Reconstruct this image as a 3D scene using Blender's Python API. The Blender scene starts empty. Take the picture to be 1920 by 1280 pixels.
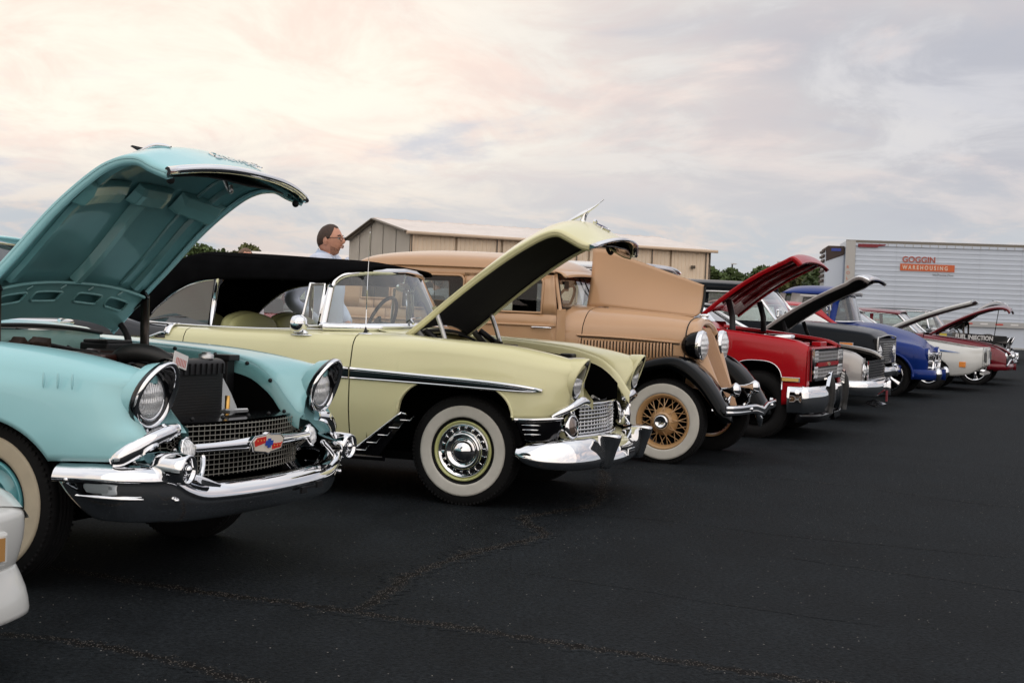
import bpy, math, random
import numpy as np
from mathutils import Vector, Matrix, noise
R_ = math.radians
random.seed(7); rng = np.random.default_rng(7)
sc = bpy.context.scene
col = sc.collection

# ------------------------------------------------------------------ camera
F, CH, PITCH, ROLL = 2604.0, 1.2754, 0.02629, 0.03888
cd = bpy.data.cameras.new('camera'); cd.sensor_width = 36; cd.lens = F/1920*36
cd.clip_start = .1; cd.clip_end = 4000
cam = bpy.data.objects.new('camera', cd); col.objects.link(cam); sc.camera = cam
_fw = Vector((0, math.cos(PITCH), -math.sin(PITCH))); _up = Vector((0, math.sin(PITCH), math.cos(PITCH))); _rt = Vector((1, 0, 0))
_cx = math.cos(ROLL)*_rt + math.sin(ROLL)*_up; _cy = -math.sin(ROLL)*_rt + math.cos(ROLL)*_up
m4 = Matrix((( _cx.x, _cy.x, -_fw.x, 0), (_cx.y, _cy.y, -_fw.y, 0), (_cx.z, _cy.z, -_fw.z, CH), (0, 0, 0, 1)))
cam.matrix_world = m4
cd.dof.use_dof = True; cd.dof.focus_distance = 9.0; cd.dof.aperture_fstop = 14.0

# ------------------------------------------------------------------ sky, sun, exposure
SUN_EL, SUN_AZ = R_(22), R_(152)      # azimuth measured clockwise from +Y: behind the camera, to its right
sc.view_settings.view_transform = 'Standard'; sc.view_settings.look = 'None'
sc.view_settings.exposure = 0.0; sc.view_settings.gamma = 1.0
w = bpy.data.worlds.new('World'); sc.world = w; w.use_nodes = True
nt = w.node_tree; nt.nodes.clear()
def N(t, **k):
    n = nt.nodes.new(t)
    for a, b in k.items(): setattr(n, a, b)
    return n
def L(a, b): nt.links.new(a, b)
def math_(op, a, b=None, clamp=False):
    n = N('ShaderNodeMath', operation=op); n.use_clamp = clamp
    for i, v in enumerate((a, b)):
        if v is None: continue
        if isinstance(v, (int, float)): n.inputs[i].default_value = v
        else: L(v, n.inputs[i])
    return n.outputs[0]
def mixc(f, a, b):
    n = N('ShaderNodeMix', data_type='RGBA')
    if isinstance(f, (int, float)): n.inputs[0].default_value = f
    else: L(f, n.inputs[0])
    for i, v in ((6, a), (7, b)):
        if isinstance(v, tuple): n.inputs[i].default_value = (*v, 1)
        else: L(v, n.inputs[i])
    return n.outputs[2]
def ramp(x, a, b):      # smooth 0..1 between a and b
    n = N('ShaderNodeMapRange', interpolation_type='SMOOTHSTEP'); L(x, n.inputs[0])
    n.inputs[1].default_value = a; n.inputs[2].default_value = b; return n.outputs[0]
tc = N('ShaderNodeTexCoord'); sep = N('ShaderNodeSeparateXYZ'); L(tc.outputs['Generated'], sep.inputs[0])
X, Y, Z = sep.outputs
zc = math_('MAXIMUM', Z, 0.0)
den = math_('ADD', zc, 0.16)
cx, cy = math_('DIVIDE', X, den), math_('DIVIDE', Y, den)
cmb = N('ShaderNodeCombineXYZ'); L(cx, cmb.inputs[0]); L(cy, cmb.inputs[1]); cmb.inputs[2].default_value = 2.3
def cloud(scale, detail, rough, sx, sy, off, dist=0.0):
    mp = N('ShaderNodeMapping'); L(cmb.outputs[0], mp.inputs[0])
    mp.inputs['Scale'].default_value = (sx, sy, 1); mp.inputs['Location'].default_value = off
    n = N('ShaderNodeTexNoise'); L(mp.outputs[0], n.inputs['Vector'])
    n.inputs['Scale'].default_value = scale; n.inputs['Detail'].default_value = detail
    n.inputs['Roughness'].default_value = rough; n.inputs['Distortion'].default_value = dist
    return n.outputs[0]
c1 = cloud(1.25, 8, .58, 1, 1, (4.1, 1.3, 0), .7)
c2 = cloud(2.7, 8, .62, 1.0, .75, (9.3, 5.2, 0), .6)
c3 = cloud(.5, 4, .5, 1, 1, (1.2, 7.7, 0), .3)
# azimuth term: warm side (left of the view) to cool grey side (right)
az = math_('DIVIDE', X, math_('ADD', math_('ABSOLUTE', Y), .25))
side = ramp(math_('ADD', math_('ADD', az, math_('MULTIPLY', math_('SUBTRACT', c3, .5), .9)), .0), -.20, .40)
warm = mixc(ramp(c2, .36, .60), (.96, .78, .68), (1.0, .92, .80))
warm = mixc(ramp(c1, .53, .72), warm, (.66, .65, .68))
cool = mixc(ramp(c1, .33, .53), (.84, .71, .67), (.47, .48, .535))
cool = mixc(ramp(c2, .48, .68), cool, (.60, .60, .64))
sky = mixc(side, warm, cool)
low = mixc(ramp(c2, .44, .64), (.52, .55, .59), (.68, .61, .58))
sky = mixc(ramp(math_('ADD', zc, math_('MULTIPLY', math_('SUBTRACT', c1, .5), .14)), .03, .125), low, sky)
top = mixc(ramp(c1, .42, .6), (1.0, .99, 1.0), (.80, .82, .88))
sky = mixc(ramp(zc, .28, .65), sky, top)
ns = N('ShaderNodeTexSky', sky_type='NISHITA'); ns.sun_disc = False
ns.sun_elevation = SUN_EL; ns.sun_rotation = SUN_AZ
b1 = N('ShaderNodeBackground'); L(ns.outputs[0], b1.inputs[0]); b1.inputs[1].default_value = .06
b2 = N('ShaderNodeBackground'); L(sky, b2.inputs[0]); b2.inputs[1].default_value = 1.12
mx = N('ShaderNodeMixShader'); mx.inputs[0].default_value = .95; L(b1.outputs[0], mx.inputs[1]); L(b2.outputs[0], mx.inputs[2])
wo = N('ShaderNodeOutputWorld'); L(mx.outputs[0], wo.inputs[0])
sd = bpy.data.lights.new('sun', 'SUN'); sd.energy = 1.1; sd.angle = R_(115); sd.color = (1, .86, .72)
so = bpy.data.objects.new('sun', sd); col.objects.link(so)
sdir = Vector((math.sin(SUN_AZ)*math.cos(SUN_EL), math.cos(SUN_AZ)*math.cos(SUN_EL), math.sin(SUN_EL)))
so.rotation_euler = sdir.to_track_quat('Z', 'Y').to_euler(); so.location = (0, 0, 30)
sc.cycles.max_bounces = 10; sc.cycles.glossy_bounces = 5; sc.cycles.transparent_max_bounces = 24
sc.cycles.use_denoising = True

# ------------------------------------------------------------------ materials
MATS = {}
def pbr(name, c, rough=.5, metal=0., coat=0., spec=.5, emit=None, noise_=None, bump=None, alpha=None, trans=0, sheen=0, ior=None):
    """noise_: (scale, amount, detail) colour variation; bump: (scale, strength, distance)"""
    if name in MATS: return MATS[name]
    m = bpy.data.materials.new(name); m.use_nodes = True; t = m.node_tree; p = t.nodes['Principled BSDF']
    p.inputs['Base Color'].default_value = (*c, 1); p.inputs['Roughness'].default_value = rough
    p.inputs['Metallic'].default_value = metal; p.inputs['Coat Weight'].default_value = coat
    p.inputs['Coat Roughness'].default_value = .03; p.inputs['Specular IOR Level'].default_value = spec
    p.inputs['Transmission Weight'].default_value = trans; p.inputs['Sheen Weight'].default_value = sheen
    if emit: p.inputs['Emission Color'].default_value = (*emit[0], 1); p.inputs['Emission Strength'].default_value = emit[1]
    if alpha is not None: p.inputs['Alpha'].default_value = alpha
    tcn = t.nodes.new('ShaderNodeTexCoord')
    if noise_:
        n = t.nodes.new('ShaderNodeTexNoise'); n.inputs['Scale'].default_value = noise_[0]; n.inputs['Detail'].default_value = noise_[2] if len(noise_) > 2 else 5
        t.links.new(tcn.outputs['Object'], n.inputs['Vector'])
        mr = t.nodes.new('ShaderNodeMapRange'); t.links.new(n.outputs[0], mr.inputs[0])
        mr.inputs[1].default_value = .3; mr.inputs[2].default_value = .7
        mr.inputs[3].default_value = 1-noise_[1]; mr.inputs[4].default_value = 1+noise_[1]
        mm = t.nodes.new('ShaderNodeVectorMath'); mm.operation = 'SCALE'; mm.inputs[0].default_value = c
        t.links.new(mr.outputs[0], mm.inputs['Scale']); t.links.new(mm.outputs[0], p.inputs['Base Color'])
        r2 = t.nodes.new('ShaderNodeMapRange'); t.links.new(n.outputs[0], r2.inputs[0])
        r2.inputs[3].default_value = rough*.85; r2.inputs[4].default_value = min(1, rough*1.2); t.links.new(r2.outputs[0], p.inputs['Roughness'])
    if bump:
        n = t.nodes.new('ShaderNodeTexNoise'); n.inputs['Scale'].default_value = bump[0]; n.inputs['Detail'].default_value = 4
        t.links.new(tcn.outputs['Object'], n.inputs['Vector'])
        b = t.nodes.new('ShaderNodeBump'); b.inputs['Strength'].default_value = bump[1]; b.inputs['Distance'].default_value = bump[2]
        t.links.new(n.outputs[0], b.inputs['Height']); t.links.new(b.outputs[0], p.inputs['Normal'])
    if ior: p.inputs['IOR'].default_value = ior
    MATS[name] = m; return m
def paint(name, c, rough=.35, coat=.7, metal=0.):
    return pbr(name, c, rough, metal, coat, .3, noise_=(3.0, .02), bump=(1.6, .05, .01))
CHROME = pbr('chrome', (.82, .83, .85), .035, 1.0, bump=(7, .06, .003))
STEEL = pbr('brushed_metal', (.5, .5, .5), .35, 1.0, noise_=(30, .1))
BLACK = pbr('black_satin', (.006, .006, .007), .45, 0, 0, .3, noise_=(20, .2))
BLACKG = pbr('black_gloss', (.003, .003, .004), .15, 0, .5, .25)
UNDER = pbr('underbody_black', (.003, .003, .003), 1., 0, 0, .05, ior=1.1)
RUBBER = pbr('tyre_rubber', (.007, .007, .0075), .75, 0, 0, .25, noise_=(25, .25), bump=(90, .2, .002))
WW = pbr('whitewall_rubber', (.62, .60, .54), .55, noise_=(12, .06))
WWC = pbr('cream_whitewall_rubber', (.60, .52, .38), .55, noise_=(12, .07))
SEAL = pbr('weatherstrip', (.01, .01, .01), .7)
AMBER = pbr('amber_lens', (.85, .28, .03), .15, 0, 1.0)
AMBERP = pbr('pale_amber_lens', (.85, .55, .16), .15, 0, 1.0)
WHITEP = pbr('white_paper', (.75, .74, .72), .6)
LAMPG = None
def glass(name, tint=(.9, .95, .95), refl=1.0, opac=.0, dust=(.5, .55, .6)):
    if name in MATS: return MATS[name]
    m = bpy.data.materials.new(name); m.use_nodes = True; t = m.node_tree; t.nodes.clear()
    o = t.nodes.new('ShaderNodeOutputMaterial'); tr = t.nodes.new('ShaderNodeBsdfTransparent'); tr.inputs[0].default_value = (*tint, 1)
    gl = t.nodes.new('ShaderNodeBsdfGlossy'); gl.inputs['Roughness'].default_value = .02; gl.inputs[0].default_value = (refl, refl, refl, 1)
    fr = t.nodes.new('ShaderNodeFresnel'); fr.inputs[0].default_value = 1.52
    mr = t.nodes.new('ShaderNodeMath'); mr.operation = 'MULTIPLY'; mr.inputs[1].default_value = 1.7; mr.use_clamp = True
    t.links.new(fr.outputs[0], mr.inputs[0])
    mx = t.nodes.new('ShaderNodeMixShader'); t.links.new(mr.outputs[0], mx.inputs[0]); t.links.new(tr.outputs[0], mx.inputs[1]); t.links.new(gl.outputs[0], mx.inputs[2])
    if opac > 0:
        df = t.nodes.new('ShaderNodeBsdfDiffuse'); df.inputs[0].default_value = (*dust, 1)
        m2 = t.nodes.new('ShaderNodeMixShader'); m2.inputs[0].default_value = opac
        t.links.new(mx.outputs[0], m2.inputs[1]); t.links.new(df.outputs[0], m2.inputs[2]); t.links.new(m2.outputs[0], o.inputs[0])
    else: t.links.new(mx.outputs[0], o.inputs[0])
    MATS[name] = m; return m
GLASS = glass('window_glass', (.80, .88, .86), 1.0, .04)
GLASSD = glass('tinted_glass', (.14, .18, .20), 1.0, .04, (.2, .24, .28))
GLASSC = glass('clear_glass', (.93, .96, .95))
def lampglass():
    m = bpy.data.materials.new('ribbed_lamp_glass'); m.use_nodes = True; t = m.node_tree; p = t.nodes['Principled BSDF']
    p.inputs['Base Color'].default_value = (.88, .9, .92, 1); p.inputs['Metallic'].default_value = .35; p.inputs['Roughness'].default_value = .18
    p.inputs['Coat Weight'].default_value = 1; p.inputs['Coat Roughness'].default_value = .02
    tcn = t.nodes.new('ShaderNodeTexCoord'); mp = t.nodes.new('ShaderNodeMapping'); t.links.new(tcn.outputs['Object'], mp.inputs[0])
    w1 = t.nodes.new('ShaderNodeTexWave'); w1.bands_direction = 'Y'; w1.inputs['Scale'].default_value = 26; w1.inputs['Distortion'].default_value = .4
    w2 = t.nodes.new('ShaderNodeTexWave'); w2.bands_direction = 'Z'; w2.inputs['Scale'].default_value = 7; w2.inputs['Distortion'].default_value = 2
    t.links.new(mp.outputs[0], w1.inputs[0]); t.links.new(mp.outputs[0], w2.inputs[0])
    ad = t.nodes.new('ShaderNodeMath'); t.links.new(w1.outputs['Fac'], ad.inputs[0]); t.links.new(w2.outputs['Fac'], ad.inputs[1])
    b = t.nodes.new('ShaderNodeBump'); b.inputs['Strength'].default_value = .55; b.inputs['Distance'].default_value = .012
    t.links.new(ad.outputs[0], b.inputs['Height']); t.links.new(b.outputs[0], p.inputs['Normal'])
    return m
LAMP = lampglass()

# ------------------------------------------------------------------ geometry helpers
def crom(P, n):
    """Catmull-Rom through the rows of P (k, ...), n steps per span"""
    P = np.asarray(P, float); k = len(P)
    if k < 3 or n <= 1:
        if n <= 1: return P
        t = np.linspace(0, 1, n+1)
        return np.array([P[0]*(1-a)+P[1]*a for a in t])
    E = np.concatenate([[2*P[0]-P[1]], P, [2*P[-1]-P[-2]]])
    out = []
    for i in range(k-1):
        a, b, c, d = E[i:i+4]
        for j in range(n):
            t = j/n
            out.append(.5*((2*b)+(c-a)*t+(2*a-5*b+4*c-d)*t*t+(-a+3*b-3*c+d)*t**3))
    out.append(P[-1]); return np.array(out)
def curve(pts, x):
    """smooth interpolation y(x) through (x, y...) points (pchip-like, limited slopes)"""
    p = np.array([np.hstack(q) for q in pts], float); xs, ys = p[:, 0], p[:, 1:]
    d = (ys[1:]-ys[:-1])/(xs[1:]-xs[:-1])[:, None]
    m = np.zeros_like(ys); m[0], m[-1] = d[0], d[-1]
    for i in range(1, len(xs)-1):
        s = d[i-1]*d[i]; m[i] = np.where(s > 0, 2*s/(d[i-1]+d[i]+1e-12*np.sign(d[i-1]+d[i]+1e-30)), 0)
    x = np.clip(np.atleast_1d(np.asarray(x, float)), xs[0], xs[-1])
    i = np.clip(np.searchsorted(xs, x)-1, 0, len(xs)-2); h = xs[i+1]-xs[i]; t = ((x-xs[i])/h)[:, None]; h = h[:, None]
    return (2*t**3-3*t**2+1)*ys[i]+(t**3-2*t**2+t)*h*m[i]+(-2*t**3+3*t**2)*ys[i+1]+(t**3-t**2)*h*m[i+1]

class MB:
    def __init__(s): s.v = []; s.f = []; s.sm = []
    def add(s, V, Fc, smooth=True):
        o = len(s.v); s.v += [tuple(map(float, p)) for p in V]
        s.f += [tuple(o+i for i in q) for q in Fc]; s.sm += [smooth]*len(Fc); return s
    def grid(s, G, cu=False, cv=False, flip=False, smooth=True):
        G = np.asarray(G, float); a, b = G.shape[:2]; Fc = []
        for i in range(a if cu else a-1):
            for j in range(b if cv else b-1):
                q = (i*b+j, ((i+1) % a)*b+j, ((i+1) % a)*b+(j+1) % b, i*b+(j+1) % b)
                Fc.append(q[::-1] if flip else q)
        return s.add(G.reshape(-1, 3), Fc, smooth)
    def patch(s, net, nu=4, nv=4, **k):
        G = crom(net, nu); G = crom(np.swapaxes(G, 0, 1), nv); return s.grid(np.swapaxes(G, 0, 1), **k)
    def lathe(s, prof, c=(0, 0, 0), axis='y', n=32, a0=0, a1=2*math.pi):
        """prof: (along axis, radius)"""
        full = abs(a1-a0-2*math.pi) < 1e-6; m = n if full else n+1
        A = a0+(a1-a0)*np.arange(m)/n; ca, sa = np.cos(A), np.sin(A); G = []
        for h, r in prof:
            if axis == 'y': q = np.stack([r*ca, np.full(m, h), r*sa], 1)
            elif axis == 'x': q = np.stack([np.full(m, h), r*ca, r*sa], 1)
            else: q = np.stack([r*ca, r*sa, np.full(m, h)], 1)
            G.append(q+np.array(c))
        return s.grid(G, cv=full)
    def tube(s, path, r, n=8, sm=1, caps=True):
        P = crom(path, sm) if sm > 1 else np.asarray(path, float)
        rr = np.interp(np.linspace(0, 1, len(P)), np.linspace(0, 1, len(np.atleast_1d(r))), np.atleast_1d(r)) if not np.isscalar(r) else np.full(len(P), r)
        T = np.gradient(P, axis=0); T /= np.linalg.norm(T, axis=1)[:, None]+1e-12
        u = np.cross(T[0], [0, 0, 1.]); u = u if np.linalg.norm(u) > .1 else np.cross(T[0], [1., 0, 0])
        G = []
        for p, t, q in zip(P, T, rr):
            u = u-t*np.dot(u, t); u /= np.linalg.norm(u); w_ = np.cross(t, u)
            a = np.arange(n)*2*math.pi/n; G.append(p+q*(np.cos(a)[:, None]*u+np.sin(a)[:, None]*w_))
        s.grid(G, cv=True)
        if caps:
            o = len(s.v)-len(G)*n; s.f += [tuple(o+i for i in range(n))[::-1], tuple(o+(len(G)-1)*n+i for i in range(n))]; s.sm += [False]*2
        return s
    def sweep(s, path, sec, up=(0, 0, 1), sm=1, closed=True, caps=True, scale=None, smooth=True):
        """sec: (side, up) offsets; side = path tangent x up"""
        P = crom(path, sm) if sm > 1 else np.asarray(path, float); up = np.array(up, float)
        T = np.gradient(P, axis=0); T /= np.linalg.norm(T, axis=1)[:, None]+1e-12; G = []
        S = np.asarray(sec, float); n = len(S)
        sc_ = np.ones(len(P)) if scale is None else np.interp(np.linspace(0, 1, len(P)), np.linspace(0, 1, len(scale)), scale)
        for p, t, k in zip(P, T, sc_):
            a = np.cross(t, up); a /= np.linalg.norm(a)+1e-9; b = np.cross(a, t); G.append(p+k*(S[:, :1]*a+S[:, 1:]*b))
        s.grid(G, cv=closed, smooth=smooth)
        if caps and closed:
            o = len(s.v)-len(G)*n; s.f += [tuple(o+i for i in range(n))[::-1], tuple(o+(len(G)-1)*n+i for i in range(n))]; s.sm += [False]*2
        return s
    def box(s, c, d, rot=None, smooth=False):
        V = np.array([(x, y, z) for x in (-.5, .5) for y in (-.5, .5) for z in (-.5, .5)])*np.array(d)
        if rot is not None: V = V @ np.array(rot.to_matrix() if hasattr(rot, 'to_matrix') else rot).T
        return s.add(V+np.array(c), [(0, 1, 3, 2), (4, 6, 7, 5), (0, 4, 5, 1), (2, 3, 7, 6), (0, 2, 6, 4), (1, 5, 7, 3)], smooth)
    def prism(s, pts, d, smooth=False):
        """polygon (3D points) extruded by vector d"""
        P = np.asarray(pts, float); n = len(P); V = np.concatenate([P, P+np.array(d, float)])
        Fc = [tuple(range(n))[::-1], tuple(range(n, 2*n))]+[(i, (i+1) % n, n+(i+1) % n, n+i) for i in range(n)]
        return s.add(V, Fc, smooth)
    def ball(s, c, r, n=16, m=10):
        r = np.array(r)*np.ones(3); A = np.arange(n)*2*math.pi/n; G = []
        for j in range(m+1):
            b = -math.pi/2+math.pi*j/m; rb = max(math.cos(b), 1e-4)
            G.append(np.stack([np.cos(A)*rb, np.sin(A)*rb, np.full(n, math.sin(b))], 1)*r+np.array(c))
        return s.grid(G, cv=True, flip=True)
    def poly(s, pts): return s.add(pts, [tuple(range(len(pts)))], False)
    def mirror(s):
        m = MB(); m.v = [(x, -y, z) for x, y, z in s.v]; m.f = [q[::-1] for q in s.f]; m.sm = list(s.sm); return m
    def join(s, o):
        k = len(s.v); s.v += o.v; s.f += [tuple(k+i for i in q) for q in o.f]; s.sm += o.sm; return s
    def build(s, name, mat, parent=None, bevel=0, solid=0, sub=0, kind=None, sharp=None, off=-1):
        if len(s.v) == 0: return None
        me = bpy.data.meshes.new(name); me.from_pydata(s.v, [], s.f)
        me.polygons.foreach_set('use_smooth', s.sm); me.update(); me.validate()
        for m in (mat if isinstance(mat, (list, tuple)) else [mat]): me.materials.append(m)
        if sharp: me.set_sharp_from_angle(angle=R_(sharp))
        o = bpy.data.objects.new(name, me); col.objects.link(o)
        if parent is not None: o.parent = parent
        if solid: q = o.modifiers.new('s', 'SOLIDIFY'); q.thickness = solid; q.offset = off
        if bevel: q = o.modifiers.new('b', 'BEVEL'); q.width = bevel; q.segments = 2; q.limit_method = 'ANGLE'; q.angle_limit = R_(40)
        if sub: q = o.modifiers.new('u', 'SUBSURF'); q.levels = sub; q.render_levels = sub
        if kind: o['kind'] = kind
        return o
def tag(o, label, cat, group=None):
    o['label'] = label; o['category'] = cat
    if group: o['group'] = group
    return o
def thing(name, label, cat, loc=(0, 0, 0), rz=0, group=None, rx=0, ry=0):
    o = bpy.data.objects.new(name, None); col.objects.link(o); o.empty_display_size = .2
    o.location = loc; o.rotation_euler = (rx, ry, rz); return tag(o, label, cat, group)
def text(name, body, size, mat, parent, loc, rot, ext=.003, sx=1.0, shear=0, spacing=1, align='LEFT', off=0):
    c = bpy.data.curves.new(name, 'FONT'); c.body = body; c.size = size; c.extrude = ext; c.shear = shear; c.space_character = spacing
    c.align_x = align; c.offset = off; c.materials.append(mat); o = bpy.data.objects.new(name, c); col.objects.link(o)
    bpy.context.view_layer.update(); me = bpy.data.meshes.new_from_object(o.evaluated_get(bpy.context.evaluated_depsgraph_get()))
    bpy.data.objects.remove(o); o = bpy.data.objects.new(name, me); col.objects.link(o); me.name = name
    o.location = loc; o.rotation_euler = rot; o.scale = (sx, 1, 1); o.parent = parent; return o

# ---- the skin of a car half: columns over x, each column bottom -> side -> shoulder -> top -> inner edge
def half(stations, xs, zlo, side, arches=(), top=True, lip=.035, nt_=12, ntop=8, frontx=None, xmax=None, inner_lip=.03, x0w=.45):
    """stations: (x, [(z, y) side profile rising], [(y, z) top profile going inward]); zlo: [(x, z)] lower edge;
    arches: (xc, rx, ztop, zbase [, power]); side +1 left, -1 right"""
    ns_ = len(stations[0][1]); ntp = len(stations[0][2])
    T = curve([(s[0], np.array([*np.ravel(s[1]), *np.ravel(s[2])])) for s in stations], xs); G = []
    for x, row, zl in zip(xs, T, curve(zlo, xs)[:, 0]):
        sp = row[:2*ns_].reshape(-1, 2); tp = row[2*ns_:].reshape(-1, 2)
        for a in arches:
            xc, rx, zt, zb = a[:4]; pw = a[4] if len(a) > 4 else 2
            q = abs(x-xc)/rx
            if q < 1: zl = max(zl, zb+(zt-zb)*(1-q**pw)**(1/pw))
        ztp = sp[-1, 0]; zl = min(zl, ztp-.01)
        fz = curve([(p[0], [p[1]]) for p in sp], zl+(ztp-zl)*np.linspace(0, 1, nt_+1))[:, 0]
        zz = zl+(ztp-zl)*np.linspace(0, 1, nt_+1)
        c_ = [(x, fz[0]-lip, zl+.004)]+[(x, y, z) for y, z in zip(fz, zz)]
        if top:
            tt = crom(np.concatenate([[[fz[-1], zz[-1]]], tp]), max(1, ntop//ntp)); c_ += [(x, y, z) for y, z in tt[1:]]
            if inner_lip: c_.append((x, tt[-1][0]+.004, tt[-1][1]-inner_lip))
        G.append(c_)
    G = np.array(G)
    if frontx is not None:
        xf = curve([(z, [q]) for z, q in frontx], G[..., 2].ravel())[:, 0].reshape(G.shape[:2])
        k = np.clip((G[..., 0]-x0w)/(xmax-x0w), 0, 1); G[..., 0] = np.where(G[..., 0] > x0w, x0w+k*(xf-x0w), G[..., 0])
    G[..., 1] *= side
    return MB().grid(G, flip=(side < 0))
def archx(xs, arches):
    """insert dense columns near wheel arches"""
    out = list(xs)
    for a in arches:
        for t in np.linspace(0, math.pi, 25): out.append(a[0]+a[1]*math.cos(t)*.9999)
        out += [a[0]-a[1]*1.0001, a[0]+a[1]*1.0001]
    lo, hi = min(xs), max(xs); return np.array(sorted({round(x, 5) for x in out if lo-1e-6 <= x <= hi+1e-6}))

# ---- wheels (hub axis along y, outside towards -y; flip for the left side)
def wheel(parent, x, y, R, rim, width, style, side=-1, steer=0, name='wheel', **k):
    e = bpy.data.objects.new(name, None); col.objects.link(e); e.parent = parent; e.location = (x, y, R-.012)
    e.rotation_euler = (0, random.uniform(0, 3), (math.pi if side > 0 else 0)+steer); e.empty_display_size = .1
    key = (R, rim, width, style, tuple(sorted((a, str(b)) for a, b in k.items())))
    if key in WC:
        for src in WC[key]:
            c = src.copy(); col.objects.link(c); c.parent = e
        return e
    parts = []; w_ = width/2
    sh = k.get('round', .75)
    prof = [(w_*.55, rim*.99), (w_*.9, rim*1.05), (w_*1.0, rim+(R-rim)*.5), (w_*.93, R*.955), (w_*sh, R*.99)]
    for q in (-.5, -.22, .06, .34):
        prof += [(w_*(-q+.03)*1.0, R), (w_*(-q+.0), R-.008), (w_*(-q-.05), R-.008), (w_*(-q-.06), R)]
    prof += [(-w_*sh, R*.99), (-w_*.93, R*.955), (-w_*1.0, rim+(R-rim)*.5), (-w_*.9, rim*1.05), (-w_*.55, rim*.99)]
    b = MB().lathe(prof, n=56)
    for i in range(84):     # tread blocks on the shoulder
        a = 2*math.pi*i/84
        for s in (-1, 1):
            c_ = np.array([math.cos(a)*(R*.957), s*w_*.90, math.sin(a)*(R*.957)])
            b.box(c_, (.010, w_*.16, .012), Matrix.Rotation(math.pi/2-a, 3, 'Y'))
    parts.append(b.build('tyre', RUBBER, e))
    if k.get('ww'):
        r0, r1 = k['ww']; q = rim+(R-rim)*.5
        def yy(r): return -(w_*(1.0-.10*((r-q)/(R-rim)*2)**2)+.002)
        rr = np.linspace(r0, r1, 7); pr = [(yy(r0)+.006, r0-.001)]+[(yy(r)-.003, r) for r in rr]+[(yy(r1)+.006, r1+.001)]
        parts.append(MB().lathe(pr, n=64).build('whitewall', k.get('wwmat', WW), e))
    yf = -w_
    if style == 'cap56':    # ventilated chrome full disc in a painted rim
        parts.append(MB().lathe([(yf+.03, rim*.99), (yf+.005, rim*1.01), (yf+.0, rim*.97), (yf+.012, rim*.93), (yf+.035, rim*.88), (yf+.05, rim*.5), (yf+.05, .01)], n=64).build('rim', k['rimmat'], e))
        d = MB().lathe([(yf+.028, rim*.90), (yf+.010, rim*.885), (yf+.012, rim*.86), (yf+.03, rim*.80), (yf+.028, rim*.66), (yf+.0, rim*.62), (yf-.012, rim*.58), (yf-.008, rim*.50), (yf+.012, rim*.44), (yf+.01, rim*.40), (yf-.012, rim*.36), (yf-.030, rim*.22), (yf-.040, rim*.08), (yf-.042, .001)], n=64)
        ro = d.build('hubcap', CHROME, e); parts.append(ro)
        v = MB()
        for i in range(18):
            a = 2*math.pi*i/18; r = rim*.735
            v.box((math.cos(a)*r, yf+.024, math.sin(a)*r), (rim*.11, .012, rim*.10), Matrix.Rotation(-a, 3, 'Y'))
        o2 = v.build('vent_block', CHROME, e, bevel=.004); parts.append(o2)
        g = MB().lathe([(yf+.0295, rim*.80), (yf+.0275, rim*.665)], n=48).build('vent_ring', BLACK, e); parts.append(g)
        bt = MB().prism([(-.016, yf-.006, -rim*.535-.004), (-.016, yf-.006, -rim*.535+.004), (.016, yf-.006, -rim*.535+.004), (.016, yf-.006, -rim*.535-.004)], (0, -.009, 0)).prism([(-.006, yf-.006, -rim*.535-.007), (-.006, yf-.006, -rim*.535+.007), (.008, yf-.006, -rim*.535+.007), (.005, yf-.006, -rim*.535-.007)], (0, -.0105, 0)).build('cap_emblem', WHITEP, e); parts.append(bt)
    elif style == 'steel':
        parts.append(MB().lathe([(yf+.03, rim*.99), (yf+.0, rim*1.02), (yf-.002, rim*.97), (yf+.015, rim*.90), (yf+.05, rim*.86), (yf+.055, rim*.74), (yf+.02, rim*.62), (yf+.02, rim*.5), (yf+.03, .01)], n=64).build('rim', k['rimmat'], e))
        parts.append(MB().lathe([(yf+.018, rim*.60), (yf+.0, rim*.58), (yf-.015, rim*.50), (yf-.035, rim*.25), (yf-.04, .001)], n=48).build('hubcap', CHROME, e))
    elif style == 'wire':
        rm = k['rimmat']
        parts.append(MB().lathe([(yf+.05, rim*.86), (yf+.03, rim*.90), (yf+.012, rim*.95), (yf+.0, rim*1.02), (yf+.012, rim*1.03), (yf+.03, rim*.99)], n=64).lathe([(w_*.7, rim*.98), (w_*.3, rim*.88), (yf+.05, rim*.86)], n=64).build('rim', rm, e))
        parts.append(MB().lathe([(yf+.06, .12), (yf+.03, .115), (yf+.0, .085), (yf-.02, .075), (yf-.02, .01)], n=40).build('hub', rm, e))
        parts.append(MB().lathe([(yf-.015, .068), (yf-.035, .066), (yf-.055, .055), (yf-.060, .045), (yf-.052, .040), (yf-.052, .001)], n=40).build('hub_cap', CHROME, e))
        for i in range(36):
            a = 2*math.pi*i/36; o_ = (.32 if i % 2 else -.32)*(1 if (i//2) % 2 else .7); inn = i % 4 < 2
            r0, y0 = (.082, yf-.008) if inn else (.118, yf+.05)
            p0 = (math.cos(a-o_)*r0, y0, math.sin(a-o_)*r0); p1 = (math.cos(a)*rim*.885, yf+.045, math.sin(a)*rim*.885)
            parts.append(MB().tube([p0, p1], .0038, n=5, caps=False).build('spoke', rm, e))
        parts.append(MB().lathe([(yf+.12, rim*.86), (yf+.13, .01)], n=32).build('brake_drum', UNDER, e))
    elif style == 'mag':
        parts.append(MB().lathe([(yf+.03, rim*.99), (yf-.004, rim*1.02), (yf-.002, rim*.95), (yf+.05, rim*.88), (yf+.07, rim*.84)], n=48).build('rim', CHROME, e))
        parts.append(MB().lathe([(yf+.10, rim*.86), (yf+.10, .01)], n=32).build('brake_drum', UNDER, e))
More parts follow.
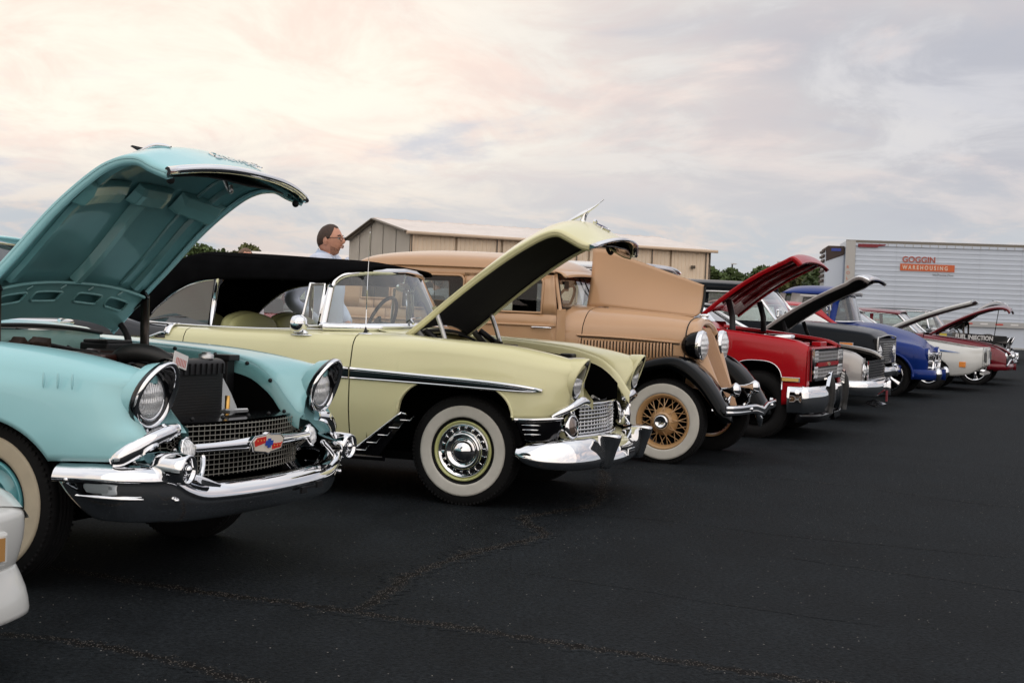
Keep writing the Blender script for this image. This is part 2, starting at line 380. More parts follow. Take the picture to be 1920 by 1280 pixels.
        for i in range(5):
            a = 2*math.pi*i/5; ca, sa = math.cos(a), math.sin(a); m = MB()
            for (r, hw, yy_) in ():
                pass
            sec = []
            for r, hw, yy_ in ((.03, .022, yf+.02), (rim*.4, .025, yf+.02), (rim*.9, .045, yf+.05)):
                sec.append([(ca*r-sa*q*hw, yy_+d_, sa*r+ca*q*hw) for q, d_ in ((-1, .012), (0, -.006), (1, .012))])
            parts.append(m.grid(sec, smooth=False).build('wheel_spoke', CHROME, e, solid=.02))
        parts.append(MB().lathe([(yf+.03, .045), (yf-.005, .042), (yf-.012, .03), (yf-.012, .001)], n=24).build('hub_cap', CHROME, e))
    WC[key] = parts; return e
WC = {}
def dome(parent, c, r, tilt=0, mat=None, ring=None, name='headlight', yaw=0):
    """round lamp facing +x: chrome ring, ribbed glass"""
    o = MB().lathe([(.0, r), (.012, r*.93), (.024, r*.72), (.032, r*.4), (.035, .001)], axis='x', n=32).build(name, mat or LAMP, parent)
    o.location = c; o.rotation_euler = (0, -tilt, yaw)
    if ring:
        q = MB().lathe([(-.02, r*1.16), (.004, r*1.15), (.012, r*1.08), (.006, r*.99)], axis='x', n=32).build('lamp_ring', ring, o)
    return o
# ------------------------------------------------------------------ opened hoods
class Hood:
    """edge / centre: (x, z) from the hinge edge to the nose; hw: half width per point; p: crown exponent"""
    def __init__(s, edge, centre, hw, p=2.2, nose=0.):
        s.e = crom(np.array(edge, float), 6); s.c = crom(np.array(centre, float), 6)
        s.w = crom(np.array(hw, float)[:, None], 6)[:, 0] if not np.isscalar(hw) else np.full(len(s.e), hw); s.p = p
    def __call__(s, u, v, d=0.):
        def at(u, v):
            k = np.linspace(0, 1, len(s.e)); f = lambda A: np.array([np.interp(u, k, A[:, 0]), np.interp(u, k, A[:, 1])])
            E_, C_ = f(s.e), f(s.c); a = 1-abs(v)**s.p; q = E_+(C_-E_)*a
            return np.array([q[0], v*np.interp(u, k, s.w), q[1]])
        P = at(u, v)
        if d:
            a = at(min(u+.01, 1), v)-at(max(u-.01, 0), v); b = at(u, min(v+.02, 1))-at(u, max(v-.02, -1))
            n = np.cross(a, b); n /= np.linalg.norm(n)+1e-9; P = P-n*d if n[2] > 0 or n[0] < 0 and n[2] > -.2 else P-n*d
        return P
    def sheet(s, u0=0, u1=1, v0=-1, v1=1, d=0., nu=40, nv=24):
        return [[s(u, v, d) for v in np.linspace(v0, v1, nv)] for u in np.linspace(u0, u1, nu)]
    def build(s, parent, mat, inner=None, t=.012, name='hood', d=.02):
        o = MB().grid(s.sheet()).build(name, mat, parent, solid=t, off=0)
        # turned-under side flanges
        for v in (-1, 1):
            G = [[s(u, v*.999), s(u, v*.985, .034), s(u, v*.93, .030)] for u in np.linspace(0, 1, 40)]
            MB().grid(G).build('hood_flange', mat, o, solid=.003, off=0)
        if inner: MB().grid(s.sheet(.01, .985, -.955, .955, d)).build('hood_liner', inner, o)
        return o

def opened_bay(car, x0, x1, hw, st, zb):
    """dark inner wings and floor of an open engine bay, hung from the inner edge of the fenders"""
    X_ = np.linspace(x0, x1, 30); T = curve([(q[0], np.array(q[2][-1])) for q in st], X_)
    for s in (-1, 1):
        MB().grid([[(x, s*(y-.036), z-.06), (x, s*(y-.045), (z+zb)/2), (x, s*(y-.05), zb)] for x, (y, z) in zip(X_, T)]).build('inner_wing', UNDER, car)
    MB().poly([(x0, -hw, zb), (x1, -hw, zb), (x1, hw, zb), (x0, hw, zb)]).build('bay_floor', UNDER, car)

def door_handle(car, x, y, z, s):
    MB().tube([(x-.09, y, z), (x-.07, y+s*.03, z+.002), (x+.06, y+s*.03, z+.002), (x+.09, y, z)], [.008, .009, .009, .008], sm=3).build('door_handle', CHROME, car)

# ================================================================== TEAL 1950s SEDAN
def fin_sedan(label, loc, rz, TEAL, TEALD, TL, firewall, roof, glass_, wwkey, rx=0):
    car = thing('parked_car', label, 'car', loc, rz, 'classic cars parked in a row', rx=rx)
    st = [
     (-1.05, [(.30,.82),(.50,.89),(.70,.925),(.85,.925),(.97,.89)], [(.85,1.03),(.77,1.052),(.69,1.05),(.61,1.045)]),
     (-.45, [(.30,.84),(.50,.90),(.68,.925),(.84,.925),(.955,.89)], [(.85,1.01),(.77,1.037),(.68,1.032),(.595,1.022)]),
     (.13, [(.30,.86),(.50,.905),(.65,.925),(.83,.925),(.94,.89)], [(.85,.992),(.765,1.016),(.67,1.01),(.575,.998)]),
     (.45, [(.30,.86),(.50,.905),(.64,.925),(.80,.92),(.925,.885)], [(.84,.968),(.76,.987),(.655,.978),(.545,.952)]),
     (.60, [(.30,.86),(.50,.90),(.62,.915),(.79,.905),(.91,.87)], [(.82,.945),(.75,.962),(.64,.935),(.52,.875)]),
     (.69, [(.30,.85),(.50,.885),(.60,.90),(.78,.885),(.90,.85)], [(.80,.930),(.74,.942),(.63,.895),(.515,.775)]),
     (.755, [(.30,.82),(.50,.86),(.60,.87),(.77,.855),(.89,.83)], [(.79,.915),(.735,.925),(.63,.86),(.515,.715)]),
     (.79, [(.30,.75),(.50,.80),(.60,.81),(.75,.80),(.86,.785)], [(.76,.88),(.72,.885),(.64,.82),(.53,.705)])]
    arch = [(0, .43, .72, .45)]
    zl = [(-1.05, .27), (-.44, .27), (-.42, .30), (.36, .50), (.40, .555), (.8, .575)]
    xs = archx(np.linspace(-1.05, .79, 60), arch)
    for s in (-1, 1):
        m = half(st, xs, zl, s, arch, frontx=[(.55, .745), (.62, .79), (.67, .80), (.715, .765), (.83, .738), (.90, .785), (.96, .835)], xmax=.79, x0w=.5)
        # blunt end behind the lamp
        last = [m.v[i] for i in range(len(m.v)-len(m.v)//len(xs), len(m.v))]
        c_ = (.70, s*.68, .68); o0 = len(m.v); m.v.append(c_); n0 = len(last); b0 = o0-n0
        for i in range(n0-1): m.f.append((b0+i, b0+i+1, o0) if s > 0 else (b0+i+1, b0+i, o0)); m.sm.append(True)
        fo = m.build('front_fender', TEAL, car)
        fl = MB()   # turned-in flange along the hood opening with bolt heads
        T = curve([(q[0], np.array(q[2][-1])) for q in st], np.linspace(-1.0, .775, 50))
        X_ = np.linspace(-1.0, .775, 50)
        fl.grid([[(x, s*y, z-.004), (x, s*(y-.035), z-.022), (x, s*(y-.042), z-.075)] for x, (y, z) in zip(X_, T)]).build('fender_flange', TEALD, fo)
        for x in (-.8, -.35, .0, .25, .45, .60): q = curve([(r[0], np.array(r[2][-1])) for r in st], x)[0]; MB().ball((x, s*(q[0]-.03), q[1]-.012), .011, 8, 5).build('fender_bolt', BLACK, fo)
        for i, x in enumerate((.35, .42, .49)):
            MB().ball((x+.02, s*.927, .885), (.006, .006, .035), 8, 8).build('fender_louvre', TEAL, fo)
        # peaked lamp surround
        rim, rim2, bowl, skin = [], [], [], []
        lx, ly, lz = .758, .735, .83
        for t in np.linspace(0, 2*math.pi, 41)[:-1]:
            c, n = math.cos(t), math.sin(t); u = (1+n)/2
            ry, rz = .117, (.127 if n > 0 else .118)
            xo = lx+.0+.088*u**1.7
            pk = 1+.05*max(0, n)**6
            P = lambda k, x: (x, s*(ly+c*ry*k), lz+n*rz*k*pk)
            rim.append([P(1.06, xo-.045), P(1.13, xo-.030), P(1.135, xo-.016)]); skin.append([P(1.02, xo-.10), P(1.06, xo-.07), P(1.08, xo-.036), P(1.07, xo-.03)])
            rim2.append([P(1.13, xo-.014), P(1.11, xo), P(1.04, xo+.004), P(.95, xo-.012)])
            bowl.append([P(.95, xo-.012), P(.93, (xo+lx)/2), P(.90, lx+.0), (lx-.015, s*(ly+c*.088), lz+n*.088)])
        MB().grid(rim, cu=True).build('lamp_surround', BLACKG, car); MB().grid(skin, cu=True).build('fender_nose', TEAL, car)
        MB().grid(rim2, cu=True).build('lamp_brow', CHROME, car)
        MB().grid(bowl, cu=True).build('lamp_bowl', BLACKG, car)
        dome(car, (lx-.012, s*ly, lz), .089, ring=CHROME)
        # chrome wing over the grille end
        path = [(.69, s*.895, .570), (.72, s*.885, .590), (.755, s*.85, .625), (.785, s*.78, .662), (.805, s*.69, .688), (.80, s*.61, .697)]
        sec = [(.016*s, -.036), (-.020*s, -.034), (-.030*s, -.006), (-.020*s, .024), (.012*s, .036)]
        MB().sweep(path, sec, sm=5, scale=[.6, 1.0, 1.15, 1.1, .95, .7]).build('grille_wing', CHROME, car)
        # jet-tube bumper pod
        prof = [(-.20, .030), (-.16, .052), (-.08, .066), (0, .071), (.05, .070), (.062, .064), (.058, .056), (.02, .050)]
        pod = MB().lathe(prof, axis='x', n=32).build('bumper_pod', CHROME, car); pod.scale = (.95, .92, .92); pod.location = (.885, s*.725, .548); pod.rotation_euler = (0, R_(4), s*R_(-4))
        MB().lathe([(.035, .052), (.04, .001)], axis='x', n=24).build('pod_insert', BLACKG, pod)
        MB().ball((.052, 0, 0), (.018, .022, .022), 12, 8).box((.05, 0, 0), (.008, .008, .10)).box((.05, 0, 0), (.008, .10, .008)).lathe([(.042, .036), (.047, .030), (.042, .024)], axis='x', n=20).build('pod_spinner', CHROME, pod)
        # bullet parking lamp at the bar end
        pk = MB().lathe([(-.10, .022), (-.05, .045), (0, .058), (.02, .056), (.024, .050)], axis='x', n=24).build('parking_lamp', CHROME, car)
        pk.location = (.795, s*.54, .600); pk.rotation_euler = (0, R_(-12), s*R_(6)); pk.scale = (1, .8, 1)
        MB().lathe([(.018, .050), (.034, .036), (.04, .001)], axis='x', n=20).build('lamp_lens', LAMP, pk)
    # bumper: one bar wrapping round both sides
    ys = [(.45, .955, .548, .48), (.52, .955, .55, .40), (.62, .950, .555, .34), (.74, .92, .555, .33), (.83, .84, .552, .325), (.875, .74, .545, .32), (.905, .66, .50, .315), (.925, .56, .470, .312), (.945, .40, .462, .31), (.955, .2, .458, .31), (.96, 0, .457, .31)]
    full = [(x, -y, a, b) for x, y, a, b in ys]+[(x, y, a, b) for x, y, a, b in ys[-2::-1]]
    G = []
    for i, (x, y, a, b) in enumerate(full):
        x0, y0 = full[max(i-1, 0)][:2]; x1, y1 = full[min(i+1, len(full)-1)][:2]
        t = np.array([x1-x0, y1-y0]); t /= np.linalg.norm(t); n = np.array([t[1], -t[0]]); n = np.array([n[0], n[1]])
        h = a-b
        G.append([(x-n[0]*.10, y-n[1]*.10, a-.012), (x-n[0]*.065, y-n[1]*.065, a+.006), (x-n[0]*.035, y-n[1]*.035, a-.002), (x-n[0]*.008, y-n[1]*.008, a-.024), (x+n[0]*.003, y+n[1]*.003, a-.055),
                  (x-n[0]*.004, y-n[1]*.004, a-.066), (x-n[0]*.008, y-n[1]*.008, b+h*.45), (x-n[0]*.03, y-n[1]*.03, b+h*.15), (x-n[0]*.06, y-n[1]*.06, b), (x-n[0]*.12, y-n[1]*.12, b+.01)])
    bo = MB().patch(G, 5, 4).build('bumper', CHROME, car)
    for s in (-1, 1):
        MB().tube([(.56, s*.944, .432), (.66, s*.934, .430), (.76, s*.903, .428), (.825, s*.862, .428)], [.003, .010, .010, .003], sm=4).build('bumper_strip', CHROME, bo)
        for x, y, z in ((.52, .952, .492), (.885, .72, .415)): MB().ball((x, s*y, z), .012, 10, 6).build('bumper_bolt', CHROME, bo)
        MB().tube([(.915, s*.60, .50), (.90, s*.56, .545), (.88, s*.53, .58)], .012, sm=3).build('bumper_bracket', CHROME, bo)
        MB().patch([[(.93, s*.66, .50), (.94, s*.60, .47), (.952, s*.50, .455)], [(.91, s*.66, .525), (.935, s*.60, .505), (.95, s*.50, .47)], [(.86, s*.66, .515), (.87, s*.60, .49), (.88, s*.50, .468)]], 4, 4).build('bumper_scoop', CHROME, bo)
    MB().box((.962, .28, .385), (.01, .20, .012)).box((.968, .20, .378), (.012, .05, .03)).box((.968, .35, .392), (.012, .05, .03)).build('plate_bracket', BLACK, bo)
    # grille mesh
    gm = MB()
    def gx(y): return .80-.10*(y/.6)**2
    for z in np.arange(.478, .70, .0215):
        gm.tube([(gx(y)+.004, y, z) for y in np.linspace(-.60, .60, 15)], .0022, n=4, caps=False)
    for y in np.arange(-.585, .59, .034):
        gm.tube([(gx(y), y, .47), (gx(y), y, .70)], .0018, n=4, caps=False)
    gm.build('grille_mesh', pbr('anodised_mesh', (.42, .40, .35), .3, .9), car, kind='stuff')
    MB().grid([[(gx(y)-.03, y, .46), (gx(y)-.03, y, .70)] for y in np.linspace(-.62, .62, 12)]).build('grille_back', UNDER, car)
    bar = [(.845-.05*(y/.6)**2, y, .606) for y in np.linspace(-.52, .52, 13)]
    sec = [(-.012, -.028), (.014, -.024), (.026, -.008), (.026, .010), (.012, .024), (-.014, .026)]
    MB().sweep(bar, sec, sm=3, scale=[.8, .8, .95, 1.25, 1.25, .95, .8, .8]).build('grille_bar', CHROME, car)
    # enamel badge in the middle of the bar
    pts = [(-.135, .012), (-.105, .030), (-.02, .034), (0, .040), (.02, .034), (.105, .030), (.135, .012), (.115, -.030), (.02, -.040), (0, -.046), (-.02, -.040), (-.115, -.030)]
    bx = .882; pl = lambda P, x, d: MB().prism([(x, a, .606+b) for a, b in P], (d, 0, 0))
    bd = pl([(a*1.1, b*1.18) for a, b in pts], bx-.02, .022).build('badge_frame', CHROME, car, bevel=.002)
    pl(pts, bx+.003, .002).build('badge_face', pbr('badge_cream', (.75, .68, .58), .25, 0, 1.), bd)
    RED = pbr('badge_red', (.65, .03, .02), .25, 0, 1.)
    pl([(-.128, .010), (-.103, .027), (-.025, .030), (-.025, .002), (-.12, -.012)], bx+.0055, .0015).build('badge_field', RED, bd)
    pl([(.030, -.004), (.108, -.006), (.122, -.0), (.108, -.026), (.030, -.032)], bx+.0055, .0015).build('badge_field', RED, bd)
    pl([(-.03, .010), (-.012, .010), (-.012, .020), (.014, .020), (.014, .010), (.036, .010), (.030, -.012), (.012, -.012), (.012, -.022), (-.014, -.022), (-.014, -.012), (-.036, -.012)], bx+.008, .002).build('badge_cross', pbr('badge_blue', (.02, .07, .4), .25, 0, 1.), bd)
    for y in (-.10, -.07, -.045, .05, .075, .1):
        MB().ball((bx+.0075, y, .606+(.013 if y < 0 else -.016)), (.001, .004, .004), 6, 4).build('badge_stud', pbr('badge_gold', (.8, .5, .1), .3, 1.), bd)
    # black baffle behind the grille top, radiator support, radiator
    MB().patch([[(.785-.09*(y/.6)**2, y, .708) for y in np.linspace(-.56, .56, 7)], [(.62, y, .722) for y in np.linspace(-.56, .56, 7)], [(.56, y, .70) for y in np.linspace(-.56, .56, 7)]], 3, 3).build('baffle_panel', BLACKG, car)
    for y in (-.4, -.2, 0, .2, .4): MB().ball((.775-.09*(y/.6)**2, y, .722), .010, 8, 5).build('baffle_bolt', BLACK, car)
    ra = MB().box((.50, -.06, .72), (.06, .46, .38)).build('radiator', pbr('radiator_core', (.012, .012, .012), .55, .3, noise_=(60, .5)), car, bevel=.006)
    tp = MB().patch([[(x, y, z) for x, z in ((.455, .90), (.46, .955), (.50, .972), (.545, .955), (.55, .90))] for y in (-.27, -.26, -.2, -.05, .08, .14, .15)], 3, 3).build('radiator_tank', BLACK, ra)
    fm = MB()
    for i in range(9): fm.box((.552, -.24+i*.046, .925), (.008, .006, .05))
    for z in np.arange(.54, .9, .013): fm.box((.533, -.06, z), (.004, .42, .002))
    fm.build('radiator_fin', BLACK, ra, kind='stuff')
    MB().lathe([(.97, .035), (.99, .035), (.995, .02), (1.0, .02), (1.0, .001)], axis='z', c=(.50, .06, 0), n=20).build('radiator_cap', STEEL, ra)
    MB().tube([(.46, -.16, .945), (.38, -.20, .985), (.26, -.20, .985), (.14, -.14, .94)], [.035, .040, .042, .040], sm=5, n=14).build('radiator_hose', pbr('hose_rubber', (.012, .012, .012), .5), ra)
    tg = MB().box((.555, -.235, .965), (.004, .11, .065), Matrix.Rotation(R_(-14), 3, 'X')).build('inspection_tag', WHITEP, car)
    tm = MB()
    for i in range(7): tm.box((.5585, -.27+i*.012, .965-.003*i), (.001, .004, .034), Matrix.Rotation(R_(-14), 3, 'X'))
    tm.build('tag_print', pbr('tag_red', (.6, .12, .1), .6), tg)
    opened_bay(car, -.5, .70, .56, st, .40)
    # battery side: support bracket, washer bag, hold-down
    MB().box((.36, .47, .86), (.05, .07, .22)).box((.36, .47, .965), (.09, .10, .03)).tube([(.36, .47, .90), (.30, .30, .92), (.2, .1, .92)], .012).build('horn_bracket', BLACK, car, bevel=.008)
    MB().prism([(.50, .20, .715), (.52, .34, .715), (.50, .30, .80), (.48, .25, .88), (.47, .22, .86)], (-.06, .01, 0)).build('washer_bag', pbr('washer_plastic', (.45, .47, .48), .4), car, bevel=.01)
    MB().lathe([(.72, .012), (.80, .012), (.80, .001)], axis='z', c=(.60, .10, 0), n=12).build('brass_cap', pbr('brass', (.6, .35, .1), .3, 1.), car)
    MB().tube([(.66, -.02, .735), (.68, .14, .735)], .012, n=6).box((.67, .05, .735), (.05, .16, .012)).build('hood_latch', STEEL, car)
    # engine lumps and air cleaner
    MB().lathe([(.90, .17), (.90, .205), (.975, .21), (.99, .19), (.99, .02), (1.005, .02), (1.005, .001)], axis='z', c=(.02, .10, -.075), n=40).build('air_cleaner', BLACKG, car)
    MB().patch([[(x, y, z) for y, z in ((-.30, .70), (-.26, .86), (-.13, .93), (0, .90), (.15, .93), (.28, .86), (.33, .70))] for x in (-.45, -.4, -.2, .15, .22)], 3, 3).build('engine', pbr('engine_paint', (.05, .03, .02), .5, noise_=(9, .4)), car)
    e2 = MB()
    random.seed(4)
    for i in range(12): e2.box((random.uniform(-.47, -.36), random.uniform(-.38, .05), random.uniform(.93, 1.0)), (random.uniform(.03, .08),)*3, Matrix.Rotation(random.random()*3, 3, (1, .4, 1)))
    e2.build('master_cylinder', pbr('rusty_iron', (.05, .03, .02), .7, .4, noise_=(30, .4)), car, bevel=.008)
    MB().box((-.30, .40, .93), (.17, .24, .16)).box((-.30, .40, 1.015), (.15, .22, .02)).build('battery', BLACK, car, bevel=.01)
    for i in range(9): MB().tube([(random.uniform(-.45, .3), random.uniform(-.4, .45), random.uniform(.86, .98)), (random.uniform(-.3, .4), random.uniform(-.4, .45), random.uniform(.92, 1.01)), (random.uniform(0, .45), random.uniform(-.4, .45), random.uniform(.80, .95))], .009, sm=6).build('engine_wire', BLACK, car)
    for s in (-1, 1): MB().box((-.05, s*.27, .95), (.52, .11, .06)).build('valve_cover', pbr('engine_orange_paint', (.03, .008, .005), .4, 0, .5), car, bevel=.015)
    for p in ([(-.78, -.48, 1.0), (-.72, -.3, 1.06), (-.6, -.1, 1.05), (-.45, .12, .99), (-.2, .2, .95)], [(-.8, -.2, 1.04), (-.7, -.22, 1.0), (-.55, -.3, .94)], [(-.8, .3, 1.05), (-.6, .36, 1.0), (-.4, .3, .95)]):
        MB().tube(p, .012, sm=5).build('hose', BLACK, car)
    # firewall and cowl
    MB().patch([[(-.50, y, .5), (-.50, y, .80), (-.50, y, .98), (-.50, y, 1.062)] for y in (-.60, -.3, 0, .3, .60)], 3, 3).build('firewall', firewall, car)
    cw = [[(-.49, y, 1.04+.035*(1-(y/.62)**2)), (-.56, y, 1.06+.035*(1-(y/.62)**2)), (-.68, y, 1.085+.03*(1-(y/.62)**2)), (-1.1, y, 1.06+.03*(1-(y/.62)**2))] for y in np.linspace(-.64, .64, 7)]
    MB().patch(cw, 4, 3).build('cowl', TEAL, car)
    MB().tube([(-.49, y, 1.05+.035*(1-(y/.62)**2)) for y in np.linspace(-.6, .6, 9)], .010, sm=3).build('cowl_seal', SEAL, car)
    # windscreen: wraparound glass and bright frame
    def ws(t, h):   # t -1..1 across, h 0..1 up
        a = abs(t); y = t*.80 if a < .8 else t*.80
        xb = -.62-.10*t*t-.42*max(0, a-.72)**1.4*3; xt = -.90-.06*t*t-.30*max(0, a-.72)*1.2
        return (xb+(xt-xb)*h, t*(.80-.20*h), 1.10+.40*h)
    MB().grid([[ws(t, h) for h in np.linspace(0, 1, 6)] for t in np.linspace(-1, 1, 31)]).build('windscreen', glass_, car)
    for h, r in ((0, .016), (1, .013)): MB().tube([ws(t, h) for t in np.linspace(-1, 1, 31)], r).build('windscreen_trim', CHROME, car)
    for s in (-1, 1): MB().tube([ws(s, h) for h in np.linspace(0, 1, 5)], .016).build('windscreen_post', CHROME, car)
    for s in (-.35, .35):
        MB().tube([(-.57, s, 1.11), (-.60, s+.12, 1.13), (-.63, s+.36, 1.14)], [.010, .008, .004], sm=2).build('wiper', CHROME, car)
    MB().patch([[(-.91, y, 1.50), (-.97, y, 1.54), (-1.9, y, 1.57+.0*y), (-2.6, y, 1.53), (-2.9, y, 1.46)] if abs(y) < .5 else [(-.96, y, 1.485), (-1.02, y, 1.50), (-1.9, y, 1.515), (-2.6, y, 1.48), (-2.86, y, 1.42)] for y in (-.60, -.45, 0, .45, .60)], 6, 6).build('roof', roof, car)
    for s in (-1, 1):
        MB().tube([(-.95, s*.605, 1.49), (-1.9, s*.625, 1.495), (-2.6, s*.61, 1.46), (-2.86, s*.60, 1.41)], .014, sm=5).build('drip_rail', CHROME, car)
        MB().patch([[(-2.60, s*.62, 1.47), (-2.86, s*.60, 1.42)], [(-2.75, s*.70, 1.2), (-3.05, s*.68, 1.15)], [(-2.85, s*.77, 1.03), (-3.25, s*.76, 1.02)]], 4, 2).build('roof_pillar', roof, car)
        MB().grid([[(-1.12, s*.79, 1.06), (-2.84, s*.77, 1.05)], [(-1.05, s*.62, 1.48), (-2.6, s*.62, 1.47)]]).build('side_glass', glass_, car)
    MB().grid([[(-3.2, y, 1.04), (-2.85, y*.9, 1.44)] for y in np.linspace(-.7, .7, 7)]).build('rear_glass', glass_, car)
    # doors, quarters and deck
    rs = [(-4.25, [(.35,.78),(.50,.86),(.70,.90),(.85,.91),(1.0,.90)], [(.86,1.06),(.80,1.0),(.6,.93),(.0,.93)]),
          (-3.4, [(.30,.84),(.50,.91),(.70,.94),(.85,.935),(.96,.91)], [(.86,1.04),(.80,1.03),(.6,1.03),(.0,1.05)]),
          (-2.9, [(.30,.84),(.50,.91),(.70,.94),(.85,.935),(.96,.91)], [(.84,1.03),(.80,1.045),(.76,1.045),(.70,1.04)]),
          (-1.06, [(.30,.82),(.50,.89),(.70,.925),(.85,.925),(.97,.89)], [(.85,1.03),(.82,1.045),(.80,1.05),(.76,1.05)])]
    ra_ = [(-2.921, .40, .66, .40)]
    for a, b, nm in ((-2.12, -1.056, 'door'), (-4.25, -2.126, 'rear_quarter')):
        for s in (-1, 1):
            half(rs, archx(np.linspace(a, b, 40), ra_), [(-4.25, .40), (-3.4, .30), (-1.05, .27)], s, ra_).build(nm, TEAL, car)
    for s in (-1, 1):
        MB().sweep([(-1.0, s*.93, .80), (-2.0, s*.935, .80), (-3.2, s*.945, .74), (-4.2, s*.915, .66)], [(-.004*s, -.012), (.010*s, 0), (-.004*s, .012)], sm=4).build('side_moulding', CHROME, car)
    MB().patch([[(-4.27, y, .40), (-4.30, y, .7), (-4.26, y, .94)] for y in (-.85, -.4, 0, .4, .85)], 3, 3).build('tail_panel', TEAL, car)
    MB().box((-1.9, 0, .28), (4.3, 1.5, .05)).box((-2.0, 0, .75), (1.7, 1.4, .5)).build('floor_pan', UNDER, car)
    for s in (-1, 1):
        MB().grid([[(x, s*.55, .30), (x, s*.55, .85), (x, s*.86, .86)] for x in (-.5, .5)], smooth=False).build('wheel_housing', UNDER, car); MB().grid([[(x, s*.55, .30), (x, s*.55, .80), (x, s*.86, .80)] for x in (-3.4, -2.4)], smooth=False).build('wheel_housing', UNDER, car)
    for x in (0, -2.921):
        for s in (-1, 1): wheel(car, x, s*.735, .352, .190, .17, *wwkey[0], side=s, **wwkey[1])
    # hood, raised about 50 degrees
    edge = [(-.43, 1.07), (-.256, 1.255), (-.10, 1.405), (.11, 1.61), (.30, 1.755), (.42, 1.815), (.53, 1.825), (.61, 1.792), (.69, 1.766)]
    cen = [(-.40, 1.145), (-.25, 1.315), (-.10, 1.47), (.07, 1.675), (.22, 1.815), (.36, 1.895), (.50, 1.925), (.63, 1.888), (.755, 1.822)]
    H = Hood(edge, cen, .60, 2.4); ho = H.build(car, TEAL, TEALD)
    MB().tube([H(1, v)+np.array([.006, 0, .004]) for v in np.linspace(-1, 1, 21)], .019, n=8).build('hood_lip', CHROME, ho)
    def rib(uv, w, d0, d1, name, mat=TEALD, n=12):
        """raised pressing on the underside along a (u, v) path, w half width in y/u"""
        (ua, va), (ub, vb) = uv; G = []
        for t in np.linspace(0, 1, n):
            u, v = ua+(ub-ua)*t, va+(vb-va)*t
            if abs(ub-ua) > abs(vb-va)*.4: G.append([H(u, v-w, d0), H(u, v-w*.6, d1), H(u, v+w*.6, d1), H(u, v+w, d0)])
            else: G.append([H(u-w, v, d0), H(u-w*.6, v, d1), H(u+w*.6, v, d1), H(u+w, v, d0)])
        return MB().grid(G, smooth=False).build(name, mat, ho)
    rib(((.145, -.02), (.44, .02)), .055, .022, .062, 'centre_brace', TL)
    rib(((.15, -.78), (.97, -.78)), .05, .022, .045, 'side_brace'); rib(((.15, .78), (.97, .78)), .05, .022, .045, 'side_brace')
    rib(((.15, .60), (.9, .60)), .02, .022, .032, 'side_brace'); rib(((.62, -.45), (.95, -.2)), .03, .022, .04, 'nose_brace'); rib(((.62, .45), (.93, .2)), .03, .022, .04, 'nose_brace')
    for a, b in ((-.92, -.28), (-.18, .30), (.40, .93)):
        G = []
        for t in np.linspace(a, b, 10):
            k = min(1, (t-a)/.06, (b-t)/.06)*.8+.2
            G.append([H(.475, t, .022), H(.472, t, .032*k+.022), H(.448, t, .050*k+.022), H(.415, t, .052*k+.022), H(.405, t, .040*k+.022), H(.41, t, .022)])
        MB().grid(G, smooth=False).build('cross_brace', TL, ho, bevel=.004)
    # pressed panel at the hinge end with four slots
    pan = MB(); vs = np.linspace(-.93, .93, 61); slots = [(-.80, -.52), (-.42, -.10), (.10, .42), (.52, .80)]
    U = [.012, .034, .055, .072, .089, .106, .122, .137]
    for i in range(60):
        for j in range(7):
            vm = (vs[i]+vs[i+1])/2; um = (U[j]+U[j+1])/2
            hole = False
            for a, b in slots:
                r = .035; cl = max(0, max(a+r-vm, vm-(b-r)))
                if a < vm < b and .072 < um < .106: hole = True
            if hole: continue
            d = .05
            pan.add([H(U[j], vs[i], d), H(U[j+1], vs[i], d), H(U[j+1], vs[i+1], d), H(U[j], vs[i+1], d)], [(0, 1, 2, 3)], False)
    pan.build('hinge_panel', TL, ho, solid=.004)
    for a, b in slots:
        loop = [(.072, a+.03), (.072, b-.03), (.080, b), (.098, b), (.106, b-.03), (.106, a+.03), (.098, a), (.080, a), (.072, a+.03)]
        MB().tube([H(u, v, .052) for u, v in loop], .0075, n=6, sm=3, caps=False).build('slot_edge', TL, ho)
    MB().tube([H(.142, v, .055) for v in np.linspace(-.95, .95, 15)], .009, n=6).build('panel_edge', TL, ho)
    for v in (-.55, -.15, .2, .6): MB().prism([H(.122, v-.02, .055), H(.122, v+.03, .055), H(.140, v, .06)], (0, 0, -.008)).build('panel_gusset', TL, ho)
    # black latch plate, hook and script
    MB().grid([[H(u, v, .035+.03*(1-abs(v)/.75)) for v in np.linspace(-.90*min(1, (u-.66)/.26), .62*min(1, (u-.66)/.26), 9)] for u in np.linspace(.70, .985, 8)]).build('latch_plate', BLACK, ho, solid=.004)
    hk = H(.84, .05, .08)
    MB().tube([hk+np.array([0, -.01, .04]), hk+np.array([.01, 0, -.02]), hk+np.array([.035, .01, -.075]), hk+np.array([.05, .0, -.075]), hk+np.array([.045, 0, -.05])], .011, sm=4).build('latch_hook', STEEL, ho)
    for s in (-.93, .9): MB().ball(H(.985, s, .045), .018, 8, 6).build('rubber_stop', RUBBER, ho)
    p0 = H(.90, -.30, -.012); p1 = H(.90, .28, -.012); a = np.array(p1)-p0; b = H(.80, 0)-H(.95, 0)
    ax = Vector(a).normalized(); az_ = ax.cross(Vector(b)).normalized(); ay = az_.cross(ax)
    t = text('hood_script', 'Chevrolet', .115, CHROME, ho, tuple(p0), Matrix((ax, ay, az_)).transposed().to_euler(), .003, .95, .35, .92)
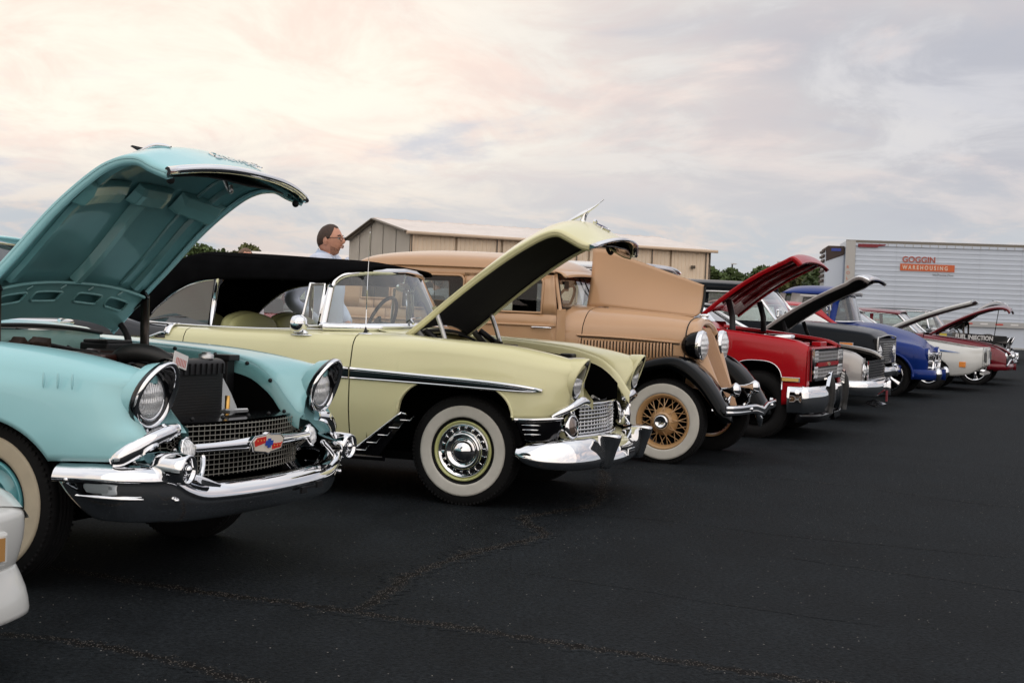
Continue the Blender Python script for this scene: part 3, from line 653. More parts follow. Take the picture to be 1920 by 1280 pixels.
    for y in (-.35, .35):      # rocket ornaments on top
        q0, q1 = H(.60, y/.6*.98 if False else y/.6, -.0), H(.80, y/.6, -.0)
        MB().tube([q0, H(.64, y/.6, -.010), H(.70, y/.6, -.016), H(.74, y/.6, -.013), H(.78, y/.6, -.012)], [.004, .010, .013, .010, .004], sm=4).build('hood_ornament', CHROME, ho)
        MB().prism([H(.62, y/.6, -.02), H(.60, y/.6, -.05), H(.61, y/.6, -.05), H(.65, y/.6, -.02)], (0, .006, 0)).build('ornament_fin', CHROME, ho)
    for s in (-1, 1):          # hinges and springs
        MB().tube([(-.36, s*.545, 1.13), (-.30, s*.55, 1.06), (-.27, s*.55, .96)], .018, sm=4, n=6).build('hood_hinge', BLACK, car)
        MB().sweep([(-.20, s*.56, 1.26), (-.19, s*.56, .95)], [(-.02, -.012), (.02, -.012), (.02, .012), (-.02, .012)], up=(0, 1, 0)).build('hinge_arm', pbr('dark_bronze_metal', (.05, .04, .035), .4, .6), car)
        MB().sweep([(-.40, s*.555, 1.12), (-.19, s*.555, 1.27)], [(-.03, -.01), (.03, -.01), (.03, .01), (-.03, .01)], up=(0, 1, 0)).build('hinge_plate', BLACK, car)
    return car
TEAL = paint('teal_paint', (.33, .63, .67), .3)
TEALCAR = fin_sedan('turquoise 1950s sedan with raised hood and chrome jet-tube bumper, nearest in the row', (-1.9266, 6.6114, 0), -.3504, TEAL,
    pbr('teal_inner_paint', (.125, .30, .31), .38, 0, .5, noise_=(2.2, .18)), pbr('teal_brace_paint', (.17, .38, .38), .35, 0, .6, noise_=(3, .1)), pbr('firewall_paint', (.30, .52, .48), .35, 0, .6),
    TEAL, GLASSD, (('steel',), dict(ww=(.212, .292), wwmat=WWC, rimmat=pbr('teal_wheel_paint', (.12, .42, .46), .3, 0, 1.))), R_(-.9))
# ================================================================== GROUND
def asphalt():
    m = bpy.data.materials.new('asphalt'); m.use_nodes = True; t = m.node_tree; p = t.nodes['Principled BSDF']; nn = t.nodes.new; lk = t.links.new
    tcn = nn('ShaderNodeTexCoord')
    def noi(s, d, r=.5, sc_=(1, 1, 1)):
        mp = nn('ShaderNodeMapping'); lk(tcn.outputs['Object'], mp.inputs[0]); mp.inputs['Scale'].default_value = sc_
        n = nn('ShaderNodeTexNoise'); n.inputs['Scale'].default_value = s; n.inputs['Detail'].default_value = d; n.inputs['Roughness'].default_value = r; lk(mp.outputs[0], n.inputs['Vector']); return n.outputs[0]
    big, mid, fine = noi(.25, 5, .6), noi(2.2, 8, .72, (1, .5, 1)), noi(48, 5, .8)
    vo = nn('ShaderNodeTexVoronoi'); vo.inputs['Scale'].default_value = 95; lk(tcn.outputs['Object'], vo.inputs['Vector'])
    cr = nn('ShaderNodeValToRGB'); cr.color_ramp.elements[0].position = .3; cr.color_ramp.elements[1].position = .72
    cr.color_ramp.elements[0].color = (.0084, .0101, .0116, 1); cr.color_ramp.elements[1].color = (.0138, .0163, .0186, 1); lk(big, cr.inputs[0])
    c2 = nn('ShaderNodeMix'); c2.data_type = 'RGBA'; c2.blend_type = 'MULTIPLY'; c2.inputs[0].default_value = 1
    mr = nn('ShaderNodeMapRange'); lk(fine, mr.inputs[0]); mr.inputs[1].default_value = .36; mr.inputs[2].default_value = .64; mr.inputs[3].default_value = .34; mr.inputs[4].default_value = 1.75
    m2 = nn('ShaderNodeMapRange'); lk(mid, m2.inputs[0]); m2.inputs[1].default_value = .3; m2.inputs[2].default_value = .7; m2.inputs[3].default_value = .62; m2.inputs[4].default_value = 1.42
    mu = nn('ShaderNodeMath'); mu.operation = 'MULTIPLY'; lk(mr.outputs[0], mu.inputs[0]); lk(m2.outputs[0], mu.inputs[1])
    lk(cr.outputs[0], c2.inputs[6]); lk(mu.outputs[0], c2.inputs[7])
    # sparse pale grit
    wn = nn('ShaderNodeTexWhiteNoise'); lk(vo.outputs['Position'] if 'Position' in vo.outputs else vo.outputs[2], wn.inputs['Vector'])
    gt = nn('ShaderNodeMath'); gt.operation = 'GREATER_THAN'; gt.inputs[1].default_value = .9955; lk(wn.outputs['Value'], gt.inputs[0])
    lt = nn('ShaderNodeMath'); lt.operation = 'LESS_THAN'; lt.inputs[1].default_value = .30; lk(vo.outputs['Distance'], lt.inputs[0])
    gm = nn('ShaderNodeMath'); gm.operation = 'MULTIPLY'; lk(gt.outputs[0], gm.inputs[0]); lk(lt.outputs[0], gm.inputs[1])
    c3 = nn('ShaderNodeMix'); c3.data_type = 'RGBA'; lk(gm.outputs[0], c3.inputs[0]); lk(c2.outputs[2], c3.inputs[6]); c3.inputs[7].default_value = (.30, .28, .26, 1)
    # open pavement joints: brown dirt with grit, driven by the 'joint' value stored on the joint strips
    at = nn('ShaderNodeAttribute'); at.attribute_name = 'joint'
    jn = noi(16, 6, .7); j1 = nn('ShaderNodeMath'); j1.operation = 'ADD'; lk(at.outputs['Fac'], j1.inputs[0]); lk(jn, j1.inputs[1])
    jm = nn('ShaderNodeMapRange'); lk(j1.outputs[0], jm.inputs[0]); jm.inputs[1].default_value = .88; jm.inputs[2].default_value = 1.12
    c4 = nn('ShaderNodeMix'); c4.data_type = 'RGBA'; lk(jm.outputs[0], c4.inputs[0]); lk(c3.outputs[2], c4.inputs[6]); c4.inputs[7].default_value = (.0062, .0055, .0050, 1)
    v2 = nn('ShaderNodeTexVoronoi'); v2.inputs['Scale'].default_value = 120; lk(tcn.outputs['Object'], v2.inputs['Vector'])
    w2 = nn('ShaderNodeTexWhiteNoise'); lk(v2.outputs['Position'], w2.inputs['Vector'])
    g2 = nn('ShaderNodeMath'); g2.operation = 'GREATER_THAN'; g2.inputs[1].default_value = .60; lk(w2.outputs['Value'], g2.inputs[0])
    g3 = nn('ShaderNodeMapRange'); lk(j1.outputs[0], g3.inputs[0]); g3.inputs[1].default_value = .78; g3.inputs[2].default_value = .98
    g4 = nn('ShaderNodeMath'); g4.operation = 'MULTIPLY'; lk(g2.outputs[0], g4.inputs[0]); lk(g3.outputs[0], g4.inputs[1])
    l2 = nn('ShaderNodeMath'); l2.operation = 'LESS_THAN'; l2.inputs[1].default_value = .33; lk(v2.outputs['Distance'], l2.inputs[0])
    g5 = nn('ShaderNodeMath'); g5.operation = 'MULTIPLY'; lk(g4.outputs[0], g5.inputs[0]); lk(l2.outputs[0], g5.inputs[1])
    c5 = nn('ShaderNodeMix'); c5.data_type = 'RGBA'; lk(g5.outputs[0], c5.inputs[0]); lk(c4.outputs[2], c5.inputs[6]); c5.inputs[7].default_value = (.15, .135, .12, 1)
    lk(c5.outputs[2], p.inputs['Base Color'])
    rr = nn('ShaderNodeMapRange'); lk(mid, rr.inputs[0]); rr.inputs[3].default_value = .62; rr.inputs[4].default_value = .88; lk(rr.outputs[0], p.inputs['Roughness'])
    p.inputs['Specular IOR Level'].default_value = .05
    b = nn('ShaderNodeBump'); b.inputs['Strength'].default_value = .8; b.inputs['Distance'].default_value = .004
    ad = nn('ShaderNodeMath'); lk(fine, ad.inputs[0]); lk(vo.outputs['Distance'], ad.inputs[1]); lk(ad.outputs[0], b.inputs['Height']); lk(b.outputs[0], p.inputs['Normal'])
    return m
ASPH = asphalt()
g = MB(); S_ = [-1500, -300, -60, -10, 30, 80, 400, 1500]; T_ = [-200, -20, 0, 15, 40, 120, 500, 1800]
g.grid([[(x, y, 0) for y in T_] for x in S_], smooth=False); gr = g.build('ground', ASPH); gr['kind'] = 'structure'
def crack_mat(name, c, grit):
    m = pbr(name, c, .8); t = m.node_tree; p = t.nodes['Principled BSDF']; nn = t.nodes.new; lk = t.links.new
    tcn = nn('ShaderNodeTexCoord'); n = nn('ShaderNodeTexNoise'); n.inputs['Scale'].default_value = 75; n.inputs['Detail'].default_value = 3; lk(tcn.outputs['Object'], n.inputs['Vector'])
    cr = nn('ShaderNodeValToRGB'); e = cr.color_ramp.elements; e[0].position = .57; e[0].color = (*c, 1); e[1].position = grit; e[1].color = (.17, .145, .12, 1)
    lk(n.outputs[0], cr.inputs[0]); lk(cr.outputs[0], p.inputs['Base Color'])
    b = nn('ShaderNodeBump'); b.inputs['Strength'].default_value = 1; b.inputs['Distance'].default_value = .006; lk(n.outputs[0], b.inputs['Height']); lk(b.outputs[0], p.inputs['Normal'])
    return m
CR = crack_mat('open_joint', (.013, .0105, .009), .69); CR2 = crack_mat('faint_joint', (.010, .009, .009), .80)
def crack(pts, w0, mat, seed, z=.0012, name='pavement_joint'):
    P = crom([(x, y) for x, y in pts], 30); n = len(P); T = np.gradient(P, axis=0); T /= np.linalg.norm(T, axis=1)[:, None]
    Nn = np.stack([-T[:, 1], T[:, 0]], 1); G = []; W = []; k = 1.0 if mat is CR else .72; d = np.concatenate([[0], np.cumsum(np.linalg.norm(np.diff(P, axis=0), axis=1))])
    for i in range(n):
        q = Vector((d[i]*9, seed, 0)); wob = noise.noise(Vector((d[i]*3, seed+5, 0)))*.018+noise.noise(Vector((d[i]*14, seed+9, 0)))*.007
        a = w0*(.5+.9*abs(noise.noise(q))+.5*noise.noise(q*3.1)); b_ = w0*(.5+.9*abs(noise.noise(q+Vector((3, 3, 3))))+.5*noise.noise(q*2.7))
        e = min(1, i/6, (n-1-i)/6); c_ = P[i]+Nn[i]*wob
        a, b_ = max(a, .004)*2.2, max(b_, .004)*2.2
        G.append([(*(c_-Nn[i]*a*e), z), (*(c_-Nn[i]*a*.45*e), z), (*c_, z), (*(c_+Nn[i]*b_*.45*e), z), (*(c_+Nn[i]*b_*e), z)]); W.append([0, .50*k, .62*k, .50*k, 0])
    o = MB().grid(G, smooth=False).build(name, ASPH); o['kind'] = 'structure'
    at = o.data.attributes.new('joint', 'FLOAT', 'POINT'); at.data.foreach_set('value', np.array(W).ravel().astype(np.float32)); return o
crack([(-2.6, 6.5), (-1.98, 6.25), (-1.7, 6.1), (-1.41, 5.96), (-1.03, 5.8), (-.66, 5.66), (-.36, 5.52), (-.08, 5.4), (.19, 5.26), (.42, 5.15), (.79, 4.97), (1.16, 4.79), (2.2, 4.3)], .052, CR, 1)
crack([(-.60, 5.65), (-.56, 5.76), (-.48, 6.16), (-.43, 6.44), (-.3, 6.77), (-.12, 7.14), (.04, 7.41), (.17, 7.58), (.22, 7.77), (.12, 8.29), (.34, 8.65), (.58, 9.02), (.70, 10.1), (.76, 11.0)], .050, CR, 2, z=.0018)
crack([(-2.6, 5.2), (-1.83, 5.04), (-1.6, 5.01), (-1.4, 4.93), (-1.18, 4.79), (-.96, 4.65), (-.76, 4.51), (-.2, 4.2), (.6, 3.8)], .046, CR, 3)
crack([(.5, 11.3), (.86, 11.16), (1.48, 11.01), (2.28, 10.78), (2.95, 10.21), (3.55, 9.69), (5.0, 9.0)], .018, CR2, 4)
crack([(1.5, 7.3), (2.3, 6.79), (2.5, 6.63), (3.4, 6.1)], .013, CR2, 5)
crack([(2.0, 13.2), (3.4, 13.1), (4.8, 12.2), (6.2, 11.6)], .014, CR2, 6)
crack([(.2, 8.6), (.95, 8.45), (1.7, 8.0), (2.9, 7.55)], .007, CR2, 7)
crack([(0.1, 6.6), (.55, 6.35), (1.0, 6.05), (1.6, 5.75)], .006, CR2, 8)
# ================================================================== PALE YELLOW CONVERTIBLE
YEL = paint('pale_yellow_paint', (.71, .68, .40), .3)
NAVY = pbr('rear_deck_black_paint', (.003, .004, .008), .15, 0, .7, .3)
CANVAS = pbr('black_canvas', (.0045, .0045, .005), .95, 0, 0, .03, ior=1.1, noise_=(8, .2), bump=(3, .35, .03))
VINYL = pbr('pale_yellow_vinyl', (.42, .42, .20), .45)
def steering_wheel(car, c, r, tilt, mat=None):
    w_ = MB(); P = [(0, math.cos(a)*r, math.sin(a)*r) for a in np.linspace(0, 2*math.pi, 33)]
    w_.tube(P, .014, n=8, caps=False); w_.tube([(0, -r, 0), (-.03, 0, 0), (0, r, 0)], .010, sm=4).tube([(-.03, 0, 0), (0, 0, -r)], .010).ball((-.03, 0, 0), (.02, .05, .05), 12, 8)
    w_.tube([(0, 0, 0), (.6, 0, 0)], .022)
    o = w_.build('steering_wheel', mat or BLACKG, car); o.location = c; o.rotation_euler = (0, tilt, 0); return o
def car_yellow():
    car = thing('parked_car', 'pale yellow 1950s convertible with black soft top up, black side stripe and raised hood', 'car', (-.0276, 9.4916, 0), -.33015, 'classic cars parked in a row', rx=R_(-.3))
    st = [
     (-2.75, [(.28,.86),(.45,.905),(.62,.925),(.80,.925),(.97,.90)], [(.87,1.02),(.82,1.035),(.78,1.035),(.72,1.03)]),
     (-1.9, [(.28,.86),(.45,.905),(.62,.93),(.80,.93),(.97,.90)], [(.87,1.015),(.82,1.035),(.78,1.04),(.73,1.04)]),
     (-.75, [(.28,.86),(.45,.905),(.62,.93),(.80,.93),(.97,.90)], [(.86,1.025),(.78,1.05),(.70,1.06),(.62,1.065)]),
     (-.2, [(.28,.86),(.45,.905),(.62,.93),(.80,.93),(.965,.90)], [(.86,1.015),(.78,1.04),(.69,1.04),(.585,1.035)]),
     (.25, [(.28,.86),(.45,.91),(.62,.93),(.80,.925),(.94,.89)], [(.84,1.0),(.76,1.02),(.67,1.015),(.565,.995)]),
     (.50, [(.28,.86),(.45,.90),(.60,.92),(.78,.91),(.91,.875)], [(.82,.965),(.75,.985),(.65,.975),(.54,.935)]),
     (.64, [(.28,.85),(.45,.89),(.59,.90),(.77,.89),(.89,.86)], [(.805,.94),(.735,.955),(.63,.93),(.515,.84)]),
     (.72, [(.28,.80),(.45,.85),(.58,.86),(.76,.865),(.88,.84)], [(.79,.925),(.735,.935),(.62,.89),(.505,.74)]),
     (.76, [(.28,.74),(.45,.79),(.58,.80),(.75,.82),(.87,.80)], [(.765,.90),(.72,.905),(.62,.84),(.50,.69)])]
    arch = [(-.02, .385, .80, .56, 2.2)]
    zl = [(-.75, .27), (-.60, .30), (-.44, .50), (-.405, .56), (.36, .56), (.385, .572), (.8, .585)]
    xs = archx(np.linspace(-.737, .76, 64), arch)
    fx = [(.55, .625), (.60, .64), (.655, .69), (.72, .70), (.82, .72), (.90, .765), (.96, .79)]
    for s in (-1, 1):
        m = half(st, xs, zl, s, arch, frontx=fx, xmax=.76, x0w=.45, lip=.045)
        n0 = len(m.v)//len(xs); b0 = len(m.v)-n0; m.v.append((.70, s*.68, .70)); o0 = len(m.v)-1
        for i in range(n0-1): m.f.append((b0+i, b0+i+1, o0) if s > 0 else (b0+i+1, b0+i, o0)); m.sm.append(True)
        fo = m.build('front_fender', YEL, car)
        X_ = np.linspace(-.6, .75, 50); T = curve([(q[0], np.array(q[2][-1])) for q in st], X_)
        MB().grid([[(x, s*y, z-.004), (x, s*(y-.03), z-.020), (x, s*(y-.036), z-.08)] for x, (y, z) in zip(X_, T)]).build('fender_flange', YEL, fo)
        # raised lip round the wheel opening
        A = [(-.02+.385*np.sign(c)*abs(c)**(2/2.2), .56+.24*abs(n)**(2/2.2)) for c, n in ((math.cos(t), math.sin(t)) for t in np.linspace(.05, math.pi-.05, 30))]
        A += [(-.44, .50), (-.52, .40), (-.60, .30)]
        MB().tube([(x, s*(.925 if z > .5 else .905), z+.006) for x, z in A], .009, n=6, sm=2).build('arch_lip', YEL, fo)
        # lamp nest
        lx, ly, lz = .725, .735, .815; ring, bowl = [], []
        for t in np.linspace(0, 2*math.pi, 41)[:-1]:
            c, n = math.cos(t), math.sin(t); u = (1+n)/2; ry, rz = .112, (.136 if n > 0 else .116)
            xo = lx-.022+.085*u**1.6
            P = lambda k, x: (x, s*(ly+c*ry*k), lz+n*rz*k)
            ring.append([P(1.05, xo-.10), P(1.07, xo-.03), P(1.05, xo-.004), P(1.0, xo+.002), P(.96, xo-.006)])
            bowl.append([P(.97, xo-.005), P(.93, (xo+lx)/2-.01), P(.90, lx-.01), (lx-.025, s*(ly+c*.09), lz+n*.09)])
        MB().grid(ring, cu=True).build('lamp_brow', YEL, car)
        MB().grid(bowl, cu=True).build('lamp_bowl', BLACKG, car)
        dome(car, (lx-.018, s*ly, lz), .089, ring=CHROME)
        # bright cap over the grille corner and side ribbed guard
        MB().sweep([(.61, s*.90, .598), (.66, s*.86, .63), (.70, s*.77, .665), (.72, s*.66, .69), (.725, s*.55, .68), (.71, s*.46, .655)], [(.02*s, -.020), (-.018*s, -.022), (-.03*s, -.002), (-.014*s, .020), (.02*s, .026)], sm=5, scale=[.4, .8, 1.1, 1.2, 1.1, .6]).build('grille_cap', CHROME, car)
        MB().patch([[(.385, s*.93, .572), (.42, s*.928, .50), (.46, s*.915, .44)], [(.50, s*.93, .575), (.52, s*.928, .51), (.54, s*.91, .445)], [(.61, s*.905, .585), (.60, s*.90, .515), (.585, s*.885, .45)], [(.655, s*.83, .59), (.645, s*.82, .52), (.62, s*.81, .45)]], 4, 4).build('side_guard', BLACKG, car, solid=.006)  # chrome guard, its dark shading put into a gloss black
        MB().sweep([(.385, s*.934, .572), (.50, s*.935, .577), (.61, s*.912, .586), (.66, s*.84, .59)], [(.004*s, -.014), (-.008*s, -.012), (-.010*s, .004), (.004*s, .012)], sm=4).build('guard_trim', CHROME, car)
        for i in range(3):
            z = .540-.028*i; MB().tube([(.425+.013*i, s*.934, z), (.50, s*.936, z+.002), (.57-.008*i, s*.922, z+.004)], [.002, .006, .002], sm=3, n=6).build('guard_rib', CHROME, car)
        # parking lamp in a chrome pod
        pk = MB().lathe([(-.09, .03), (-.05, .068), (0, .076), (.03, .074), (.034, .060)], axis='x', n=28).build('parking_lamp', CHROME, car)
        pk.location = (.665, s*.70, .530); pk.scale = (1, .95, 1.05); pk.rotation_euler = (0, R_(-6), s*R_(14))
        MB().lathe([(.020, .061), (.036, .040), (.042, .001)], axis='x', n=24).build('lamp_lens', pbr('frosted_lens', (.16, .12, .10), .15, .4, 1.), pk)
        # guard with bullet on the bumper
        gd = MB().patch([[(.80, s*y, z) for y, z in q] for q in ([(.355, .47), (.43, .478), (.505, .47)], [(.37, .40), (.43, .40), (.49, .40)], [(.385, .30), (.43, .28), (.475, .30)])], 2, 2)
        secs = []
        for z, hw, xf in ((.482, .03, .87), (.478, .066, .915), (.462, .070, .93), (.43, .060, .925), (.37, .046, .905), (.30, .034, .885), (.262, .025, .87), (.255, .01, .85)):
            secs.append([(.80, s*(.43-hw), z), (.85, s*(.43-hw), z), (xf-.015, s*(.43-hw*.8), z), (xf, s*.43, z), (xf-.015, s*(.43+hw*.8), z), (.85, s*(.43+hw), z), (.80, s*(.43+hw), z)])
        MB().patch(secs, 3, 3).build('bumper_guard', CHROME, car)
    # bumper blade
    ys = [(.40, .945, .425, .335), (.46, .955, .438, .30), (.58, .945, .448, .278), (.70, .895, .452, .272), (.775, .79, .452, .268), (.815, .65, .45, .265), (.838, .50, .448, .265), (.845, .36, .40, .262), (.855, .25, .385, .26), (.862, 0, .382, .26)]
    full = [(x, -y, a, b) for x, y, a, b in ys]+[(x, y, a, b) for x, y, a, b in ys[-2::-1]]; G = []
    for i, (x, y, a, b) in enumerate(full):
        x0, y0 = full[max(i-1, 0)][:2]; x1, y1 = full[min(i+1, len(full)-1)][:2]; t = np.array([x1-x0, y1-y0]); t /= np.linalg.norm(t); n = np.array([t[1], -t[0]]); h = a-b
        G.append([(x-n[0]*.13, y-n[1]*.13, a-.012), (x-n[0]*.075, y-n[1]*.075, a+.002), (x-n[0]*.042, y-n[1]*.042, a-.018), (x-n[0]*.015, y-n[1]*.015, a-h*.36), (x, y, a-h*.66), (x-n[0]*.004, y-n[1]*.004, a-h*.82), (x-n[0]*.035, y-n[1]*.035, b), (x-n[0]*.09, y-n[1]*.09, b+.01)])
    bo = MB().patch(G, 5, 4).build('bumper', CHROME, car)
    MB().box((.866, .12, .325), (.012, .16, .05)).build('plate_bracket', CHROME, bo, bevel=.004)
    MB().box((.874, .12, .325), (.006, .13, .012)).build('bracket_slot', BLACK, bo)
    # grille: fine bars between a bright frame
    def gx(y, z): return .705-.09*(y/.55)**2+(.55-z)*.02
    gb = MB()
    for i, z in enumerate(np.linspace(.468, .632, 8)):
        MB().sweep([(gx(y, z), y, z) for y in np.linspace(-.52+.0*i, .52, 9)], [(-.006, -.004), (.006, -.004), (.006, .004), (-.006, .004)], sm=2).build('grille_bar', CHROME, car)
    for y in np.linspace(-.5, .5, 21): gb.sweep([(gx(y, .45)-.006, y, .45), (gx(y, .65)-.006, y, .65)], [(-.003, -.003), (.003, -.003), (.003, .003), (-.003, .003)], up=(0, 1, 0))
    gb.build('grille_upright', CHROME, car, kind='stuff')
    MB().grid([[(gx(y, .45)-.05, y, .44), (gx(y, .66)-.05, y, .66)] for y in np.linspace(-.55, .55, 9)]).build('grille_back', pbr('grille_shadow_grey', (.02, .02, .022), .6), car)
    for z, r in ((.653, 1.0), (.447, 1.5)): MB().sweep([(gx(y, z)+.006, y, z) for y in np.linspace(-.62, .62, 11)], [(-.010*r, -.009*r), (.010*r, -.007*r), (.012*r, .004*r), (-.008*r, .010*r)], sm=2).build('grille_frame', CHROME, car)
    MB().patch([[(.66-.16*(y/.85)**2, y, .435), (.74-.16*(y/.85)**2, y, .428), (.82-.17*(y/.85)**2, y, .385), (.80-.17*(y/.85)**2, y, .30)] for y in np.linspace(-.84, .84, 11)], 3, 2).build('front_apron', YEL, car)
    for s in (-1, 1):
        for i in range(3): MB().tube([(.60+.02*i, s*(.60-.015*i), .66-.02*i), (.64+.01*i, s*(.56+.01*i), .62-.05*i), (.655, s*(.585), .56-.04*i)], .012, sm=4).build('corner_trim', CHROME, car)
    # radiator and engine bay
    ra = MB().box((.44, .0, .70), (.06, .54, .40)).build('radiator', pbr('aluminium_core', (.30, .30, .31), .45, .5, noise_=(90, .35)), car)
    rf = MB()
    for z in np.arange(.52, .90, .012): rf.box((.4725, 0, z), (.003, .52, .003))
    for y in np.arange(-.25, .26, .012): rf.box((.4725, y, .70), (.0028, .0025, .38))
    rf.build('radiator_fin', pbr('bright_fins', (.5, .5, .5), .4, .6), ra, kind='stuff')
    MB().box((.44, 0, .915), (.07, .56, .03)).box((.44, .278, .70), (.07, .02, .42)).box((.44, -.278, .70), (.07, .02, .42)).build('radiator_frame', STEEL, ra, bevel=.004)
    MB().box((.30, .44, .90), (.09, .12, .10)).build('battery', BLACK, car, bevel=.01)
    MB().tube([(.60, .05, .68), (.56, .35, .64)], .012).build('hood_latch', STEEL, car)
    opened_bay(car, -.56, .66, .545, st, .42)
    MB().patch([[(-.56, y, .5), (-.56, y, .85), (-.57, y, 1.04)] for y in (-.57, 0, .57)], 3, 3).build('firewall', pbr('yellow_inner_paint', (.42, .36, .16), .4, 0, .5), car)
    MB().patch([[(-.50, y, 1.02+.04*(1-(y/.6)**2)), (-.57, y, 1.045+.04*(1-(y/.6)**2)), (-.70, y, 1.075+.03*(1-(y/.6)**2)), (-1.0, y, 1.06)] for y in np.linspace(-.62, .62, 7)], 4, 3).build('cowl', YEL, car)
    MB().tube([(-.515, y, 1.04+.04*(1-(y/.6)**2)) for y in np.linspace(-.57, .57, 9)], .012, sm=3).build('cowl_seal', SEAL, car)
    e = MB(); random.seed(9)
    for i in range(22): e.box((random.uniform(-.5, .1), random.uniform(-.32, .34), random.uniform(.86, 1.0)), (random.uniform(.03, .10), random.uniform(.03, .10), random.uniform(.03, .07)), Matrix.Rotation(random.random()*3, 3, (1, .4, 1)))
    e.build('engine', pbr('oily_metal', (.05, .045, .035), .45, .6, noise_=(20, .5)), car, bevel=.006)
    for p in ([(-.55, -.3, 1.0), (-.48, -.1, 1.03), (-.44, .2, 1.0), (-.3, .4, .99)], [(-.5, .35, 1.05), (-.42, .42, 1.02), (-.3, .47, .95)], [(-.54, -.4, .99), (-.4, -.42, 1.0), (-.3, -.38, .97)]):
        MB().tube(p, .010, sm=5).build('hose', BLACK, car)
    for s in (-1, 1):
        MB().tube([(-.34, s*.53, 1.24), (-.28, s*.53, 1.10), (-.24, s*.53, .98)], .017, sm=2).build('hood_hinge', STEEL, car)
        MB().sweep([(-.47, s*.535, 1.10), (-.44, s*.535, 1.06), (-.36, s*.535, .98)], [(-.022, -.006), (.022, -.006), (.022, .006), (-.022, .006)], up=(0, 1, 0)).build('hinge_plate', pbr('grey_bracket', (.15, .15, .15), .5, .5), car)
        MB().tube([(-.40, s*.52, 1.08), (-.26, s*.52, .99)], .022, n=8).build('hinge_spring', BLACK, car)
    # hood
    edge = [(-.53, 1.045), (-.40, 1.15), (-.262, 1.268), (-.06, 1.43), (.14, 1.575), (.30, 1.675), (.42, 1.733), (.50, 1.742), (.58, 1.705), (.65, 1.67), (.705, 1.658)]
    cen = [(-.50, 1.12), (-.38, 1.23), (-.25, 1.36), (-.05, 1.54), (.12, 1.685), (.26, 1.775), (.38, 1.83), (.49, 1.848), (.60, 1.825), (.70, 1.77), (.79, 1.735)]
    H = Hood(edge, cen, .56, 2.2); ho = H.build(car, YEL, pbr('hood_pad_black', (.004, .004, .004), .9, bump=(10, .3, .01)), d=.022)
    MB().sweep([H(1, v)+np.array([.012, 0, .0]) for v in np.linspace(-1, 1, 21)], [(-.022, -.012), (.022, -.014), (.028, .002), (.0, .012), (-.03, .010)]).build('hood_lip', CHROME, ho)
    MB().grid([[H(u, v, .03+.03*(1-abs(v))) for v in np.linspace(-.6, .9, 12)] for u in np.linspace(.86, .99, 4)]).build('latch_plate', BLACKG, ho, solid=.01)
    hk = H(.90, -.05, .06); MB().tube([hk, hk+np.array([.01, 0, -.05]), hk+np.array([.03, 0, -.075]), hk+np.array([.045, 0, -.06])], .012, sm=4).build('latch_hook', BLACK, ho)
    em = MB().prism([H(.83, -.10, -.012), H(.86, 0, -.012), H(.83, .10, -.012), H(.80, .10, -.012), H(.82, 0, -.012), H(.80, -.10, -.012)], (.004, 0, .006)).build('hood_badge', pbr('badge_navy', (.03, .04, .16), .25, 0, 1.), ho)
    MB().tube([H(.845, -.13, -.012), H(.875, 0, -.014), H(.845, .13, -.012)], .007, sm=4).build('badge_wing', CHROME, ho); MB().tube([H(.78, -.06, -.014), H(.775, 0, -.03), H(.78, .06, -.014)], .009, sm=4).build('badge_crest', CHROME, ho)
    q = H(.72, 0)
    MB().patch([[q+np.array(v) for v in r] for r in ([(-.13, -.015, -.005), (-.12, 0, .012), (-.13, .015, -.005)], [(-.03, -.022, .045), (-.03, 0, .07), (-.03, .022, .045)], [(.05, -.012, .095), (.05, 0, .108), (.05, .012, .095)], [(.115, -.003, .15), (.12, 0, .158), (.115, .003, .15)])], 4, 3).build('hood_ornament', CHROME, ho, solid=.006)
    MB().tube([q+np.array([-.02, 0, 0]), q+np.array([-.005, 0, .05]), q+np.array([.02, 0, .08])], [.022, .016, .012], sm=3).build('ornament_stem', CHROME, ho)
    # body sides behind the front fender: door and quarter, quarter top in black
    ra_ = [(-2.921, .40, .72, .45)]
    for s in (-1, 1):
        do = half(st, np.linspace(-1.985, -.745, 30), [(-2.75, .28), (-.75, .27)], s).build('door', YEL, car)
        st2 = [(-4.15, [(.40,.80),(.50,.84),(.62,.87),(.80,.88),(.93,.87)], [(.85,.98),(.82,.99),(.78,.98),(.70,.97)]), (-3.5, [(.32,.84),(.48,.88),(.62,.92),(.80,.93),(.97,.91)], [(.88,1.05),(.83,1.08),(.78,1.07),(.70,1.05)]),
               (-2.6, [(.28,.86),(.45,.905),(.62,.93),(.80,.93),(.97,.91)], [(.88,1.06),(.83,1.085),(.78,1.08),(.70,1.06)]), (-2.25, [(.28,.86),(.45,.905),(.62,.93),(.80,.93),(.97,.90)], [(.87,1.02),(.82,1.04),(.78,1.04),(.72,1.04)]), (-1.99, [(.28,.86),(.45,.905),(.62,.93),(.80,.93),(.97,.90)], [(.87,1.015),(.82,1.035),(.78,1.04),(.73,1.04)])]
        half(st2, archx(np.linspace(-4.15, -1.991, 50), ra_), [(-4.15, .40), (-1.9, .28)], s, ra_).build('rear_quarter', YEL, car)
        # black upper quarter panel proud of the yellow one
        m = half([(a, [(z, y+.006) for z, y in b], [(y+.004, z+.006) for y, z in c]) for a, b, c in st2], np.linspace(-4.1, -2.13, 24), [(-4.1, .80), (-2.8, .88), (-2.4, .97), (-2.13, 1.0)], s, lip=.004, inner_lip=0)
        m.build('upper_quarter', NAVY, car)
        MB().sweep([(-2.13, s*.90, 1.0), (-2.18, s*.91, .985), (-2.3, s*.925, .94), (-2.5, s*.94, .88), (-2.7, s*.942, .85)], [(-.004*s, -.012), (.012*s, 0), (-.004*s, .012)], sm=4).build('quarter_moulding', CHROME, car)
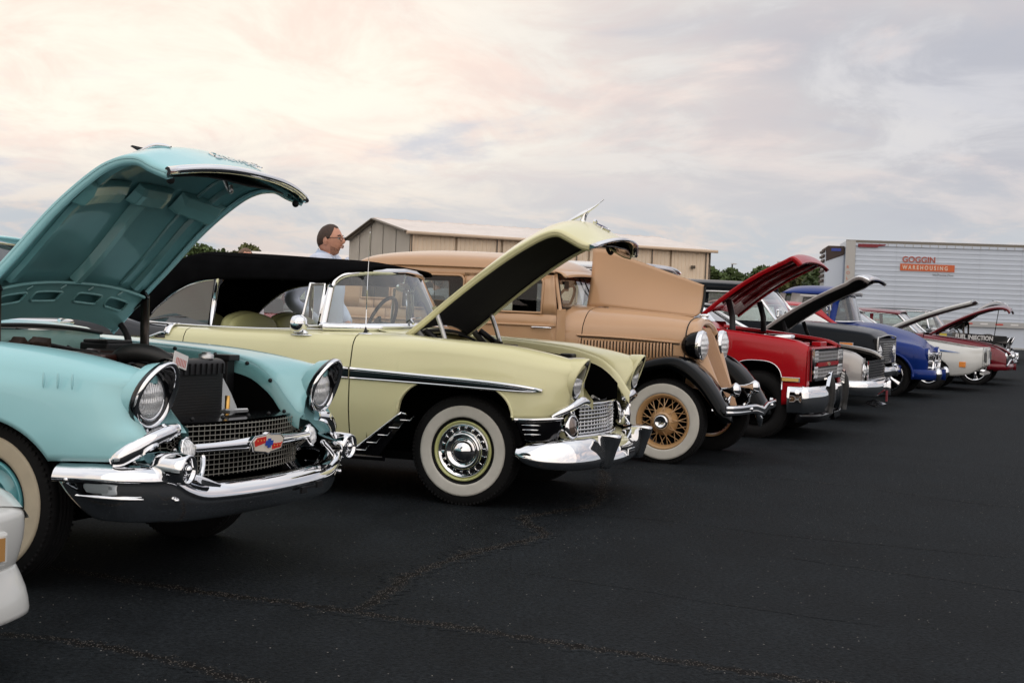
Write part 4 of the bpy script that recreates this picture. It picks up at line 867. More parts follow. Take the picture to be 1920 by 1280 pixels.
        MB().sweep([(-2.12, s*.905, .985), (-2.115, s*.86, 1.045), (-2.12, s*.78, 1.052)], [(-.008, -.022), (.004, -.022), (.004, .022), (-.008, .022)], up=(1, 0, 0), sm=3).build('divider_moulding', CHROME, car)
        # belt bright strip
        MB().tube([(-1.0, s*.735, 1.066), (-1.5, s*.745, 1.05), (-2.0, s*.745, 1.05), (-2.38, s*.74, 1.06)], .007, n=6, sm=3).build('belt_moulding', CHROME, car)
        # flank stripe: chrome edged black spear, three panels share the seams of the body
        up_ = [(-2.6, .90), (-1.9, .868), (-1.4, .848), (-.83, .826), (-.3, .806), (.2, .786), (.40, .772), (.49, .762), (.55, .752)]
        lo_ = [(-2.6, .79), (-1.9, .785), (-1.4, .778), (-.83, .768), (-.3, .760), (.2, .748), (.40, .744), (.49, .746), (.55, .752)]
        for a, b in ((-.735, .55), (-1.985, -.747), (-2.6, -1.993)):
            X2 = np.linspace(a, b, 24); U2 = curve([(x, [z]) for x, z in up_], X2)[:, 0]; L2 = curve([(x, [z]) for x, z in lo_], X2)[:, 0]
            yb = .932; yy_ = lambda x: s*(yb-(max(0, x-.2)**2)*.12)
            fil = MB().grid([[(x, yy_(x)+s*.002, u), (x, yy_(x)+s*.004, (u+l)/2), (x, yy_(x)+s*.002, l)] for x, u, l in zip(X2, U2, L2)]).build('side_stripe', BLACKG, car)
            MB().sweep([(x, yy_(x), u) for x, u in zip(X2, U2)], [(.002*s, -.011), (-s*.008, -.010), (-s*.013, .0), (-s*.009, .012), (.002*s, .015)]).build('stripe_moulding', CHROME, fil)
            MB().sweep([(x, yy_(x), l) for x, l in zip(X2, L2)], [(.002*s, -.009), (-s*.009, -.005), (-s*.009, .004), (.002*s, .007)]).build('stripe_moulding', CHROME, fil)
        # rocker and louvred stone guard behind the front wheel
        MB().sweep([(-.50, s*.885, .265), (-2.5, s*.885, .265)], [(-.02*s, -.02), (.02*s, -.015), (.03*s, .015), (-.02*s, .02)]).build('rocker_moulding', BLACKG, car)
        sg = MB().prism([(-.735, s*.905, .285), (-.40, s*.917, .555), (-.33, s*.917, .555), (-.36, s*.91, .50), (-.52, s*.905, .285)], (0, s*.012, 0)).build('stone_guard', BLACKG, car, bevel=.003)
        MB().tube([(-.72, s*.930, .29), (-.40, s*.935, .545), (-.37, s*.935, .562), (-.335, s*.935, .560)], .006, sm=3, n=6).build('guard_edge', CHROME, sg)
        for i in range(5):
            t0 = i/5; p = np.array([-.655+.075*i*1.0-.02, .312+.052*i]);
            MB().tube([(p[0], s*.932, p[1]), (p[0]+.068, s*.932, p[1]+.0), (p[0]+.092, s*.932, p[1]+.034)], .0045, n=5).build('guard_rib', CHROME, sg)
    # rear deck and tail
    MB().patch([[(x, y, z+.03*(1-(y/.8)**2)) for y in np.linspace(-.78, .78, 7)] for x, z in ((-2.62, 1.05), (-3.2, 1.04), (-3.8, 1.0), (-4.15, .93), (-4.22, .7), (-4.2, .42))], 4, 3).build('rear_deck', NAVY, car)
    MB().box((-1.9, 0, .28), (4.2, 1.55, .05)).build('floor_pan', UNDER, car)
    for s in (-1, 1):
        MB().grid([[(x, s*.55, .25), (x, s*.55, .80), (x, s*.85, .82)] for x in (-.62, .5)], smooth=False).build('wheel_housing', UNDER, car); MB().grid([[(-.62, s*.55, .25), (-.62, s*.9, .25)], [(-.62, s*.55, .84), (-.62, s*.9, .84)]]).build('bulkhead', UNDER, car)
        # interior door trim, seats
        MB().box((-1.4, s*.74, .78), (1.2, .03, .50)).build('door_trim', VINYL, car)
    for x, nm in ((-1.75, 'front_seat'), (-2.55, 'rear_seat')):
        MB().patch([[(x+.55, y, .55), (x+.5, y, .60), (x+.1, y, .58)] for y in (-.66, 0, .66)], 3, 3).build(nm, VINYL, car, solid=.1)
        for s in (-1, 1):
            MB().patch([[(x+.10, s*y, .60), (x+.03, s*y, .9), (x-.02, s*y, zt), (x-.07, s*y, zt+.015), (x-.12, s*y, zt), (x-.12, s*y, .7)] for y, zt in ((.02, 1.02), (.06, 1.09), (.33, 1.125), (.60, 1.08), (.66, .98))], 4, 3).build('seat_back', VINYL, car)
    MB().patch([[(-.62, y, 1.0), (-.85, y, 1.085), (-.95, y, 1.06), (-.97, y, .95)] for y in (-.66, 0, .66)], 4, 3).build('dashboard', pbr('dash_black', (.01, .01, .01), .35, 0, .6), car)
    steering_wheel(car, (-1.12, .36, 1.10), .21, R_(22))
    # wraparound windscreen
    def ws(t, h):
        a = abs(t)
        y0 = np.interp(a, [0, .5, .72, .85, 1], [0, .42, .60, .70, .745]); x0 = np.interp(a, [0, .25, .5, .72, .85, 1], [-.60, -.605, -.63, -.70, -.80, -1.03])
        y1 = np.interp(a, [0, .5, .72, .85, 1], [0, .40, .55, .62, .665]); x1 = np.interp(a, [0, .25, .5, .72, .85, 1], [-.79, -.795, -.83, -.885, -.945, -1.02])
        z0 = 1.105-.02*a; z1 = np.interp(a, [0, .5, .72, .85, .93, 1], [1.475, 1.46, 1.447, 1.43, 1.405, 1.355])
        return np.array([x0+(x1-x0)*h, (y0+(y1-y0)*h)*(1 if t > 0 else -1), z0+(z1-z0)*h])
    tt = [-1+2*i/28 for i in range(29)]
    MB().grid(crom(np.array([[ws(t, h) for h in np.linspace(0, 1, 6)] for t in tt[::2]]), 3)).build('windscreen', GLASS, car)
    fr = [ws(t, 0) for t in tt]; MB().sweep(fr, [(-.022, -.030), (.020, -.026), (.026, .0), (.008, .024), (-.014, .024)], sm=2).build('windscreen_frame', CHROME, car)
    fr = [ws(t, 1) for t in tt]; MB().sweep(fr, [(-.018, -.022), (.014, -.020), (.022, .0), (.012, .022), (-.022, .024)], sm=2).build('windscreen_frame', CHROME, car)
    for s in (-1, 1):
        P = [ws(s, h)+np.array([-.012, 0, 0]) for h in (0, .3, .7, 1)]
        MB().sweep(P, [(-.028, -.012), (.028, -.012), (.028, .012), (-.028, .012)], up=(0, 1, 0), sm=3).build('windscreen_pillar', CHROME, car)
        # vent window
        V = [(-1.205, s*.735, 1.075), (-1.165, s*.69, 1.365), (-1.06, s*.69, 1.362), (-1.07, s*.735, 1.085)]
        MB().tube(V+[V[0]], .011, n=6, caps=False).build('vent_frame', CHROME, car); MB().poly(V).build('vent_glass', GLASS, car)
        # rear quarter glass, wound up
        Q = [(-1.865, s*.70, 1.372), (-1.885, s*.735, 1.055), (-2.40, s*.735, 1.062), (-2.32, s*.725, 1.165), (-2.14, s*.71, 1.298), (-2.0, s*.702, 1.35)]
        if s < 0: MB().poly(Q).build('quarter_glass', GLASSD, car)
        else: pass
        MB().sweep([Q[0], Q[1]], [(-.016, -.010), (.016, -.010), (.016, .010), (-.016, .010)], up=(0, 1, 0)).build('quarter_frame', CHROME, car)
        MB().tube(crom(np.array([Q[0], Q[5], Q[4], Q[3], Q[2]]), 4), .009, n=6).build('quarter_frame', CHROME, car)
    # rear view mirror and outside mirror, aerial
    MB().ball((-.80, .0, 1.37), (.02, .12, .035), 16, 10).tube([(-.80, 0, 1.38), (-.78, 0, 1.45)], .008).build('rear_view_mirror', CHROME, car)
    mr = MB().lathe([(-.05, .001), (-.045, .04), (-.02, .06), (.02, .064), (.03, .058), (.026, .001)], axis='x', n=28).build('door_mirror', CHROME, car)
    mr.location = (-1.15, -.86, 1.095); mr.rotation_euler = (0, 0, math.pi+R_(-12))
    MB().tube([(-1.15, -.86, 1.07), (-1.12, -.855, 1.05), (-1.10, -.855, 1.025)], [.02, .014, .02], sm=3).ball((-1.13, -.855, 1.022), (.085, .03, .008), 18, 6).build('mirror_stand', CHROME, car)
    ae = MB().ball((-.70, -.80, 1.047), (.05, .022, .010), 18, 6).build('aerial_base', CHROME, car)
    MB().lathe([(0, .016), (.03, .006), (.04, .004)], axis='z', c=(-.70, -.80, 1.052), n=12).build('aerial_boot', BLACK, ae)
    MB().tube([(-.70, -.80, 1.08), (-.70, -.80, 1.33)], .0035, n=6).tube([(-.70, -.80, 1.33), (-.694, -.80, 1.70)], .0018, n=5).ball((-.694, -.80, 1.70), .0045, 8, 6).build('aerial_mast', CHROME, ae)
    # wipers
    for y in (-.3, .3): MB().tube([(-.58, y, 1.12), (-.62, y+.05, 1.15), (-.66, y+.32, 1.16)], [.010, .008, .004], sm=2).build('wiper', CHROME, car)
    # canvas top
    ts = [(-2.66, [(1.05,.72),(1.055,.72),(1.06,.70),(1.065,.68)], [(.60,1.07),(.45,1.075),(.2,1.08),(0,1.08)]),
          (-2.55, [(1.05,.73),(1.09,.72),(1.13,.70),(1.17,.67)], [(.60,1.19),(.45,1.20),(.2,1.21),(0,1.21)]),
          (-2.40, [(1.05,.735),(1.17,.725),(1.27,.71),(1.34,.68)], [(.60,1.37),(.45,1.39),(.2,1.40),(0,1.40)]),
          (-2.24, [(1.05,.735),(1.26,.725),(1.38,.71),(1.45,.68)], [(.60,1.48),(.45,1.505),(.2,1.52),(0,1.52)]),
          (-2.08, [(1.05,.735),(1.28,.725),(1.42,.71),(1.48,.68)], [(.61,1.52),(.45,1.55),(.2,1.56),(0,1.565)]),
          (-1.80, [(1.30,.705),(1.36,.70),(1.42,.695),(1.475,.67)], [(.60,1.515),(.45,1.54),(.2,1.555),(0,1.56)]),
          (-1.40, [(1.30,.705),(1.36,.70),(1.42,.69),(1.46,.665)], [(.60,1.50),(.45,1.525),(.2,1.54),(0,1.545)]),
          (-1.12, [(1.30,.70),(1.36,.695),(1.41,.685),(1.45,.66)], [(.59,1.485),(.45,1.51),(.2,1.53),(0,1.535)]),
          (-1.02, [(1.36,.69),(1.39,.685),(1.43,.67),(1.455,.65)], [(.585,1.48),(.45,1.505),(.2,1.522),(0,1.528)]),
          (-.92, [(1.40,.64),(1.42,.635),(1.45,.62),(1.465,.60)], [(.55,1.478),(.42,1.495),(.2,1.508),(0,1.515)]),
          (-.81, [(1.44,.54),(1.455,.53),(1.465,.52),(1.475,.50)], [(.45,1.482),(.35,1.487),(.2,1.492),(0,1.495)])]
    zt = [(-2.66, 1.05), (-2.41, 1.055), (-2.405, 1.06), (-2.33, 1.16), (-2.14, 1.305), (-2.0, 1.36), (-1.88, 1.375), (-1.4, 1.388), (-1.12, 1.385), (-1.03, 1.40), (-.94, 1.452), (-.8, 1.478)]
    T = MB()
    for s in (-1, 1): T.join(half(ts, np.linspace(-2.66, -.80, 60), zt, s, lip=.02, inner_lip=0, ntop=16))
    T.build('soft_top', CANVAS, car, solid=.012)
    for s in (-1, 1): MB().tube([(-2.05, s*.60, 1.535), (-1.6, s*.605, 1.52), (-1.1, s*.60, 1.49)], .004, n=5, sm=3).build('top_seam', CANVAS, car)
    MB().poly([(-2.53, -.35, 1.215), (-2.53, .35, 1.215), (-2.36, .33, 1.425), (-2.36, -.33, 1.425)]).build('rear_window', GLASSD, car)
    for x in (-2.1, -1.5): MB().tube([(x, -.66, 1.40), (x, -.5, 1.50), (x, 0, 1.53), (x, .5, 1.50), (x, .66, 1.40)], .014, sm=4).build('top_bow', BLACK, car)
    rm = pbr('yellow_wheel_paint', (.58, .60, .25), .3, 0, 1.)
    for x in (0, -2.921):
        for s in (-1, 1): wheel(car, x, s*.715, .352, .190, .17, 'cap56', s, ww=(.214, .285), rimmat=rm)
    return car
YELCAR = car_yellow()
# ================================================================== TAN 1930s SEDAN
TAN = paint('tan_paint', (.52, .315, .175), .32)
FENB = pbr('black_fender_paint', (.0015, .002, .0025), .08, 0, 0, .5, ior=1.22)
def car_tan():
    car = thing('parked_car', 'tan 1930s sedan with black fenders, cream wire wheels and folding hood propped open', 'car', (1.5959, 12.2996, 0), -.42, 'classic cars parked in a row')
    # hood body and cowl: loft of sections (half widths shrink to the nose)
    def sec(x, w_, zt, zs, zb, k=1.0):
        return [(x, -w_*k, zb), (x, -w_, (zb+zs)/2), (x, -w_, zs-.06), (x, -w_*.93, zs+.035), (x, -w_*.72, zt-.045), (x, -w_*.38, zt-.008), (x, 0, zt),
                (x, w_*.38, zt-.008), (x, w_*.72, zt-.045), (x, w_*.93, zs+.035), (x, w_, zs-.06), (x, w_, (zb+zs)/2), (x, w_*k, zb)]
    S = [sec(-1.10, .60, 1.30, 1.12, .62), sec(-.99, .56, 1.295, 1.12, .62), sec(-.86, .50, 1.285, 1.11, .62), sec(-.5, .445, 1.27, 1.10, .80), (sec(-.2, .40, 1.25, 1.09, .80)), sec(.04, .355, 1.225, 1.07, .80, .98)]
    MB().patch(S[:3], 5, 3).build('cowl', TAN, car)
    # near side of the hood stays shut; the far half is folded up
    near = [[p for p in r[:7]] for r in S[2:]]; far = [[p for p in r[8:]] for r in S[2:]]
    sh = [[(p[0]+.008, p[1], p[2]) for p in near[0]]]+near[1:]
    nb = MB().patch(sh, 6, 3).build('hood_side', TAN, car)
    MB().patch([r[2:] for r in far], 6, 3).build('hood_side', TAN, car)
    MB().tube([(-.90, -.515, 1.035), (-.5, -.46, 1.028), (0, -.372, 1.005)], .010, n=6, sm=4).build('hood_bead', TAN, car)
    MB().tube([(-.90, -.515, 1.022), (-.5, -.46, 1.015), (0, -.372, .992)], .004, n=5, sm=4).build('hood_shut_line', SEAL, car)
    for i in range(30):
        x = -.90+i*.0285; w_ = np.interp(x, [-.86, -.5, -.2, .04], [.50, .445, .40, .355])
        MB().patch([[(x-.009, -w_+.004, z), (x-.004, -w_-.014*k, z), (x+.006, -w_-.012*k, z), (x+.009, -w_+.004, z)] for z, k in ((.855, 0), (.87, 1.5), (.985, 1.5), (1.0, 0))], 2, 1).build('hood_louvre', TAN, nb)
        MB().box((x+.0135, -w_-.001, .93), (.008, .006, .125)).build('louvre_slot', SEAL, nb)
    # raised hood half: a thin shell standing on the centre hinge, curled at its upper edge
    def flap(x, t):   # t 0..1 from hinge to free edge
        h = np.interp(x, [-.90, .10], [.53, .27])
        a = t*h; y = .02+.10*t+.03*math.sin(t*3.1)
        return (x-.0*t, y, np.interp(x, [-.9, .10], [1.292, 1.232])+a)
    G = []
    for x in np.linspace(-1.02, .06, 26):
        c = []
        for t in np.linspace(0, 1, 14):
            p = list(flap(x, t))
            if x > 0: p[2] += .04*(x/.06)**2*(1-t)**6
            c.append(p)
        G.append(c)
    MB().grid(G).build('hood_flap', TAN, car, solid=.006)
    MB().grid([[(p[0], p[1]+.012, p[2]) for p in r] for r in G]).build('flap_lining', BLACK, car)
    MB().tube([G[-1][i] for i in range(14)], .012, n=6).build('flap_seal', SEAL, car)
    MB().tube([G[-1][0], (.0, .01, 1.236), (-.8, .01, 1.285)], .007, n=6).build('hood_hinge_rod', TAN, car)
    # radiator shell and raked grille
    R0 = [(.05, .358, 1.075, 1.226), (.085, .352, 1.07, 1.22), (.125, .335, 1.055, 1.20), (.165, .30, 1.03, 1.165)]
    def shell(y_, k): pass
    out = [(-.37, .62), (-.366, .80), (-.362, 1.0), (-.335, 1.11), (-.26, 1.18), (-.14, 1.215), (0, 1.226)]
    out = out+[(-a, b) for a, b in out[-2::-1]]
    inn = [(-.10, .47), (-.17, .72), (-.215, .95), (-.225, 1.05), (-.18, 1.11), (-.09, 1.14), (0, 1.148)]
    inn = inn+[(-a, b) for a, b in inn[-2::-1]]
    def gxz(z): return .12+(1.15-z)*.40
    A = [(.05, y, z) for y, z in out]; B = [(.105+(1.226-z)*.12, y*.985, z-.004) for y, z in out]
    mid = [((gxz(z)+.10+(1.2-z)*.2)/2+.02, (y+y2*.95)/2, (z+z2*.99)/2) for (y, z), (y2, z2) in zip(inn, out)]
    C_ = [(gxz(z)-.01, y*1.08, z+.006) for y, z in inn]; D = [(gxz(z)-.03, y, z) for y, z in inn]
    MB().patch([A, B, mid, C_, D], 4, 3).build('radiator_shell', TAN, car)
    MB().tube([(.047, y, z) for y, z in out], .006, n=6, sm=3).build('shell_seal', SEAL, car)
    gr_ = MB(); Gm = []
    for z in np.linspace(.47, 1.14, 16):
        w_ = np.interp(z, [.47, .72, .95, 1.05, 1.11, 1.14], [.10, .17, .215, .222, .18, .09])
        Gm.append([(gxz(z)+.05*(1-abs(q))-.02, q*w_, z) for q in np.linspace(-1, 1, 9)])
    gm = MB().grid(Gm).build('grille', pbr('tan_grille_paint', (.40, .22, .11), .4, 0, .5), car)
    for i in range(31):
        q = -1+2*i/30; P = []
        for z in np.linspace(.475, 1.135, 12):
            w_ = np.interp(z, [.47, .72, .95, 1.05, 1.11, 1.14], [.10, .17, .215, .222, .18, .09]); P.append((gxz(z)+.05*(1-abs(q))-.014, q*w_, z))
        MB().tube(P, .0028, n=4, caps=False).build('grille_bar', TAN, gm)
    MB().ball((.10, 0, 1.245), (.045, .02, .018), 14, 8).lathe([(1.215, .03), (1.235, .028), (1.24, .001)], axis='z', c=(.10, 0, 0), n=16).build('hood_ornament', CHROME, car)
    # head lamps on a bar, horns, bumper
    for s in (-1, 1):
        b = MB().lathe([(-.17, .001), (-.165, .04), (-.14, .08), (-.08, .115), (-.02, .130), (0, .132)], axis='x', n=32).build('headlight_shell', FENB, car); b.location = (.175, s*.325, .985)
        MB().lathe([(-.012, .134), (.012, .138), (.03, .130), (.034, .112)], axis='x', n=36).build('lamp_ring', CHROME, b)
        MB().lathe([(.030, .114), (.045, .09), (.058, .05), (.062, .001)], axis='x', n=32).build('lamp_glass', LAMP, b)
        MB().tube([(.12, s*.325, .86), (.11, s*.34, .76), (.10, s*.36, .70)], [.03, .022, .035], sm=3).build('lamp_post', FENB, car)
        h = MB().lathe([(-.20, .012), (-.10, .018), (-.05, .035), (-.01, .062), (.0, .066), (.008, .06), (.03, .045), (.04, .02), (.042, .001)], axis='x', n=24).build('horn', CHROME, car); h.location = (.50, s*.33, .625)
        MB().tube([(.44, s*.33, .56), (.44, s*.35, .50), (.40, s*.35, .46)], .016, sm=2).tube([(.47, s*.33, .61), (.44, s*.36, .52)], .010).build('horn_bracket', CHROME, car)
    bp = [(.54, -.77, .475), (.585, -.72, .475), (.62, -.60, .475), (.64, -.40, .475), (.65, -.22, .472), (.66, -.10, .455), (.665, 0, .44), (.66, .10, .455), (.65, .22, .472), (.64, .40, .475), (.62, .60, .475), (.585, .72, .475), (.54, .77, .475)]
    MB().sweep(bp, [(-.008, -.040), (.008, -.036), (.012, -.015), (.004, 0), (.012, .015), (.008, .036), (-.008, .040)], sm=4).build('bumper', CHROME, car)
    for s in (-1, 1): MB().sweep([(.30, s*.33, .43), (.62, s*.36, .45)], [(-.006, -.02), (.006, -.02), (.006, .02), (-.006, .02)]).ball((.655, s*.36, .475), (.010, .018, .018), 10, 6).build('bumper_iron', CHROME, car)
    MB().tube([(.60, 0, .44), (.62, .06, .36), (.60, .16, .30)], [.02, .03, .01], sm=3).build('crank_guard', CHROME, car)
    # sweeping front fenders, running boards, rear fenders
    cr = [(-1.30, .35), (-1.05, .37), (-.80, .45), (-.55, .60), (-.38, .74), (-.18, .845), (.05, .893), (.20, .845), (.34, .73), (.45, .59), (.53, .45), (.555, .37)]
    P = crom(np.array(cr), 5); Tn = np.gradient(P, axis=0); Tn /= np.linalg.norm(Tn, axis=1)[:, None]; Nn = np.stack([-Tn[:, 1], Tn[:, 0]], 1)
    for s in (-1, 1):
        G = []
        for i, ((x, z), (nx, nz)) in enumerate(zip(P, Nn)):
            k = i/(len(P)-1); yo = np.interp(k, [0, .2, .5, .9, 1], [.84, .84, .84, .80, .74]); yi = np.interp(k, [0, .35, .6, .9, 1], [.52, .50, .36, .42, .50])
            d = lambda a, y: (x-nx*a, s*y, z-nz*a)
            sk = np.interp(k, [0, .3, .6, 1], [.03, .09, .10, .05])
            G.append([d(sk, yo+.004), d(.05*sk/.09, yo+.008), d(.018, yo-.012), d(.0, yo-.06), d(-.012, (yo+yi)/2+.06), d(.0, yi+.08), d(.03, yi+.02), d(.12, yi)])
        MB().grid(G).build('front_fender', FENB, car, solid=.006)
        MB().box((-1.95, s*.72, .345), (1.35, .24, .03)).build('running_board', FENB, car, bevel=.006)
        P2 = crom(np.array([(-2.6, .36), (-2.72, .60), (-2.85, .78), (-3.05, .86), (-3.28, .80), (-3.45, .62), (-3.55, .40)]), 5); T2 = np.gradient(P2, axis=0); T2 /= np.linalg.norm(T2, axis=1)[:, None]; N2 = np.stack([T2[:, 1], -T2[:, 0]], 1)
        MB().grid([[(x+nx*.09, s*.84, z+nz*.09), (x, s*.82, z), (x-nx*.02, s*.72, z-nz*.02), (x, s*.58, z)] for (x, z), (nx, nz) in zip(P2, N2)]).build('rear_fender', FENB, car, solid=.006)
    # cab: lower side, pillars, roof
    ym = .625
    low = [[(x, s_*(ym-.02*max(0, (-x-2.6))), z) for x in np.linspace(-3.25, -1.06, 12)] for z in (.40, .8, 1.10, 1.215) for s_ in (1,)]
    for s in (-1, 1):
        def Y(x, z): return s*(ym-.03*max(0, -x-2.6)**1.5*2-(.10*max(0, x+1.35))-.02*max(0, .8-z)-(z-1.2)*.06*(z > 1.2))
        segs = ((-3.28, -2.77, 'rear_body'), (-2.764, -1.895, 'rear_door'), (-1.889, -1.066, 'front_door'))
        for a, b, nm in segs:
            m = MB().grid([[(x, Y(x, z), z) for z in (.38, .6, .8, 1.0, 1.09, 1.112, 1.13, 1.20)] for x in np.linspace(a, b, 14)])
            d_ = m.build(nm, TAN, car, solid=.02)
            MB().tube([(x, Y(x, 1.10)+s*.004, 1.105) for x in np.linspace(a, b, 10)], .012, n=6).build('belt_bead', TAN, d_)
        MB().grid([[(x, Y(x, z), z) for z in (.62, 1.0, 1.2, 1.255)] for x in (-1.06, -1.02, -.98)]).build('cowl_side', TAN, car)
        # window surrounds: thin frames with rounded corners
        for nm, (a, b) in (('rear_quarter', (-3.04, -2.73)), ('rear_door', (-2.60, -1.97)), ('front_door', (-1.80, -1.20))):
            z0, z1 = (1.28 if nm == 'rear_quarter' else 1.205), 1.525; r = .05
            pts = []
            for cx_, cz, t0 in ((b-r, z1-r, 0), (a+r, z1-r, 90), (a+r, z0+.01, 180), (b-r, z0+.01, 270)):
                if t0 >= 180: pts.append((cx_-r if t0 == 180 else cx_+r, cz)); continue
                for q in range(0, 91, 30): t = R_(t0+q); pts.append((cx_+r*math.cos(t), cz+r*math.sin(t)))
            MB().tube([(x, Y(x, z)+s*.002, z) for x, z in pts+pts[:1]], .011, n=6, caps=False).build('window_frame', TAN, car)
            MB().poly([(x, Y(x, z)-s*.012, z) for x, z in pts]).build('window_glass', glass('side_window_glass', (.9, .93, .92), .5, .0), car)
        for a, b in ((-3.28, -3.04), (-2.73, -2.60), (-1.97, -1.80), (-1.215, -1.06)):
            MB().grid([[(x-(.05*(z-1.2)/.35 if b > -1.1 and x > -1.1 else 0), Y(x, z), z) for z in (1.195, 1.30, 1.42, 1.55)] for x in np.linspace(a, b, 6)]).build('window_pillar', TAN, car, solid=.025)
        MB().grid([[(x, Y(x, z), z) for z in (1.195, 1.24, 1.285)] for x in np.linspace(-3.06, -2.71, 5)]).build('window_sill', TAN, car, solid=.025)
        MB().grid([[(x, Y(x, z), z) for z in (1.52, 1.55, 1.60)] for x in np.linspace(-3.06, -1.19, 12)]).build('door_header', TAN, car, solid=.025)
        for x, z in ((-1.915, 1.46), (-1.915, 1.16), (-1.915, .7)): MB().box((x, Y(x, z)+s*.015, z), (.035, .03, .06)).build('door_hinge', TAN, car, bevel=.006)
        door_handle(car, -1.20, Y(-1.2, 1.08)+s*.0, 1.085, s); door_handle(car, -2.02, Y(-2.0, 1.08)+s*.0, 1.085, s)
        MB().sweep([(x, Y(x, 1.6)+s*.006, zz) for x, zz in ((-3.2, 1.42), (-3.05, 1.56), (-2.8, 1.607), (-2.0, 1.605), (-1.3, 1.59), (-1.10, 1.575))], [(-.008, -.008), (.008, -.008), (.008, .008), (-.008, .008)], sm=4).build('drip_rail', TAN, car)
        MB().tube([(-2.90, Y(-2.9, 1.6)+s*.004, 1.60), (-2.895, Y(-2.9, 1.2), 1.2)], .003, n=4).build('body_seam', SEAL, car)
    # roof shell with rounded rear and front
    rt = [(-3.42, .9, .42), (-3.40, 1.25, .48), (-3.33, 1.5, .53), (-3.18, 1.66, .56), (-2.9, 1.735, .585), (-2.4, 1.765, .60), (-1.8, 1.755, .595), (-1.4, 1.725, .585), (-1.2, 1.68, .57), (-1.10, 1.625, .56), (-1.06, 1.575, .55)]
    G = []
    for x, z, w_ in rt:
        zb_ = min(z, 1.59); r = []
        for k in np.linspace(-1, 1, 17):
            a = abs(k); y = np.sign(k)*w_*(1-(1-a)**1.0 if a < 0 else (math.sin(a*math.pi/2)))
            zz = zb_+(z-zb_)*math.cos(a*math.pi/2)**.55 if z > zb_ else z
            xx = x+.10*(1-math.cos(a*math.pi/2)) if x < -3.0 else x-.09*(1-math.cos(a*math.pi/2))*(x > -1.3)
            r.append((xx, y, zz))
        G.append(r)
    MB().patch(G, 4, 1).build('roof', TAN, car)
    MB().patch([[(-3.30, y, z) for z in (.5, .9, 1.3)] for y in (-.55, 0, .55)], 2, 2).build('rear_panel', TAN, car)
    HL = pbr('dark_headliner', (.004, .0035, .003), 1., 0, 0, .05)
    MB().grid([[(x, y, 1.565) for y in (-.575, 0, .575)] for x in (-3.1, -1.16)]).build('headliner', HL, car)
    for s in (-1, 1):
        MB().grid([[(x, s*.575, 1.57), (x, s*.565, 1.49)] for x in (-3.1, -1.2)]).build('door_lining', HL, car)
        MB().grid([[(x, s*.59, 1.20), (x, s*.59, .7)] for x in (-3.1, -1.2)]).build('door_lining', HL, car)
        for a, b in ((-3.2, -3.06), (-2.71, -2.56), (-2.02, -1.76)): MB().grid([[(x, s*.582, z) for z in (1.18, 1.56)] for x in (a, b)]).build('pillar_lining', HL, car)
    # windscreen, header, dash
    for s in (-1, 1): MB().tube([(-1.035, s*.578, 1.24), (-1.075, s*.565, 1.42), (-1.105, s*.55, 1.56)], .016, sm=3).build('windscreen_pillar', TAN, car)
    W = [(-1.035, -.555, 1.265), (-1.035, .555, 1.265), (-1.10, .52, 1.555), (-1.10, -.52, 1.555)]
    MB().poly(W).build('windscreen', GLASSC, car); MB().tube(W+W[:1], .012, n=6, caps=False).build('windscreen_frame', BLACK, car)
    MB().patch([[(-1.115, y, 1.60-.02*(y/.55)**2), (-1.06, y, 1.585-.02*(y/.55)**2), (-1.02, y, 1.56-.03*(y/.55)**2)] for y in (-.55, -.3, 0, .3, .55)], 3, 3).build('sun_visor', TAN, car, solid=.01)
    MB().tube([(-1.02, y, 1.56-.03*(y/.55)**2) for y in (-.53, -.3, 0, .3, .53)], .007, sm=3, n=6).build('visor_trim', CHROME, car)
    MB().tube([(-1.08, .05, 1.55), (-1.055, .12, 1.45), (-1.05, .2, 1.38)], .007, n=5).build('wiper', BLACK, car)
    MB().box((-1.12, 0, 1.22), (.16, 1.08, .10)).build('dashboard', BLACK, car, bevel=.02)
    steering_wheel(car, (-1.38, .30, 1.30), .20, R_(28))
    MB().box((-1.075, -.36, 1.46), (.004, .10, .09)).build('interior_mirror', BLACK, car)
    for x in (-1.95, -2.85): MB().patch([[(x, y, .7), (x-.06, y, 1.05), (x-.10, y, 1.18), (x-.18, y, 1.17), (x-.2, y, .7)] for y in (-.5, 0, .5)], 3, 2).build('seat', pbr('brown_seat', (.05, .035, .025), .8), car)
    MB().box((-1.6, 0, .42), (3.6, .9, .10)).build('chassis', UNDER, car)
    MB().tube([(0, -.62, .33), (0, .62, .33)], .03).tube([(.1, -.3, .42), (.55, -.33, .42)], .03).tube([(.1, .3, .42), (.55, .33, .42)], .03).build('front_axle', UNDER, car)
    for s in (-1, 1): MB().grid([[(x, s*w_, z) for z in (.34, .6, .815)] for x, w_ in ((-1.0, .57), (-.86, .515), (-.5, .46), (-.2, .415), (.06, .37), (.12, .36))]).build('inner_wing', UNDER, car)
    MB().poly([(.14, -.36, .34), (.14, .36, .34), (.12, .36, .80), (.12, -.36, .80)]).build('front_bulkhead', UNDER, car)
    MB().box((-.4, 0, .8), (.8, .5, .5)).build('engine', UNDER, car)
    wr = pbr('cream_tan_wheel_paint', (.55, .33, .15), .35, 0, .8)
    for x in (0, -2.85):
        for s in (-1, 1): wheel(car, x, s*.70, .362, .228, .135, 'wire', s, ww=(.236, .318), rimmat=wr, round=.7)
    return car
TANCAR = car_tan()
